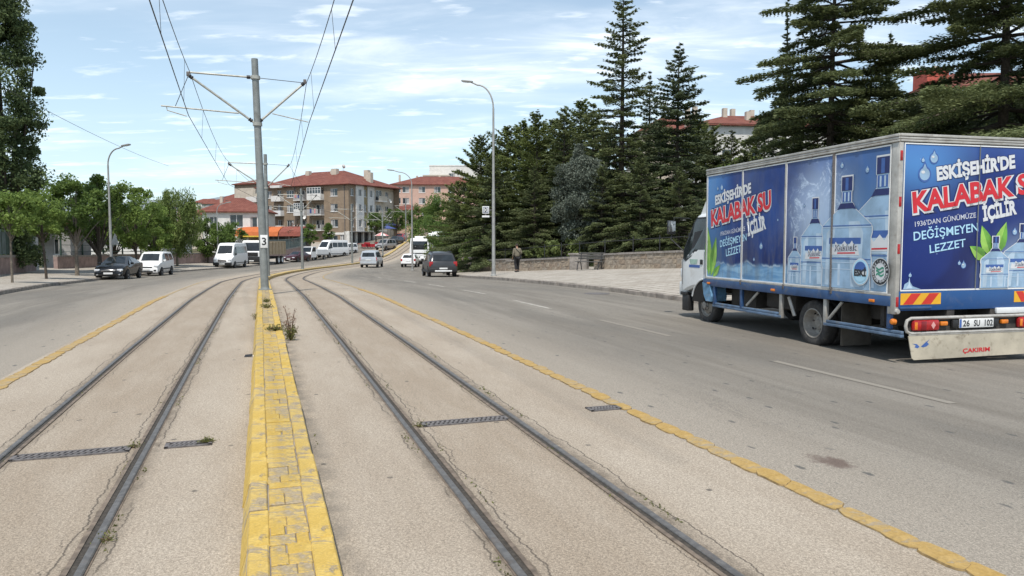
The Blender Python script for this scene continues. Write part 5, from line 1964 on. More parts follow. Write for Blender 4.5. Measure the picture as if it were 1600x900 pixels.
def apartment():
    base = (-30.0, 136.0, 0.0)
    root = empty('apartment_block', base, 0, 'four storey brown apartment block with a red hip roof and white striped side', 'building')
    MA = wall_frame((0, 0, 0), (-25.8, 14), (-14, -25.8))       # long front, u from the near corner leftwards
    MBm = wall_frame((0, 0, 0), (6, 14), (14, -6))               # side front
    zb, ze = -1.8, 11.6
    W = 29.8
    fl = [4.45, 7.35, 10.2]
    holes, wins = [], []
    for i, zc in enumerate(fl):
        for (u, w) in ((3.55, 1.75), (14.6, 1.9), (20.5, 1.9), (27.4, 1.7)):
            h = (u - w / 2, u + w / 2, zc - .68, zc + .72)
            holes.append(h); wins.append((h, 3 if w > 1.8 else 2))
        for (u, w) in ((17.5, 1.0), (24.2, 1.3)):
            h = (u - w / 2, u + w / 2, zc - 1.2, zc + .8)
            holes.append(h); wins.append((h, 2))
        for (u, w) in ((7.7, 3.3), (11.6, 2.4)):
            h = (u - w / 2, u + w / 2, zc - 1.2, zc + .95)
            holes.append(h)
    shop = [(.6, 2.2, zb + .5, 2.6), (2.8, 6.3, -.4, 2.2)]
    facade(root, MA, 0, W, zb, ze, holes + shop, MT['brown_wall'])
    for h, n in wins:
        window(root, MA, *h, n)
    for h in shop:
        window(root, MA, *h, 3, fw=.09, glass='glass')
    m = MB(); m.box(0.02, 6.4, -.0, .06, 2.35, 2.75, M=MA); m.build('shop_fascia', MT['white_wall'], root, 0)
    m = MB(); m.box(0.0, 1.2, .003, .05, zb, 3.0, M=MA); m.build('white_pier', MT['white_wall'], root, 0)
    # recessed balconies
    for i, zc in enumerate(fl):
        for (u, w, nm) in ((7.7, 3.3, 'a'), (11.6, 2.4, 'b')):
            m = MB()
            m.box(u - w / 2 - .1, u + w / 2 + .1, -1.0, .95, zc - 1.38, zc - 1.22, M=MA)
            b = m.build('balcony', MT['white_wall'], root, 0)
            m = MB()
            m.box(u - w / 2 - .1, u + w / 2 + .1, .88, .95, zc - 1.21, zc - .22, M=MA)
            m.box(u - w / 2 - .1, u - w / 2 - .03, .01, .878, zc - 1.21, zc - .22, M=MA)
            m.box(u + w / 2 + .03, u + w / 2 + .1, .01, .878, zc - 1.21, zc - .22, M=MA)
            m.build('parapet', MT['white_wall'] if (i, nm) in ((2, 'a'), (1, 'b'), (0, 'b')) else MT['grey_wall'], b, 0)
            m = MB()
            for (x0, x1, y, za, zb2) in ((u - w / 2, u + w / 2, -1.2, zc - 1.2, zc + .95),):
                m.face([MA @ Vector(p) for p in ((x0, y, za), (x1, y, za), (x1, y, zb2), (x0, y, zb2))])
                m.face([MA @ Vector(p) for p in ((x0, y, zb2), (x1, y, zb2), (x1, -.2, zb2), (x0, -.2, zb2))])
                for xx in (x0, x1):
                    m.face([MA @ Vector(p) for p in ((xx, y, za), (xx, -.2, za), (xx, -.2, zb2), (xx, y, zb2))])
            m.build('recess', MT['cream_wall'], b, 0)
            window(root, MA, u - w * .36, u - w * .02, zc - 1.1, zc + .7, 2, depth=1.12, sill=False)
            window(root, MA, u + w * .10, u + w * .40, zc - .5, zc + .7, 1, depth=1.12, sill=False)
            if (i, nm) in ((2, 'a'), (1, 'b')):
                n = 5
                window(root, MA, u - w / 2 - .08, u + w / 2 + .08, zc - .20, zc + 1.0, n, depth=-.90, sill=False, fw=.08, transom=True)
            else:
                for k in range(3):
                    ww = random.uniform(.3, .6)
                    x0 = u - w / 2 + .2 + k * w / 3.3
                    m = MB(); m.box(x0, x0 + ww, .97, .99, zc - .75 - random.uniform(0, .3), zc - .18, M=MA)
                    m.build('laundry', random.choice([MT['cloth_blue'], MT['cloth_pink'], MT['white_wall'], MT['black']]), b, 0)
        for (u, w) in ((17.5, 2.5), (24.2, 2.8)):
            m = MB(); m.box(u - w / 2, u + w / 2, 0.004, .95, zc - 1.38, zc - 1.22, M=MA); b = m.build('balcony', MT['white_wall'], root, 0)
            m = MB()
            m.box(u - w / 2, u + w / 2, .89, .95, zc - 1.21, zc - .30, M=MA)
            m.box(u - w / 2, u - w / 2 + .06, .01, .888, zc - 1.21, zc - .30, M=MA)
            m.box(u + w / 2 - .06, u + w / 2, .01, .888, zc - 1.21, zc - .30, M=MA)
            m.build('parapet', MT['white_wall'] if i != 1 else MT['frame'], b, 0)
            if i == 1 and u > 20:
                m = MB(); m.box(u - .9, u + .8, .97, 1.0, zc - 1.1, zc - .22, M=MA); m.build('laundry', MT['black'], b, 0)
    m = MB(); m.box(16.2, 18.8, .005, 1.1, 11.42, 11.9, M=MA); m.build('balcony_roof', MT['white_wall'], root, 0)
    m = MB(); m.box(22.6, 29.9, .006, .05, 8.55, 11.75, M=MA); m.build('pale_panel', MT['cream_wall'], root, 0)
    for u in (.95, 13.3):
        m = MB(); m.tube([MA @ Vector((u, .1, zb)), MA @ Vector((u, .1, ze))], .07, 6); m.build('drain_pipe', MT['iron'], root)
    # side front in colour strips
    V = 15.2
    strips = [(0, 2.1, 'brown_wall', .03), (2.1, 4.6, 'white_wall', .20), (4.6, 5.9, 'olive_wall', .03), (5.9, 8.1, 'white_wall', .20), (8.1, V, 'cream_wall', -.0)]
    for (a, b, mt, out) in strips:
        hs = []
        MM = MBm @ Matrix.Translation((0, out, 0))
        if mt != 'cream_wall':
            for zc in fl:
                u = (a + b) / 2
                w = .95 if b - a > 1.5 else .7
                hs.append((u - w / 2, u + w / 2, zc - .65, zc + .7))
        else:
            for zc in fl:
                hs += [(8.9, 10.9, zc - 1.15, zc + .85), (12.2, 13.4, zc - .6, zc + .7)]
        z0 = zb if mt == 'cream_wall' else 3.0
        facade(root, MM, a, b, z0, ze, hs, MT[mt])
        for k, h in enumerate(hs):
            window(root, MM, *h, 2)
        if out > .1:
            m = MB()
            for xx in (a, b):
                m.face([MBm @ Vector(p) for p in ((xx, 0, z0), (xx, out, z0), (xx, out, ze), (xx, 0, ze))])
            m.face([MBm @ Vector(p) for p in ((a, 0, z0), (b, 0, z0), (b, out, z0), (a, out, z0))])
            m.build('strip_return', MT['white_wall'], root, 0)
    for zc in fl:
        m = MB(); m.box(8.5, 11.4, .003, 1.0, zc - 1.4, zc - 1.2, M=MBm); b = m.build('balcony', MT['white_wall'], root, 0)
        m = MB(); m.box(8.5, 11.4, .93, 1.0, zc - 1.19, zc - .3, M=MBm); m.build('parapet', MT['cream_wall'], b, 0)
    # ground floor of the side front: dark shop openings between pale piers
    m = MB(); m.box(0, 8.1, -.6, -.4, zb, 3.0, M=MBm); m.build('shop_front', MT['dark_shop'], root, 0)
    for u in (.0, 2.2, 4.4, 6.5, 7.85):
        m = MB(); m.box(u, u + .35, -.39, .02, zb, 2.995, M=MBm); m.build('pier', MT['white_wall'], root, 0)
    m = MB(); m.box(0, 8.1, -.38, .9, 2.85, 2.99, M=MBm); m.build('shop_canopy', MT['grey_wall'], root, 0)
    # back and far end
    m = MB()
    MC = MA @ Matrix.Translation((W, 0, 0))
    m.face([MA @ Vector(p) for p in ((W, 0, zb), (W, -V, zb), (W, -V, ze), (W, 0, ze))])
    m.face([MA @ Vector(p) for p in ((W, -V, zb), (0, -V, zb), (0, -V, ze), (W, -V, ze))])
    m.build('wall', MT['brown_wall'], root, 0)
    rf = hip_roof(root, MA, 0, W - 6.5, 0, V, ze + .1, 3.3)
    for (u, v, h) in ((3.2, 9.2, 15.0), (8.2, 5.6, 15.2), (9.2, 6.4, 15.0), (1.8, 8.2, 14.4), (15.5, 6.0, 15.1), (16.5, 7, 14.9)):
        c = chimney(rf, MA, u, v, ze + .6, h, random.uniform(.9, 1.5), .8)
    m = MB(); m.lathe([(.02, 0), (.25, .08), (.42, .2)], 12, MA @ Matrix.Translation((6.5, -6.0, 15.6)) @ Matrix.Rotation(R_(70), 4, 'X')); m.build('dish', MT['white_wall'], rf)
    m = MB(); m.tube([MA @ Vector((6.5, -6, 14.5)), MA @ Vector((6.5, -6, 15.7))], .03, 5); m.build('mast', MT['iron'], rf)
    # attic room at the left end
    m = MB(); m.box(23.2, 29.9, -7, -.006, ze - .003, ze + 1.0, M=MA); m.build('attic', MT['brown_wall'], root, 0)
    hip_roof(root, MA, 23.2, 29.9, 0, 7, ze + 1.0, 1.2, .4)
    # dish on a side balcony and one on the front
    for (MM, u, z) in ((MBm, 12.0, 9.0), (MBm, 11.8, 6.0), (MA, 25.9, 7.2), (MA, 9.7, 5.6)):
        m = MB(); m.lathe([(.02, 0), (.25, .06), (.40, .17)], 12, MM @ Matrix.Translation((u, 1.15, z)) @ Matrix.Rotation(R_(-70), 4, 'X')); m.build('dish', MT['white_wall'], root)


apartment()


def simple_house(name, label, corner, u, W, D, zb, ze, rise, wall, wins, cat='building', gable=False, chim=(), roof=True, over=.5):
    """block with its front along u from the corner; wins: (u0, u1, z0, z1, leaves) on the front"""
    u = Vector((u[0], u[1])).normalized()
    n = Vector((u.y, -u.x))
    root = empty(name, (corner[0], corner[1], 0), 0, label, cat)
    M = wall_frame((0, 0, 0), u, n)
    hs = [w[:4] for w in wins]
    facade(root, M, 0, W, zb, ze, hs, wall)
    for w in wins:
        window(root, M, *w[:4], w[4])
    m = MB()
    m.face([M @ Vector(p) for p in ((W, 0, zb), (W, -D, zb), (W, -D, ze), (W, 0, ze))])
    m.face([M @ Vector(p) for p in ((0, 0, zb), (0, -D, zb), (0, -D, ze), (0, 0, ze))])
    m.face([M @ Vector(p) for p in ((W, -D, zb), (0, -D, zb), (0, -D, ze), (W, -D, ze))])
    if gable:
        for x in (0.02, W - .02):
            m.face([M @ Vector(p) for p in ((x, .0, ze - .02), (x, -D, ze - .02), (x, -D / 2, ze + rise * .93))])
    m.build('wall', wall, root, 0)
    rf = None
    if roof:
        rf = hip_roof(root, M, 0, W, 0, D, ze + .02, rise, over, gable)
        for (a, v, h) in chim:
            chimney(rf, M, a, v, ze, h, .5, .6)
    else:
        m = MB(); m.box(-.1, W + .1, -D - .1, .1, ze, ze + .35, M=M); m.build('roof_edge', wall, root, 0)
    return root, M, rf


# pink block far up the hill, white blocks behind it
pw = []
for zc in (14.2, 11.3, 8.4):
    for xp in (622, 635, 660, 684, 706, 728):
        u = px(xp, 190) - px(613, 190)
        pw.append((u - .85, u + .85, zc - .75, zc + .75, 2))
simple_house('pink_building', 'long pink apartment building with a red roof behind the far poles', (px(613, 190), 190), (1, .05), 24, 14, 2, 15.5, 2.6, MT['pink_wall'], pw, chim=((1.5, 6, 18.4), (6, 7, 18.3), (12, 7, 18.4), (18, 6, 18.3)))
simple_house('white_building', 'white flat roofed block above the right end of the pink building', (px(672, 232), 232), (1, 0), 16, 12, 3, 24.2, 0, MT['white_wall'], [(6, 8, 20.5, 22, 2), (10, 12, 20.5, 22, 2)], roof=False)
simple_house('white_building', 'lower cream block with a roof terrace left of the white flat roofed block', (px(662, 224), 224), (1, 0), 8, 10, 3, 20.5, 0, MT['cream_wall'], [(1.2, 4.0, 17.2, 19.4, 3)], roof=False)
simple_house('brick_shed', 'small brick red building beside the white facade strip', (px(612, 160), 160), (1, .1), 6.5, 5, 2, 7.8, 1.2, MT['pink_wall'], [(1, 2.2, 4.6, 6, 2), (3.6, 4.8, 4.6, 6, 2)])
# left: red roofed house, low white building
simple_house('red_roof_house', 'white house with a long red tiled roof left of the apartment block', (px(318, 128), 128), (1, .12), 10.5, 9, -2, 6.3, 2.6, MT['white_wall'], [(4.6, 6.8, 3.6, 5.8, 2), (8.0, 9.2, 3.6, 5.4, 1), (1.2, 2.6, 3.6, 5.4, 2)], chim=((2.0, 5, 9.2),))
simple_house('red_roof_house', 'lower red roofed house behind the willow', (px(296, 140), 140), (1, -.1), 9, 9, -2, 6.2, 2.5, MT['cream_wall'], [(2, 3.4, 3.2, 5, 2)])
simple_house('white_building', 'long low white building behind the street trees on the left', (px(104, 92), 92), (1, -.03), 12.2, 8, -2, 2.35, 1.5, MT['white_wall'], [(2.2, 3.4, .2, 1.5, 2), (5.2, 6.4, .2, 1.5, 2), (8.2, 9.4, .2, 1.5, 2)])
simple_house('gate_house', 'grey rendered gate house at the open yard entrance on the left', (px(66, 60), 60), (1, .15), 2.2, 4, -1.5, 2.8, .6, MT['grey_wall'], [(.9, 1.3, .3, 1.6, 1)], over=.25)
# right: houses glimpsed through the cedars
hw = [(u, u + 1.3, z, z + 1.4, 2) for u in (3, 6.5, 10, 13.5, 17) for z in (10.3, 7.2, 4.2)]
simple_house('white_apartment', 'white apartment house with a red roof and many chimneys above the truck cab', (px(1085, 84), 84), (1, .10), 19, 11, 0, 14.5, 1.9, MT['white_wall'], hw, chim=((.8, 5.5, 17.3), (1.7, 5.5, 17.4), (5.0, 4.5, 17.1), (6.6, 6, 17.3), (7.0, 2.5, 16.4), (9, 6, 17.2)))
simple_house('brick_apartment', 'house with a dark red hip roof seen between the pointed cedars', (px(1000, 92), 92), (1, .05), 8.0, 9, 0, 14.9, 2.6, MT['cream_wall'], [(2, 3.3, 11.6, 13, 2), (5.5, 6.8, 11.6, 13, 2)])
simple_house('red_house', 'bright red gabled house glimpsed through the biggest cedar', (px(1440, 78), 78), (1, -.06), 15, 10, 0, 17.4, 2.4, MT['white_wall'], [(u, u + 1.3, z, z + 1.4, 2) for u in (2, 6, 10) for z in (13.6, 10.6)], chim=((3, 5, 20.6),))
m = MB()
m.box(px(1440, 78), px(1474, 78), 78.3, 81, 17.5, 19.4)
o = m.build('red_attic', plain('red_render', (.46, .10, .07), .9), None)
for r in COL.objects:
    if r.name == 'red_house':
        o.parent = r
        o.matrix_parent_inverse = Matrix.Translation(-r.location)
# far roofs of the town
for i, (xp, d, w, h) in enumerate(((302, 420, 16, 22), (309, 460, 14, 24), (318, 400, 15, 20.5), (328, 440, 18, 23), (336, 470, 13, 25), (345, 430, 15, 24), (353, 455, 14, 27), (361, 480, 15, 25), (290, 480, 18, 20), (279, 450, 14, 19))):
    simple_house('town_house', ['pale', 'cream', 'grey', 'white', 'pink'][i % 5] + ' town house far beyond the red roofs, ' + ['first', 'second', 'third', 'fourth', 'fifth', 'sixth', 'seventh', 'eighth', 'second last', 'last'][i] + ' from the willow' if i < 8 else 'far town house hidden behind the willow, ' + ('taller' if i == 8 else 'shorter') + ' one', (px(xp, d), d), (1, .1), w, 10, -20, h, 2.5, [MT['white_wall'], MT['cream_wall'], MT['grey_wall'], MT['white_wall'], MT['pink_wall']][i % 5], [(w * .2, w * .2 + 2, h - 4, h - 2, 1), (w * .6, w * .6 + 2, h - 4, h - 2, 1)])

# hills on the horizon
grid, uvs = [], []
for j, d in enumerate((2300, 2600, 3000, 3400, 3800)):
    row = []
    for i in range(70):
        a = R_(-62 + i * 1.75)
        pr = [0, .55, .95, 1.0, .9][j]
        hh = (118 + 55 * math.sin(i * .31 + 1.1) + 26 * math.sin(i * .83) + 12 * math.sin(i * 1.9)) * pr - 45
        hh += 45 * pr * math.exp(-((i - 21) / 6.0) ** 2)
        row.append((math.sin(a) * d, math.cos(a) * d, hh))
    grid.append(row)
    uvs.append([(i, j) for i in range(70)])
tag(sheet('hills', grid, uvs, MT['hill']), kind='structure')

# ------------------------------------------------------------------ walls and fences
def wall_run(name, label, pts, h, th, cap_h, mat, cap_mat, walk=True, coping=.05, cat='wall', seglen=1.6, zfun=None, dz=None):
    """wall along (s, offset) points with capping stones, each piece its own part"""
    P = [rp(s, o, 0, walk) for s, o in pts]
    root = empty(name, P[0], 0, label, cat)
    for i in range(len(P) - 1):
        a, b = P[i], P[i + 1]
        d = Vector((b.x - a.x, b.y - a.y, 0))
        L = d.length
        d.normalize()
        n = Vector((-d.y, d.x, 0))
        hh = h[i] if isinstance(h, (list, tuple)) else h

        def strip(nm, t, zlo, zhi, f0, f1, mt, par):
            m = MB()
            q = []
            for f in (f0, f1):
                c = a.lerp(b, f)
                for (sn, zz) in ((-1, zlo), (1, zlo), (1, zhi), (-1, zhi)):
                    p = c + n * sn * t / 2 - P[0]
                    q.append(m.bm.verts.new((p.x, p.y, p.z + zz)))
            for k in range(4):
                m.bm.faces.new((q[k], q[(k + 1) % 4], q[4 + (k + 1) % 4], q[4 + k]))
            m.bm.faces.new(q[:4]); m.bm.faces.new(q[4:])
            return m.build(nm, mt, par, 0)
        strip('wall_face', th, -.4, hh, 0, 1, mat, root)
        k = max(1, int(L / seglen))
        for j in range(k):
            e = random.uniform(-.008, .008)
            strip('capping_stone', th + coping * 2 + e, hh + .003, hh + cap_h + e, (j + .012) / k, (j + .988) / k, cap_mat, root)
    return root, P


def rubble(root, pts, h, th, side, walk=True, rows=3, a0=0, a1=None, mats=None):
    """uneven facing stones proud of the wall face, one object per stone while they are large enough"""
    P = [rp(s, o, 0, walk) for s, o in pts]
    cnt = 0
    for i in range(len(P) - 1):
        a, b = P[i], P[i + 1]
        d = Vector((b.x - a.x, b.y - a.y, 0)); L = d.length; d.normalize()
        n = Vector((-d.y, d.x, 0)) * side
        hh = h[i] if isinstance(h, (list, tuple)) else h
        z0 = -.05
        for r in range(rows):
            z1 = z0 + (hh + .05) / rows
            u = random.uniform(-.2, 0)
            while u < L:
                w = random.uniform(.22, .75)
                u0, u1 = max(u + .015, 0), min(u + w - .015, L)
                if u1 - u0 > .12 and cnt < 298:
                    m = MB()
                    pr = random.uniform(.008, .03)
                    base = []
                    for (uu, zz) in ((u0, z0 + .012), (u1, z0 + .012), (u1, z1 - .012), (u0, z1 - .012)):
                        c = a.lerp(b, uu / L) + n * (th / 2 - .01) - P[0]
                        base.append(Vector((c.x, c.y, c.z + zz + random.uniform(-.045, .045) * (0 if zz < z0 + .02 and r == 0 else 1))))
                    cen = sum(base, Vector()) / 4
                    top = [cen + (q - cen) * .86 + n * (pr + random.uniform(-.01, .012)) for q in base]
                    vs = [m.bm.verts.new(q - cen) for q in base + top]
                    for k in range(4):
                        m.bm.faces.new((vs[k], vs[(k + 1) % 4], vs[4 + (k + 1) % 4], vs[4 + k]))
                    m.bm.faces.new(vs[4:])
                    m.build('stone', random.choice(mats), root, 0, loc=cen)
                    cnt += 1
                u += w
            z0 = z1


st_m = [plain('facing_stone_' + nm, c, .92, 0, .3, 5, .5, ((.13, .11, .09), 3, .5)) for nm, c in (('tan', (.29, .235, .175)), ('brown', (.245, .19, .14)), ('grey', (.265, .225, .18)), ('pale', (.31, .26, .20)))]
pr_pts = [(20, 20.5), (30, 18.3), (36.2, 17.0)]
wr1, _ = wall_run('park_wall', 'stone park wall with flat capping between the bench and the truck', pr_pts, .72, .36, .10, MT['stone'], MT['stone_cap'])
rubble(wr1, pr_pts, .72, .36, 1, mats=st_m)
pr_pts2 = [(39.3, 16.7), (48, 15.1), (56, 14.0), (60, 13.7)]
wr2, _ = wall_run('park_wall', 'lower stone park wall behind the walking man, ending near the dark SUV', pr_pts2, [.62, .72, .95], .36, .10, MT['stone'], MT['stone_cap'])
rubble(wr2, pr_pts2, [.62, .72, .95], .36, 1, mats=st_m)
pr_pts3 = [(60.4, 13.65), (68, 13.1), (77, 12.7)]
wr3, _ = wall_run('park_wall', 'grey end of the park wall running away behind the dark SUV', pr_pts3, 1.15, .36, .10, MT['stone_cap'], MT['stone_cap'])
for s in (60.2, 64, 68, 72.5, 77):
    p = rp(s, np.interp(s, [60, 77], [13.7, 12.7]), 0, True) - wr3.location
    m = MB(); m.box(p.x - .24, p.x + .24, p.y - .24, p.y + .24, p.z - .3, p.z + 1.38, .02); m.build('pillar', MT['stone'], wr3)
# iron park fence standing behind the wall in the shade
p0 = rp(20, 21.3, 0, True)
fr = empty('park_fence', p0, 0, 'dark iron railing under the cedars behind the stone wall', 'fence')
m = MB()
fp = [rp(s, o + .5, 0, True) for s, o in pr_pts + pr_pts2]
for i in range(len(fp) - 1):
    for z in (.75, 1.45):
        m.tube([fp[i] - p0 + Vector((0, 0, z)), fp[i + 1] - p0 + Vector((0, 0, z))], .02, 5)
rails = tag(m.build('rail', MT['black'], fr), kind='stuff')
for i in range(len(fp) - 1):
    L = (fp[i + 1] - fp[i]).length
    for k in range(int(L / 2)):
        q = fp[i].lerp(fp[i + 1], k * 2 / L) - p0
        m = MB(); m.tube([q, q + Vector((0, 0, 1.6))], .03, 5); m.build('post', MT['black'], fr)

# left side: pink wall with a sloping cap, a pillar, yard wall
lp = [(22, -13.3), (40, -13.6), (48.6, -15.4), (58.2, -17.4)]
lw, LP = wall_run('yard_wall', 'pinkish rendered wall with a sloping stone cap at the left edge', lp, [1.0, 1.02, .98], .3, .16, MT['pinkwall'], MT['stone_cap'], coping=.06)
lp2 = [(62.5, -18.0), (68, -17.7), (78, -17.0), (88, -16.0), (99, -15.6)]
wall_run('yard_wall', 'long low pinkish wall behind the parked black car and white van', lp2, [.9, .95, 1.0, 1.0], .3, .14, MT['pinkwall'], MT['stone_cap'], coping=.05)
lp3 = [(99.5, -15.6), (112, -14.9), (124, -14.8)]
wall_run('yard_wall', 'low wall under the railing in front of the apartment block', lp3, 1.05, .3, .12, MT['pinkwall'], MT['stone_cap'], coping=.05)
p0 = rp(58.6, -17.6, 0, True)
t = empty('gate_pillar', p0, R_(10), 'white gate pillar with a small orange tiled cap at the end of the pink wall', 'gate pillar')
boxo('shaft', MT['white_wall'], t, -.26, .26, -.26, .26, -.3, 2.75, bev=.02)
m = MB(); m.face([(-.75, -.5, 2.80), (.45, -.5, 2.80), (.3, 0, 3.12), (-.6, 0, 3.12)]); m.face([(-.75, .5, 2.80), (.45, .5, 2.80), (.3, 0, 3.12), (-.6, 0, 3.12)]); m.face([(-.75, -.5, 2.80), (.45, -.5, 2.80), (.45, .5, 2.80), (-.75, .5, 2.80)]); m.face([(-.75, -.5, 2.80), (-.75, .5, 2.80), (-.6, 0, 3.12)]); m.face([(.45, -.5, 2.80), (.45, .5, 2.80), (.3, 0, 3.12)])
m.build('cap', plain('orange_tile', (.46, .24, .13), .85, 0, .25, 6), t, 0)
# sheet panels on the wall
ft = empty('panel_fence', LP[0], 0, 'grey green sheet panel fence standing on the pink wall at the left edge', 'fence')
for i in range(3):
    a, b = LP[i] - LP[0], LP[i + 1] - LP[0]
    L = (b - a).length
    k = int(L / 1.05)
    for j in range(k):
        q0, q1 = a.lerp(b, j / k), a.lerp(b, (j + .93) / k)
        m = MB()
        m.bm.faces.new([m.bm.verts.new((p.x, p.y, p.z + z)) for p, z in ((q0, 1.2), (q1, 1.2), (q1, 2.55), (q0, 2.55))])
        r = bmesh.ops.extrude_face_region(m.bm, geom=list(m.bm.faces))
        bmesh.ops.translate(m.bm, verts=[v for v in r['geom'] if isinstance(v, bmesh.types.BMVert)], vec=(.04, -.03, 0))
        m.build('panel', random.choice([MT['fence_panel'], MT['fence_panel'], MT['grey_wall'], MT['fence_green']]), ft, 0)
        m = MB(); q = a.lerp(b, (j + .965) / k); m.tube([(q.x, q.y, q.z + .9), (q.x, q.y, q.z + 2.7)], .045, 6); m.build('post', MT['fence_green'], ft)
# dark green fence posts and mesh behind the low wall
gf0 = rp(64, -18.5, 0, True)
gf = empty('green_fence', gf0, 0, 'dark green post fence behind the low pink wall and street trees', 'fence')
for s in range(64, 100, 3):
    q = rp(s, np.interp(s, [62.5, 68, 78, 88, 99], [-18.4, -18.1, -17.4, -16.4, -16.0]), 0, True) - gf0
    m = MB(); m.tube([q, q + Vector((0, 0, 2.5))], .07, 6); m.build('post', MT['fence_green'], gf)
for z in (1.3, 1.85, 2.4):
    m = MB()
    m.tube([rp(s, np.interp(s, [62.5, 68, 78, 88, 99], [-18.4, -18.1, -17.4, -16.4, -16.0]), z, True) - gf0 for s in range(64, 100, 3)], .022, 5)
    m.build('rail', MT['fence_green'], gf)
# railing before the apartment block
rf0 = rp(100, -15.8, 0, True)
rl = empty('bar_railing', rf0, 0, 'tall grey green bar railing before the apartment block', 'railing')
m = MB()
for k in range(100):
    s = 100 + k * .24
    q = rp(s, np.interp(s, [99, 112, 124], [-15.6, -14.9, -14.8]), 0, True) - rf0
    m.tube([q + Vector((0, 0, 1.1)), q + Vector((0, 0, 2.7))], .022, 4)
tag(m.build('bar', MT['fence_panel'], rl), kind='stuff')
for z in (1.3, 2.6):
    m = MB(); m.tube([rp(s, np.interp(s, [99, 112, 124], [-15.6, -14.9, -14.8]), z, True) - rf0 for s in range(100, 125, 3)], .03, 5); m.build('rail', MT['fence_panel'], rl)
# orange awning of the cafe and its dark red companion
aw = empty('cafe_awning', (px(428, 126), 126, zg(px(428, 126), 126)), R_(-25), 'bright orange awning at the foot of the apartment block behind the tipper truck', 'awning')
for (x0, x1, mt) in ((-7.5, -.6, MT['orange_cloth']), (-.4, 2.2, MT['orange_cloth']), (2.4, 7.0, plain('brick_red_awning', (.22, .06, .04), .8, 0, .2, 3))):
    m = MB()
    prof = [(-1.4, 2.6), (-1.2, 3.35), (-.6, 3.95), (0, 4.2), (.6, 4.25), (.6, 4.15), (-.6, 3.8), (-1.1, 3.2), (-1.3, 2.6)]
    m.prism(prof, Matrix(((0, 0, 1, x0), (1, 0, 0, 0), (0, 1, 0, 0), (0, 0, 0, 1))), x1 - x0)
    m.build('canopy', mt, aw)
for x in (-7.4, -4, -.5, 2.3, 4.6, 6.9):
    m = MB(); m.tube([(x, -1.3, -.3), (x, -1.3, 2.7)], .05, 6); m.build('post', MT['iron'], aw)
m = MB(); m.box(-7.5, 7, .8, 1.0, -.3, 4.1); m.build('back_wall', MT['dark_shop'], aw, 0)

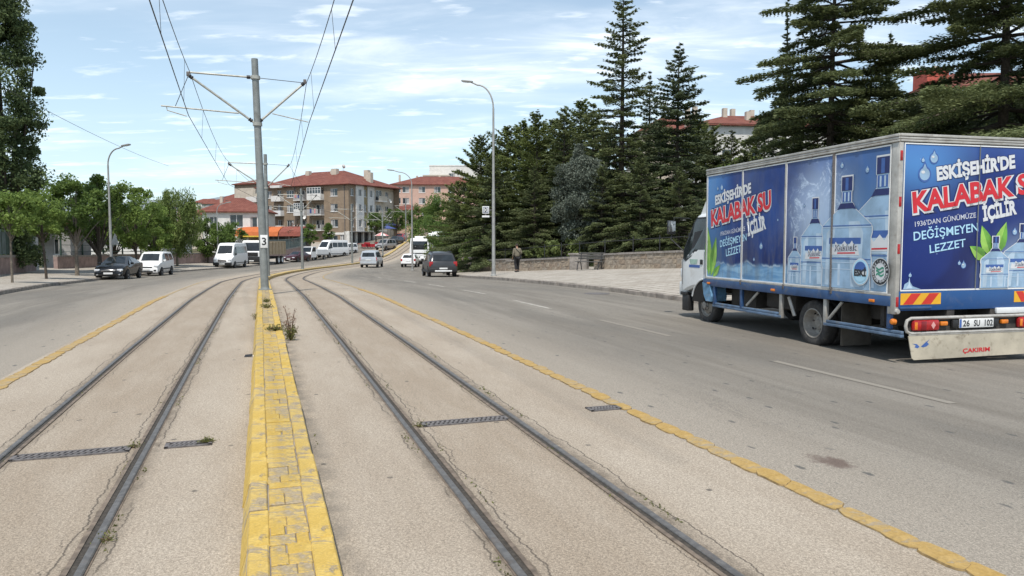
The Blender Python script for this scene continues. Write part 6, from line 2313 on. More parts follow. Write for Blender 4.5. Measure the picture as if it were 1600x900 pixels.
# ------------------------------------------------------------------ road vehicles (lofted shells)
def vehicle(name, label, cat, group, loc, rz, st, paint, wheels, wr=.31, lower=None, glass=(), screens=(), ends=None, extras=None, rimmat='alloy', roofrail=False, seams=()):
    """st: stations from rear to front (y, z_bottom, z_belt, z_top, half width, half width at roof)"""
    root = empty(name, loc, rz, label, cat, group)

    def half(q):
        y, zb, zs, zt, hw, ht = q
        return [(0, zb), (hw * .86, zb), (hw * .97, zb + .10), (hw, zb + (zs - zb) * .55), (hw * .985, zs), (ht, zt - .05), (ht - .07, zt - .005), (0, zt + .025)]
    m = MB()
    rings = []
    for q in st:
        h = half(q)
        full = [(-x, z) for x, z in h] + [(x, z) for x, z in h[::-1][1:-1]]
        rings.append([m.bm.verts.new((x, q[0], z)) for x, z in full])
    n = len(rings[0])
    for i in range(len(rings) - 1):
        for k in range(n):
            m.bm.faces.new((rings[i][k], rings[i][(k + 1) % n], rings[i + 1][(k + 1) % n], rings[i + 1][k]))
    m.bm.faces.new(rings[0]); m.bm.faces.new(rings[-1])
    body = m.build('body', paint, root, 42)

    def lerpst(y):
        for a, b in zip(st, st[1:]):
            if a[0] <= y <= b[0]:
                f = (y - a[0]) / max(b[0] - a[0], 1e-6)
                return [p + (q - p) * f for p, q in zip(a, b)]
        return list(st[-1] if y > st[-1][0] else st[0])

    def side_pt(y, v, sgn, d=.008):
        q = lerpst(y)
        h = half(q)
        a, b = h[4], h[5]
        return (sgn * (a[0] + (b[0] - a[0]) * v + d), y, a[1] + (b[1] - a[1]) * v)
    # side glass: (y bottom rear, y bottom front, y top front, y top rear, v bottom, v top)
    for (a, b, c, d, v0, v1) in glass:
        for sgn in (-1, 1):
            m = MB(); m.face([side_pt(a, v0, sgn), side_pt(b, v0, sgn), side_pt(c, v1, sgn), side_pt(d, v1, sgn)])
            m.build('side_window', MT['car_glass'], root, 0)
    # windscreen and rear window between two stations: (name, y low, y high, inset low, inset high)
    for (nm, y0, y1, i0, i1, f0, f1) in screens:
        q0, q1 = lerpst(y0), lerpst(y1)
        h0, h1 = half(q0), half(q1)
        A = Vector((0, q0[0], h0[6][1])); B = Vector((0, q1[0], h1[6][1]))
        a, b = A.lerp(B, f0), A.lerp(B, f1)
        w0, w1 = h0[6][0] + (h1[6][0] - h0[6][0]) * f0 - i0, h0[6][0] + (h1[6][0] - h0[6][0]) * f1 - i1
        nn = Vector((1, 0, 0)).cross(b - a).normalized()
        if nn.z < 0:
            nn = -nn
        o = nn * .016
        up = nn * .022
        m = MB()
        m.face([Vector((-w0, a.y, a.z)) + o, Vector((0, a.y, a.z)) + o + up, Vector((w0, a.y, a.z)) + o, Vector((w1, b.y, b.z)) + o, Vector((0, b.y, b.z)) + o + up, Vector((-w1, b.y, b.z)) + o])
        m.build(nm, MT['car_glass'], root, 0)
    # wheels: dark arch, tyre, rim
    hw = max(q[4] for q in st)
    for y in wheels:
        for sgn in (-1, 1):
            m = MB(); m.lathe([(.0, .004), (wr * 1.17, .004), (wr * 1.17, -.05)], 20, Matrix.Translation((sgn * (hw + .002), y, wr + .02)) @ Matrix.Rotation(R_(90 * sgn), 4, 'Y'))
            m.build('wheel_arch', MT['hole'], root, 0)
            M = Matrix.Translation((sgn * (hw - .085), y, wr)) @ Matrix.Rotation(R_(90 * sgn), 4, 'Y')
            m = MB(); m.lathe([(.62 * wr, .10), (.8 * wr, .115), (.95 * wr, .10), (wr, .05), (wr, -.09), (.6 * wr, -.1)], 22, M); w = m.build('wheel', MT['rubber'], root, 40)
            m = MB(); m.lathe([(.63 * wr, .10), (.58 * wr, .085), (.45 * wr, .06), (.2 * wr, .075), (.15 * wr, .10), (0, .105)], 16, M); m.build('rim', MT[rimmat], w, 30)
    if ends:
        for (nm, mt, x0, x1, y0, y1, z0, z1, bev) in ends:
            both = x0 > 0.02 and nm not in ('wiper',)
            for sgn in ((-1, 1) if both else (1,)):
                m = MB(); m.box(sgn * x0, sgn * x1, y0, y1, z0, z1, bev); m.build(nm, MT[mt] if isinstance(mt, str) else mt, root)
    # mirrors
    if extras:
        extras(root)
    return root


def road_pose(X, Y, facing=1):
    """ground point and heading of the road there; facing 1 = away from the camera, -1 = towards it"""
    s, o = so(X, Y)
    _, _, th = frame(s)
    return (X, Y, zg(X, Y)), th + (0 if facing > 0 else math.pi)


def mirrors(y, z, x, mt='black'):
    return [('mirror', mt, x, x + .18, y - .05, y + .07, z, z + .14, .03)]


# dark grey hatch SUV seen from behind
SUV = [(-2.15, .46, .88, .92, .80, .74), (-2.10, .40, .99, 1.06, .90, .80), (-1.86, .36, 1.02, 1.48, .91, .72), (-1.62, .32, 1.03, 1.60, .91, .69), (-.3, .30, 1.02, 1.66, .91, .69), (.25, .30, 1.01, 1.60, .91, .69), (.95, .30, .99, 1.10, .91, .80), (1.6, .32, .95, 1.02, .90, .78), (2.05, .36, .84, .90, .84, .72), (2.15, .44, .66, .72, .74, .62)]
p, th = road_pose(-4.9, 49.2)
vehicle('suv', 'dark grey hatchback with black lower bumpers driving away near the park wall', 'car', None, p, th, SUV, MT['car_grey'], (-1.34, 1.32), .345,
        glass=((-1.70, -1.05, -1.0, -1.55, .12, .86), (-.98, -.10, -.12, -.95, .10, .88), (-.02, .86, .28, -.02, .10, .88)),
        screens=(('windscreen', .95, .25, .06, .06, .05, .95), ('rear_window', -2.10, -1.86, .04, .05, .06, .97)),
        ends=[('bumper', 'black', -.89, .89, -2.20, -1.98, .36, .66, .05), ('skid_plate', 'white', -.55, .55, -2.225, -2.19, .40, .50, .02),
              ('licence_plate', 'plate', -.26, .26, -2.22, -2.195, .56, .66, .005), ('tail_light', 'red_lamp', .66, .905, -2.15, -1.98, .74, 1.05, .03),
              ('exhaust', 'hole', -.50, -.42, -2.23, -2.1, .36, .41, .01), ('badge', 'chrome', -.05, .05, -2.145, -2.11, .88, .97, .02), ('roof_rail', 'black', .60, .64, -1.5, .1, 1.63, 1.70, .01),
              ('side_sill', 'black', .88, .935, -1.9, 1.9, .30, .46, .02)] + mirrors(.72, 1.03, .91))
# silver van car
MPV = [(-2.12, .48, .98, 1.02, .80, .76), (-2.08, .36, 1.06, 1.12, .88, .80), (-1.98, .32, 1.06, 1.66, .89, .70), (-1.78, .30, 1.06, 1.76, .89, .70), (.1, .28, 1.05, 1.80, .89, .70), (.55, .28, 1.04, 1.70, .89, .70), (1.25, .30, 1.02, 1.12, .89, .80), (1.85, .34, .92, .98, .86, .76), (2.12, .42, .74, .80, .76, .66)]
p, th = road_pose(-14.95, 78.6)
vehicle('van_car', 'silver family van driving away in the lane beside the tram tracks', 'car', None, p, th, MPV, MT['car_silver'], (-1.35, 1.35), .31,
        glass=((-1.85, -.95, -.95, -1.75, .10, .85), (-.85, .10, .05, -.85, .08, .88), (.18, 1.0, .5, .18, .08, .88)),
        screens=(('windscreen', 1.25, .55, .06, .06, .05, .95), ('rear_window', -2.08, -1.98, .05, .06, .12, .86)),
        ends=[('bumper', 'car_silver', -.86, .86, -2.18, -2.0, .38, .66, .05), ('bumper_strip', 'black', -.7, .7, -2.19, -2.15, .34, .40, .01), ('licence_plate', 'plate', -.26, .26, -2.15, -2.10, .78, .88, .005),
              ('tail_light', 'red_lamp', .74, .895, -2.10, -1.96, .74, 1.08, .02)] + mirrors(.95, 1.08, .89))
HAT = [(-1.85, .46, .90, .94, .72, .68), (-1.82, .36, .95, 1.0, .80, .74), (-1.62, .32, .96, 1.38, .81, .60), (-1.40, .30, .96, 1.43, .81, .60), (-.1, .28, .95, 1.46, .81, .60), (.3, .28, .94, 1.40, .81, .60), (.95, .30, .92, 1.0, .81, .70), (1.5, .32, .85, .92, .78, .68), (1.85, .42, .66, .72, .68, .58)]
p, th = road_pose(-11.2, 81.2)
vehicle('small_car', 'small white hatchback between the coach and the dark SUV', 'car', None, p, th, HAT, MT['car_white'], (-1.2, 1.2), .285,
        glass=((-1.45, -.75, -.75, -1.35, .10, .86), (-.65, .70, .25, -.65, .10, .88)),
        screens=(('windscreen', .95, .3, .05, .05, .05, .95), ('rear_window', -1.82, -1.62, .06, .06, .10, .90)),
        ends=[('bumper', 'car_white', -.78, .78, -1.90, -1.74, .36, .62, .05), ('bumper_strip', 'black', -.70, .70, -1.905, -1.86, .34, .42, .01), ('licence_plate', 'plate', -.26, .26, -1.875, -1.83, .66, .76, .005),
              ('tail_light', 'red_lamp', .62, .80, -1.86, -1.74, .68, .94, .02)] + mirrors(.70, .98, .81))
# white coaches
CO = [(-4.5, .50, 1.35, 1.40, 1.10, 1.08), (-4.46, .40, 1.62, 2.95, 1.22, 1.08), (-4.30, .34, 1.62, 3.18, 1.24, 1.08), (4.2, .32, 1.60, 3.18, 1.24, 1.08), (4.42, .36, 1.45, 2.6, 1.22, 1.08), (4.5, .45, 1.2, 1.35, 1.12, 1.04)]


def coach(X, Y, label, rz):
    def ex(root):
        m = MB(); m.box(-.75, .75, -2.6, .4, 3.19, 3.42, .06); m.build('roof_unit', MT['car_white'], root)
    return vehicle('coach', label, 'coach', 'white coaches on the right kerb', (X, Y, zg(X, Y)), rz, CO, MT['car_white'], (-2.6, 2.9), .46,
                   glass=((-4.1, 4.0, 4.0, -4.1, .10, .80),), screens=(('windscreen', 4.5, 4.42, .08, .08, .1, .95),),
                   ends=[('rear_window', 'car_glass', -1.0, 1.0, -4.50, -4.46, 1.75, 2.80, .01), ('bumper', 'car_white', -1.16, 1.16, -4.58, -4.40, .46, .86, .06), ('tail_light', 'red_lamp', .98, 1.16, -4.55, -4.46, .92, 1.32, .02),
                         ('licence_plate', 'plate', -.28, .28, -4.52, -4.49, 1.0, 1.12, .005), ('engine_grille', 'car_grey', -.8, .8, -4.51, -4.48, 1.22, 1.36, .01)] + mirrors(4.35, 2.2, 1.24), extras=ex)


coach(-11.6, 95.5, 'white coach seen from behind with one wide dark rear window', R_(2))
coach(-10.9, 110.5, 'second white coach, standing just ahead of the first and half hidden by trees', R_(-1))

# black saloon parked on the left
SED = [(-2.28, .42, .92, .96, .72, .66), (-2.22, .36, .98, 1.02, .84, .72), (-1.70, .30, .99, 1.08, .87, .72), (-1.05, .26, .98, 1.40, .875, .60), (-.3, .25, .97, 1.46, .875, .60), (.20, .25, .96, 1.42, .875, .60), (.98, .25, .95, 1.02, .875, .74), (1.55, .26, .90, .96, .87, .74), (2.05, .30, .76, .82, .82, .68), (2.24, .34, .62, .67, .74, .62), (2.28, .40, .55, .58, .70, .6)]
SGL = ((-1.55, -.75, -.8, -1.05, .08, .86), (-.70, .05, .0, -.72, .08, .88), (.12, .92, .30, .12, .08, .88))
SSC = (('windscreen', .98, .20, .07, .06, .05, .95), ('rear_window', -1.70, -1.05, .06, .06, .05, .92))
SEND = [('grille', 'black', -.42, .42, 2.22, 2.31, .52, .60, .01), ('grille_bar', 'chrome', -.40, .40, 2.24, 2.325, .60, .635, .005), ('headlight', 'lamp_glass', .48, .80, 2.0, 2.26, .58, .72, .04),
        ('lower_intake', 'hole', -.55, .55, 2.2, 2.30, .30, .42, .01), ('bumper', None, -.80, .80, 2.08, 2.295, .28, .55, .06), ('licence_plate', 'plate', -.26, .26, 2.30, 2.325, .40, .51, .005), ('fog_light', 'chrome', .56, .68, 2.24, 2.305, .34, .41, .01), ('tail_light', 'red_lamp', .58, .84, -2.26, -2.1, .72, .92, .02)]


def saloon(X, Y, label, paint, group=None, turn=0.0):
    p, th = road_pose(X, Y, -1)
    e = [(a, b if b else paint, *c) for a, b, *c in SEND]
    return vehicle('parked_car', label, 'car', group, p, th + turn, SED, MT[paint], (-1.32, 1.36), .315, glass=SGL, screens=SSC, ends=e + mirrors(.72, .96, .875, paint))


saloon(-25.3, 47.4, 'black saloon with bright headlamps parked on the left kerb', 'car_black')
saloon(px(465, 101), 101, 'dark maroon car parked at the wall before the apartment block', 'car_maroon', None, R_(-14))
# small white vans
DOB = [(-1.98, .42, 1.0, 1.05, .76, .72), (-1.94, .32, 1.08, 1.15, .84, .76), (-1.86, .28, 1.08, 1.68, .855, .70), (-1.70, .27, 1.08, 1.74, .855, .69), (.25, .25, 1.06, 1.76, .855, .69), (.62, .25, 1.05, 1.64, .855, .69), (1.12, .26, 1.02, 1.10, .855, .74), (1.62, .30, .94, 1.0, .84, .72), (1.90, .34, .76, .82, .78, .66), (1.98, .40, .62, .66, .70, .60)]


def small_van(X, Y, label, rz):
    return vehicle('small_van', label, 'van', 'small white vans on the left', (X, Y, zg(X, Y)), rz, DOB, MT['car_white'], (-1.22, 1.26), .305,
                   glass=((-1.70, -.85, -.85, -1.62, .10, .84), (-.75, .12, .10, -.75, .06, .88), (.20, .95, .58, .20, .06, .88)),
                   screens=(('windscreen', 1.12, .62, .06, .06, .05, .96), ('rear_window', -1.94, -1.86, .05, .06, .1, .9)),
                   ends=[('bumper', 'car_white', -.78, .78, 1.80, 2.02, .28, .58, .06), ('lower_intake', 'black', -.45, .45, 1.98, 2.04, .30, .42, .02), ('headlight', 'lamp_glass', .48, .78, 1.72, 1.97, .68, .82, .03),
                         ('fog_light', 'black', .50, .68, 1.96, 2.035, .38, .50, .02), ('licence_plate', 'plate', -.26, .26, 2.02, 2.04, .46, .56, .005), ('grille', 'black', -.40, .40, 1.90, 2.0, .64, .72, .02), ('tail_light', 'red_lamp', .72, .84, -1.97, -1.85, .72, 1.1, .02),
                         ('side_strip', 'black', .835, .87, -.85, .9, .48, .56, .01)] + mirrors(.78, 1.06, .855, 'car_white'))


p, th = road_pose(-26.7, 55.0, -1)
small_van(p[0], p[1], 'small white van parked right behind the black saloon', th)
small_van(px(542, 119), 119, 'small white van at the front of the apartment block, right of the white minibuses', R_(180 - 24))
# white minibuses
SPR = [(-2.95, .50, 1.35, 1.40, .90, .88), (-2.90, .34, 1.42, 2.45, .97, .82), (-2.75, .30, 1.42, 2.62, .985, .80), (1.05, .28, 1.40, 2.64, .985, .80), (1.40, .28, 1.38, 2.50, .985, .80), (2.15, .30, 1.28, 1.50, .985, .86), (2.25, .30, 1.20, 1.30, .98, .84), (2.70, .34, 1.02, 1.10, .93, .78), (2.92, .38, .80, .86, .84, .72), (2.96, .42, .62, .68, .78, .68)]


def minibus(X, Y, label, rz, stripe=False):
    def ex(root):
        m = MB(); m.box(-.55, .55, -.9, .75, 2.655, 2.84, .07); m.build('roof_unit', MT['car_white'], root)
        if stripe:
            for sgn in (-1, 1):
                m = MB(); m.box(sgn * .98, sgn * .992, -2.2, .6, .98, 1.12); m.build('stripe', MT['cloth_pink'], root)
    return vehicle('minibus', label, 'minibus', 'white minibuses parked on the left', (X, Y, zg(X, Y)), rz, SPR, MT['car_white'], (-1.75, 1.85), .345,
                   glass=((-2.6, -1.55, -1.55, -2.6, .12, .72), (-1.48, -.30, -.30, -1.48, .12, .72), (-.22, .90, .90, -.22, .12, .72), (1.02, 1.95, 1.45, 1.02, .02, .74)),
                   screens=(('windscreen', 2.15, 1.40, .05, .07, .05, .86),),
                   ends=[('bumper', 'black', -.92, .92, 2.76, 3.03, .34, .66, .05), ('grille', 'iron', -.42, .42, 2.88, 3.0, .74, .92, .03), ('headlight', 'lamp_glass', .55, .86, 2.68, 2.95, .78, .98, .04), ('licence_plate', 'plate', -.28, .28, 3.03, 3.05, .44, .55, .005),
                         ('side_strip', 'black', .97, 1.0, -2.7, 1.4, .52, .60, .01), ('tail_light', 'red_lamp', .84, .96, -2.95, -2.86, 1.0, 1.4, .02), ('rear_window', 'car_glass', -.7, .7, -2.93, -2.89, 1.55, 2.2, .01)] + mirrors(1.72, 1.42, .99))


minibus(px(361, 78.8), 78.8, 'nearest white minibus with a roof unit and a black front bumper', R_(180 + 4), True)
minibus(px(519, 113.5), 113.5, 'white minibus before the apartment block, behind the white light truck', R_(180 - 26))


# light truck with a white cab
def light_truck(X, Y, rz):
    root = empty('light_truck', (X, Y, zg(X, Y)), rz, 'white light truck with a low load bed parked left of the farther minibus', 'truck')
    m = MB()
    prof = [(2.25, .45), (2.30, .95), (2.18, 1.22), (1.80, 1.93), (.95, 1.98), (.90, .45)]
    m.prism(prof, Matrix(((0, 0, 1, -.85), (1, 0, 0, 0), (0, 1, 0, 0), (0, 0, 0, 1))), 1.7)
    m.build('cab', MT['car_white'], root)
    m = MB(); m.face([(-.76, 2.20, 1.24), (.76, 2.20, 1.24), (.70, 1.855, 1.88), (-.70, 1.855, 1.88)]); m.build('windscreen', MT['car_glass'], root, 0)
    for s in (-1, 1):
        m = MB(); m.face([(s * .858, 2.02, 1.28), (s * .858, 1.05, 1.28), (s * .858, 1.05, 1.86), (s * .858, 1.74, 1.86)]); m.build('side_window', MT['car_glass'], root, 0)
        m = MB(); m.box(s * .52, s * .80, 2.26, 2.34, .72, .92, .03); m.build('headlight', MT['lamp_glass'], root)
    m = MB(); m.box(-.84, .84, 2.20, 2.38, .36, .62, .04); m.build('bumper', MT['black'], root)
    m = MB(); m.box(-.5, .5, 2.29, 2.33, .80, .95, .01); m.build('grille', MT['black'], root)
    m = MB(); m.box(-.25, .25, 2.38, 2.395, .42, .53); m.build('licence_plate', MT['plate'], root)
    m = MB(); m.box(-.9, .9, -2.3, .82, .72, .86); m.build('load_bed', MT['grey_wall'], root)
    for (a, b, c, d) in ((-.9, -.86, -2.3, .82), (.86, .9, -2.3, .82), (-.855, .855, -2.3, -2.26)):
        m = MB(); m.box(a, b, c, d, .865, 1.55); m.build('drop_side', MT['car_white'], root)
    for y in (1.55, -1.3):
        for s in (-1, 1):
            M = Matrix.Translation((s * .74, y, .33)) @ Matrix.Rotation(R_(90 * s), 4, 'Y')
            m = MB(); m.lathe([(.2, .09), (.27, .1), (.33, .05), (.33, -.08), (.2, -.09)], 20, M); w = m.build('wheel', MT['rubber'], root, 40)
            m = MB(); m.lathe([(.205, .09), (.15, .05), (0, .06)], 14, M); m.build('rim', MT['rim'], w)


light_truck(px(492, 107), 107, R_(180 - 18))


# big tipper truck
def tipper(X, Y, rz):
    root = empty('tipper_truck', (X, Y, zg(X, Y)), rz, 'white cab tipper truck with a tan load body behind the numbered pole', 'truck')
    m = MB()
    prof = [(3.9, .75), (3.95, 1.55), (3.85, 1.7), (3.62, 2.75), (3.3, 2.95), (1.9, 2.98), (1.85, .75)]
    m.prism(prof, Matrix(((0, 0, 1, -1.2), (1, 0, 0, 0), (0, 1, 0, 0), (0, 0, 0, 1))), 2.4)
    m.build('cab', MT['car_white'], root)
    m = MB(); m.face([(-1.08, 3.868, 1.72), (1.08, 3.868, 1.72), (1.02, 3.65, 2.68), (-1.02, 3.65, 2.68)]); m.build('windscreen', MT['car_glass'], root, 0)
    for s in (-1, 1):
        m = MB(); m.face([(s * 1.21, 3.60, 1.75), (s * 1.21, 2.5, 1.75), (s * 1.21, 2.5, 2.6), (s * 1.21, 3.45, 2.6)]); m.build('side_window', MT['car_glass'], root, 0)
        m = MB(); m.box(s * .75, s * 1.12, 3.92, 4.02, .72, .95, .03); m.build('headlight', MT['lamp_glass'], root)
        m = MB(); m.box(s * 1.28, s * 1.42, 3.55, 3.7, 1.8, 2.5, .03); m.build('mirror', MT['black'], root)
    m = MB(); m.box(-1.22, 1.22, 3.7, 4.05, .38, 1.05, .05); m.build('bumper', MT['black'], root)
    m = MB(); m.box(-.75, .75, 3.93, 3.98, 1.1, 1.55, .02); m.build('grille', MT['black'], root)
    m = MB(); m.box(-.28, .28, 4.05, 4.07, .5, .62); m.build('licence_plate', MT['plate'], root)
    m = MB(); m.box(-.5, .5, -4.0, 3.6, .65, .95); m.build('chassis', MT['black'], root)
    m = MB()
    m.prism([(1.6, 1.2), (1.6, 2.7), (-4.0, 2.7), (-4.15, 1.2)], Matrix(((0, 0, 1, -1.22), (1, 0, 0, 0), (0, 1, 0, 0), (0, 0, 0, 1))), 2.44)
    tb = m.build('load_body', MT['tan_body'], root)
    for s in (-1, 1):
        for y in (1.5, .4, -.7, -1.8, -2.9, -4.0):
            m = MB(); m.box(s * 1.222, s * 1.30, y - .07, y + .07, 1.2, 2.72); m.build('rib', MT['tan_body'], tb)
        m = MB(); m.box(s * 1.222, s * 1.31, -4.0, 1.6, 2.725, 2.86); m.build('top_rail', MT['tan_body'], tb)
    m = MB(); m.box(-1.3, 1.3, 1.62, 3.2, 3.35, 3.5); m.build('canopy', plain('yellow_canopy', (.62, .42, .05), .6), tb)
    m = MB(); m.box(-1.22, 1.22, 1.62, 1.72, 1.2, 3.349); m.build('headboard', MT['tan_body'], tb)
    for y in (2.9, -1.9, -3.2):
        for s in (-1, 1):
            M = Matrix.Translation((s * 1.02, y, .5)) @ Matrix.Rotation(R_(90 * s), 4, 'Y')
            m = MB(); m.lathe([(.3, .14), (.42, .16), (.5, .1), (.5, -.12), (.3, -.14)], 22, M); w = m.build('wheel', MT['rubber'], root, 40)
            m = MB(); m.lathe([(.305, .14), (.25, .06), (.1, .04), (0, .08)], 14, M); m.build('rim', MT['white'], w)


tipper(px(413, 90.5), 90.5, R_(180 - 2))
# traffic and stalls up the hill
p, th = road_pose(px(603, 122), 122, -1)
vehicle('van_car', 'silver grey van coming down the hill beside the striped facade', 'car', None, p, th - .35, MPV, plain('warm_silver', (.36, .34, .33), .3, .4), (-1.35, 1.35), .31,
        glass=((-1.85, -.95, -.95, -1.75, .10, .85), (-.85, .10, .05, -.85, .08, .88), (.18, 1.0, .5, .18, .08, .88)), screens=(('windscreen', 1.25, .55, .06, .06, .05, .95),),
        ends=[('bumper', 'car_grey', -.8, .8, 2.0, 2.17, .4, .62, .04), ('headlight', 'lamp_glass', .5, .8, 1.95, 2.13, .72, .86, .03), ('licence_plate', 'plate', -.26, .26, 2.16, 2.18, .46, .56, .005), ('grille', 'black', -.4, .4, 2.08, 2.14, .66, .76, .01)])
X = px(619, 131)
vehicle('small_car', 'dark car behind the silver grey van on the hill', 'car', None, (X, 131, zg(X, 131)), R_(165), HAT, MT['car_grey'], (-1.2, 1.2), .285, glass=((-1.45, -.75, -.75, -1.35, .10, .86), (-.65, .70, .25, -.65, .10, .88)), screens=(('windscreen', .95, .3, .05, .05, .05, .95),), ends=[('headlight', 'lamp_glass', .4, .66, 1.7, 1.86, .64, .78, .02)])
X = px(626, 136)
vehicle('small_car', 'red car at the foot of the far poles on the hill', 'car', None, (X, 136, zg(X, 136)), R_(172), HAT, MT['car_red'], (-1.2, 1.2), .285, glass=((-1.45, -.75, -.75, -1.35, .10, .86), (-.65, .70, .25, -.65, .10, .88)), screens=(('windscreen', .95, .3, .05, .05, .05, .95),), ends=[('headlight', 'lamp_glass', .4, .66, 1.7, 1.86, .64, .78, .02)])


def parasol(X, Y, r, h, label, mt):
    t = empty('parasol', (X, Y, zg(X, Y, True)), 0, label, 'parasol')
    m = MB(); m.tube([(0, 0, -.2), (0, 0, h)], .03, 6); m.build('pole', MT['iron'], t)
    for k in range(8):
        a, b = 2 * math.pi * k / 8, 2 * math.pi * (k + 1) / 8
        m = MB(); m.face([(0, 0, h + .15), (r * math.cos(a), r * math.sin(a), h - .45), (r * math.cos(b), r * math.sin(b), h - .45)])
        m.build('canopy_panel', mt if k % 2 else MT['white_wall'] if mt is MT['cloth_pink'] else mt, t, 0)


parasol(px(597, 126), 126, 1.3, 2.5, 'pink and white parasol at the shops under the round clipped tree', MT['cloth_pink'])
parasol(px(606, 135), 135, 1.7, 3.0, 'blue parasol behind the pink and white one', MT['cloth_blue'])
parasol(px(611, 141), 141, 1.6, 3.2, 'farthest blue parasol, beside the round dark tree', MT['cloth_blue'])


def cafe_table(X, Y, label):
    z = zg(X, Y, True)
    t = empty('cafe_table', (X, Y, z), random.uniform(0, 1), label, 'table', 'red cafe tables by the shops')
    m = MB(); m.box(-.5, .5, -.5, .5, .70, .76, .01); m.build('tabletop', MT['car_red'], t)
    m = MB(); m.box(-.51, .51, -.51, -.505, .25, .70); m.build('table_cloth', MT['car_red'], t)
    for a in (-.42, .42):
        for b in (-.42, .42):
            m = MB(); m.tube([(a, b, -.05), (a, b, .70)], .03, 5); m.build('leg', MT['iron'], t)


for k, (xp, d) in enumerate(((565, 128), (571, 127), (577, 126.5), (583, 126), (574, 130), (590, 129))):
    cafe_table(px(xp, d), d, 'red clothed cafe table before the dark shop fronts')

# ------------------------------------------------------------------ park bench
def bench(X, Y, rz):
    t = empty('park_bench', (X, Y, zg(X, Y, True)), rz, 'weathered slatted park bench standing on the pavement by the stone wall', 'bench')
    for k in range(4):
        m = MB(); m.box(-.75, .75, -.22 + k * .115, -.13 + k * .115, .42, .455, .006); m.build('seat_slat', MT['bench_wood'], t)
    for k in range(3):
        z = .56 + k * .13
        y = .24 + k * .035
        m = MB(); m.box(-.75, .75, y, y + .03, z, z + .10, .006); m.build('back_slat', MT['bench_wood'], t)
    for x in (-.58, .58):
        m = MB(); m.tube([(x, -.30, 0), (x, -.15, .41)], .025, 6); m.build('leg', MT['black'], t)
        m = MB(); m.tube([(x, .34, 0), (x, .18, .41), (x, .33, .93)], .025, 6); m.build('leg', MT['black'], t)
        m = MB(); m.tube([(x, -.22, .41), (x, .22, .41)], .022, 6); m.build('bearer', MT['black'], t)


bench(px(921, 38.9), 38.9, R_(-28))
bb = empty('stone_block', (px(905, 41.0), 41.0, zg(px(905, 41.0), 41.0, True)), R_(-24), 'squat grey stone block with a flat top behind the bench', 'stone block')
boxo('shaft', MT['stone_cap'], bb, -.5, .5, -.22, .22, -.2, .80, bev=.02)
boxo('top', MT['stone_cap'], bb, -.56, .56, -.28, .28, .803, .90, bev=.02)

# ------------------------------------------------------------------ bus stop sign and a warning sign seen from behind
sg = empty('bus_stop_sign', (-1.42, 40.0, zg(-1.42, 40, True)), R_(2), 'small white bus stop plate with the letter D beside the tall street lamp', 'sign')
m = MB(); m.box(-.18, .18, -.02, .02, 3.40, 3.80, .01); pl = m.build('plate', MT['plate'], sg)
m = MB(); m.box(-.135, .135, -.026, -.021, 3.445, 3.765); pb_ = m.build('blue_field', plain('sign_blue', (.10, .13, .20), .5), pl)
m = MB(); m.box(-.10, .10, -.031, -.027, 3.48, 3.73); m.build('white_field', MT['plate'], pl)
text_obj('lettering', 'D', Matrix.Translation((-.06, -.033, 3.505)) @ Matrix.Rotation(R_(90), 4, 'X'), .125, .20, MT['black'], pl, .05)
m = MB(); m.box(-.20, .20, -.02, .02, 3.20, 3.30, .008); m.build('lower_plate', MT['plate'], sg)
m = MB(); m.box(-.03, .03, -.01, .01, 3.302, 3.398); m.build('link', MT['iron'], sg)
for z in (3.25, 3.6):
    m = MB(); m.tube([(.0, .03, z), (.42, .03, z)], .02, 6); m.build('bracket', MT['iron'], sg)
X, Y = px(181, 46.6), 46.6
ws = empty('warning_sign', (X, Y, zg(X, Y, True)), R_(-30), 'grey back of a triangular road sign fixed below the lamp over the black car', 'sign')
m = MB(); m.prism([(-.42, 0), (.42, 0), (0, .72)], Matrix.Translation((0, 0, 2.18)) @ Matrix.Rotation(R_(90), 4, 'X'), .02); m.build('plate', plain('sign_back', (.17, .19, .20), .5, .3), ws, 0)
m = MB(); m.tube([(0, .05, 2.2), (0, .05, 2.85)], .03, 6); m.build('clamp', MT['iron'], ws)

# thin cable slung over the left pavement
m = MB()
a, b = Vector((px(70, 45), 45, 1.6 + (373 - 168) / F_PX * 45)), Vector((px(268, 88), 88, 1.6 + (373 - 265) / F_PX * 88))
a2 = a + (a - b) * .35
pts = []
for k in range(25):
    f = k / 24
    q = a2.lerp(b, f)
    q.z -= 1.0 * 4 * f * (1 - f) * .5 - .35
    pts.append(q)
m.tube(pts, .014, 5)
tag(m.build('cable', MT['wire']), 'thin sagging cable between the poplar and the left street lamps', 'cable')

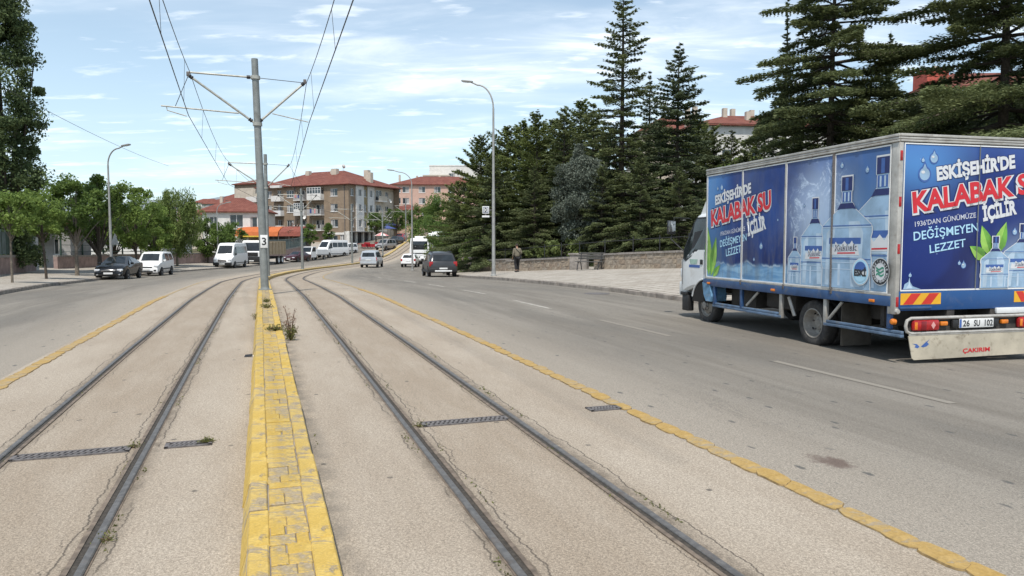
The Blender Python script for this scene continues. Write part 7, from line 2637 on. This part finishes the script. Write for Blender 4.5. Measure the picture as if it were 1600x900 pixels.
# ------------------------------------------------------------------ weeds on the median
def weed(s, o, h, r, n, label, mats, seed, stems=9, z=.0, ls=1.0):
    rs = np.random.RandomState(seed)
    p = rp(s, o, z)
    t = empty('weed', p, 0, label, 'weed', 'weeds growing along the yellow median')
    m = MB()
    C = []
    for k in range(stems):
        a = rs.uniform(0, 6.28)
        q = rs.uniform(.2, 1) * r
        e = Vector((math.cos(a) * q, math.sin(a) * q, h * rs.uniform(.45, 1.0)))
        mid = e * .5 + Vector((0, 0, h * .12))
        m.tube([(0, 0, -.02), mid, e], [.006, .004, .002], 4, False)
        for f in rs.uniform(.15, 1.0, n // stems):
            C.append(np.array(Vector((0, 0, 0)).lerp(mid, min(1, f * 2)) if f < .5 else mid.lerp(e, f * 2 - 1)) + rs.normal(0, .022, 3))
    m.build('stems', MT['dry'], t)
    C = np.array(C)
    C[:, 2] = np.maximum(C[:, 2], .012)
    k = len(C)
    u = unit(rs.normal(0, 1, (k, 3))); v = unit(np.cross(u, rs.normal(0, 1, (k, 3))))
    l = rs.uniform(.010, .026, k) * ls
    half = C[:, 2] > h * .5
    leaf_mesh('leaves', C, u * l[:, None], v * (l * .4)[:, None], rs.uniform(0, 1, k), MT[mats], t)
    return t


weed(12.55, .29, .52, .20, 190, 'tall dry flowering weed at the right foot of the yellow median', 'dry', 1, 12)
weed(12.1, .27, .24, .13, 420, 'dense low green tuft under the tall dry weed', 'weed', 2, 16)
weed(12.3, .06, .07, .24, 260, 'flat green weed spreading over the yellow median beside the tall one', 'weed', 3, 18, .15)
weed(15.6, -.25, .12, .15, 260, 'low green weed on the left face of the yellow median', 'weed', 4, 14)
weed(16.6, -.05, .07, .16, 200, 'small green weed on top of the median nearer to the numbered pole', 'weed', 5, 12, .15)
weed(18.2, -.06, .07, .14, 170, 'farthest small weed on top of the median before the numbered pole', 'weed', 6, 12, .15)
weed(6.2, -.58, .014, .06, 260, 'weeds filling the end of the short grate left of the median', 'weed', 7, 14, .006, .42)
weed(6.25, -1.11, .02, .05, 90, 'small green tuft where the left grate meets the rail', 'weed', 8, 10, 0, .5)
weed(4.35, -.955, .02, .04, 80, 'tiny green tuft against the near left rail', 'weed', 9, 8, 0, .45)
weed(6.15, 1.10, .025, .05, 110, 'tiny dry tuft at the left end of the right track grate', 'weed', 10, 8, 0, .45)
# grass in the joints beside the rails and along the kerbs
rs = np.random.RandomState(5)
C = []
for o in (-1.075, -.945, .93, 1.13, -1.93, 1.9, 2.06, .22, -.22):
    k = 700 if abs(o) > .5 else 160
    ss = 3 + rs.uniform(0, 1, k) ** 1.4 * 26
    keep = np.sin(ss * 2.1 + o * 9) + np.sin(ss * 5.3 + o * 3) > .75
    for s in ss[keep]:
        q = rp(s, o + rs.normal(0, .014))
        C.append((q.x, q.y, q.z + rs.uniform(0, .010)))
C = np.array(C)
k = len(C)
u = unit(rs.normal(0, 1, (k, 3)) + np.array([0, 0, .3])); v = unit(np.cross(u, rs.normal(0, 1, (k, 3))))
l = rs.uniform(.006, .016, k)
g_ = leaf_mesh('joint_grass', C, u * l[:, None], v * (l * .4)[:, None], rs.uniform(0, .6, k), MT['weed'], None)
tag(g_, 'sparse dry grass in the joints beside the rails', 'grass', kind='stuff')
# a dropped scrap left of the median
p = rp(10.6, -.34)
sc_ = empty('litter', p, .5, 'small dark scrap lying left of the yellow median', 'litter')
m = MB(); m.face([(-.06, -.03, .002), (.05, -.04, .012), (.06, .03, .03), (-.03, .04, .025)]); m.build('scrap', MT['black'], sc_, 0)
m = MB(); m.face([(.05, -.05, .003), (.11, -.04, .004), (.10, .01, .02), (.06, .0, .018)]); m.build('paper', MT['white'], sc_, 0)


# ------------------------------------------------------------------ the walking man
def skin_mesh(name, verts, edges, radii, mat, parent, sub=2, rootv=0):
    me = bpy.data.meshes.new(name)
    me.from_pydata(verts, edges, [])
    o = bpy.data.objects.new(name, me)
    COL.objects.link(o)
    md = o.modifiers.new('skin', 'SKIN')
    md.use_smooth_shade = True
    sv = me.skin_vertices[0].data
    for i, r in enumerate(radii):
        r = r if isinstance(r, tuple) else (r, r)
        sv[i].radius = r
        sv[i].use_root = (i == rootv)
    ss = o.modifiers.new('sub', 'SUBSURF')
    ss.levels = sub
    dg = bpy.context.evaluated_depsgraph_get()
    m2 = bpy.data.meshes.new_from_object(o.evaluated_get(dg))
    COL.objects.unlink(o)
    bpy.data.objects.remove(o)
    m2.name = name
    m2.materials.clear()
    m2.materials.append(mat)
    m2.polygons.foreach_set('use_smooth', [True] * len(m2.polygons))
    return link(bpy.data.objects.new(name, m2), parent)


def man(X, Y, rz):
    t = empty('person', (X, Y, zg(X, Y, True)), rz, 'man in a brown grey jacket and black trousers walking on the right pavement', 'person')
    skin = plain('skin', (.36, .20, .135), .6, 0, .1, 12)
    jack = plain('jacket_cloth', (.165, .145, .105), .85, 0, .15, 9)
    trou = plain('trouser_cloth', (.012, .012, .014), .85, 0, .2, 9)
    hair = plain('hair', (.03, .022, .018), .8, 0, .2, 30)
    V, Eg, Rr = [], [], []

    def add(p, r, par=None):
        V.append(p); Rr.append(r)
        if par is not None:
            Eg.append((par, len(V) - 1))
        return len(V) - 1
    pel = add((0, 0, .93), (.15, .11))
    bel = add((0, .01, 1.10), (.14, .105), pel)
    ch = add((0, .02, 1.30), (.17, .115), bel)
    nk0 = add((0, .02, 1.44), (.085, .075), ch)
    nk = add((0, .035, 1.50), (.055, .055), nk0)
    hd = add((0, .06, 1.58), (.072, .085), nk)
    hd2 = add((0, .065, 1.66), (.074, .090), hd)
    add((0, .06, 1.72), (.045, .055), hd2)
    hands = {}
    arms = {-1: [(-.19, .02, 1.40), (-.24, .0, 1.14), (-.25, .10, .90)], 1: [(.19, .02, 1.40), (.27, -.04, 1.16), (.17, .12, 1.02)]}
    legs = {-1: [(-.09, .0, .88), (-.10, .06, .49), (-.10, -.10, .09), (-.10, .06, .03)], 1: [(.09, .0, .88), (.09, .10, .50), (.10, .12, .08), (.10, .28, .04)]}
    for s in (-1, 1):
        a = add(arms[s][0], .058, ch)
        b = add(arms[s][1], .043, a)
        c = add(arms[s][2], .028, b)
        d = Vector(arms[s][2]) - Vector(arms[s][1]); d.normalize()
        pm = Vector(arms[s][2]) + d * .06
        h = add(tuple(pm), (.035, .02), c)
        side = Vector((0, 1, 0)) if s < 0 else Vector((0, 0, 1))
        for k in range(4):
            r0 = pm + d * .045 + side * (k - 1.5) * .017
            f1 = add(tuple(r0), .009, h)
            f2 = add(tuple(r0 + d * (.035 - abs(k - 1.2) * .004) - Vector((s * .008, 0, 0))), .008, f1)
            add(tuple(r0 + d * (.060 - abs(k - 1.2) * .006) - Vector((s * .024, 0, 0))), .007, f2)
        th_ = add(tuple(pm + side * .042 + d * .005), .010, h)
        add(tuple(pm + side * .055 + d * .04), .008, th_)
        l0 = add(legs[s][0], .092, pel)
        l1 = add(legs[s][1], .060, l0)
        l2 = add(legs[s][2], .040, l1)
        add(legs[s][3], .038, l2)
    body = skin_mesh('body', V, Eg, Rr, skin, t)
    # face: nose, eyes, mouth, ears on the head
    m = MB()
    m.tube([(0, .148, 1.635), (0, .172, 1.60), (0, .150, 1.59)], [.010, .016, .008], 6)
    m.build('nose', skin, body)
    for s in (-1, 1):
        m = MB(); m.lathe([(.0, .010), (.011, .005), (.012, 0)], 8, Matrix.Translation((s * .032, .146, 1.645)) @ Matrix.Rotation(R_(-90), 4, 'X')); m.build('eye', MT['black'], body)
        m = MB(); m.lathe([(.0, .016), (.022, .013), (.030, 0)], 10, Matrix.Translation((s * .074, .055, 1.62)) @ Matrix.Rotation(R_(90 * s), 4, 'Y')); m.build('ear', skin, body)
    m = MB(); m.box(-.024, .024, .138, .150, 1.553, 1.562, .003); m.build('mouth', plain('lips', (.25, .10, .08), .6), body)
    # hair cap over the back and top of the head
    m = MB()
    bmesh.ops.create_uvsphere(m.bm, u_segments=18, v_segments=12, radius=1, matrix=Matrix.Translation((0, .052, 1.658)) @ Matrix.Diagonal((.088, .104, .092, 1)))
    dele = [v for v in m.bm.verts if (v.co.y > .095 and v.co.z < 1.70) or v.co.z < 1.605]
    bmesh.ops.delete(m.bm, geom=dele, context='VERTS')
    m.build('hair', hair, t)
    # clothes
    jv = [(0, 0, .90), (0, .01, 1.08), (0, .02, 1.30), (0, .02, 1.43), (-.19, .02, 1.40), (-.242, .0, 1.14), (-.25, .095, .92), (.19, .02, 1.40), (.272, -.04, 1.16), (.178, .11, 1.03)]
    je = [(0, 1), (1, 2), (2, 3), (2, 4), (4, 5), (5, 6), (2, 7), (7, 8), (8, 9)]
    jr = [(.205, .165), (.195, .15), (.215, .15), (.11, .10), .088, .068, .055, .088, .070, .056]
    skin_mesh('jacket', jv, je, jr, jack, t)
    tv = [(0, 0, .95)]
    te = []
    trd = [(.165, .125)]
    for s in (-1, 1):
        L = legs[s]
        b = len(tv)
        tv += [L[0], L[1], (L[2][0], L[2][1], L[2][2] + .03)]
        trd += [.118, .088, .068]
        te += [(0, b), (b, b + 1), (b + 1, b + 2)]
        m = MB()
        m.box(-.05, .05, -.07, .20, 0, .085, .03, M=Matrix.Translation((L[2][0], L[2][1], max(0, L[3][2] - .04))))
        m.build('shoe', MT['black'], t)
    skin_mesh('trousers', tv, te, trd, trou, t)
    m = MB(); m.tube([(-.17, .10, 1.44), (-.10, -.10, 1.42), (.06, -.135, 1.25), (.20, -.10, 1.02)], .014, 5); m.build('bag_strap', MT['black'], t)
    m = MB(); m.box(.18, .25, -.14, .08, .82, 1.02, .03); m.build('shoulder_bag', MT['black'], t)


man(.32, 45.3, R_(18))
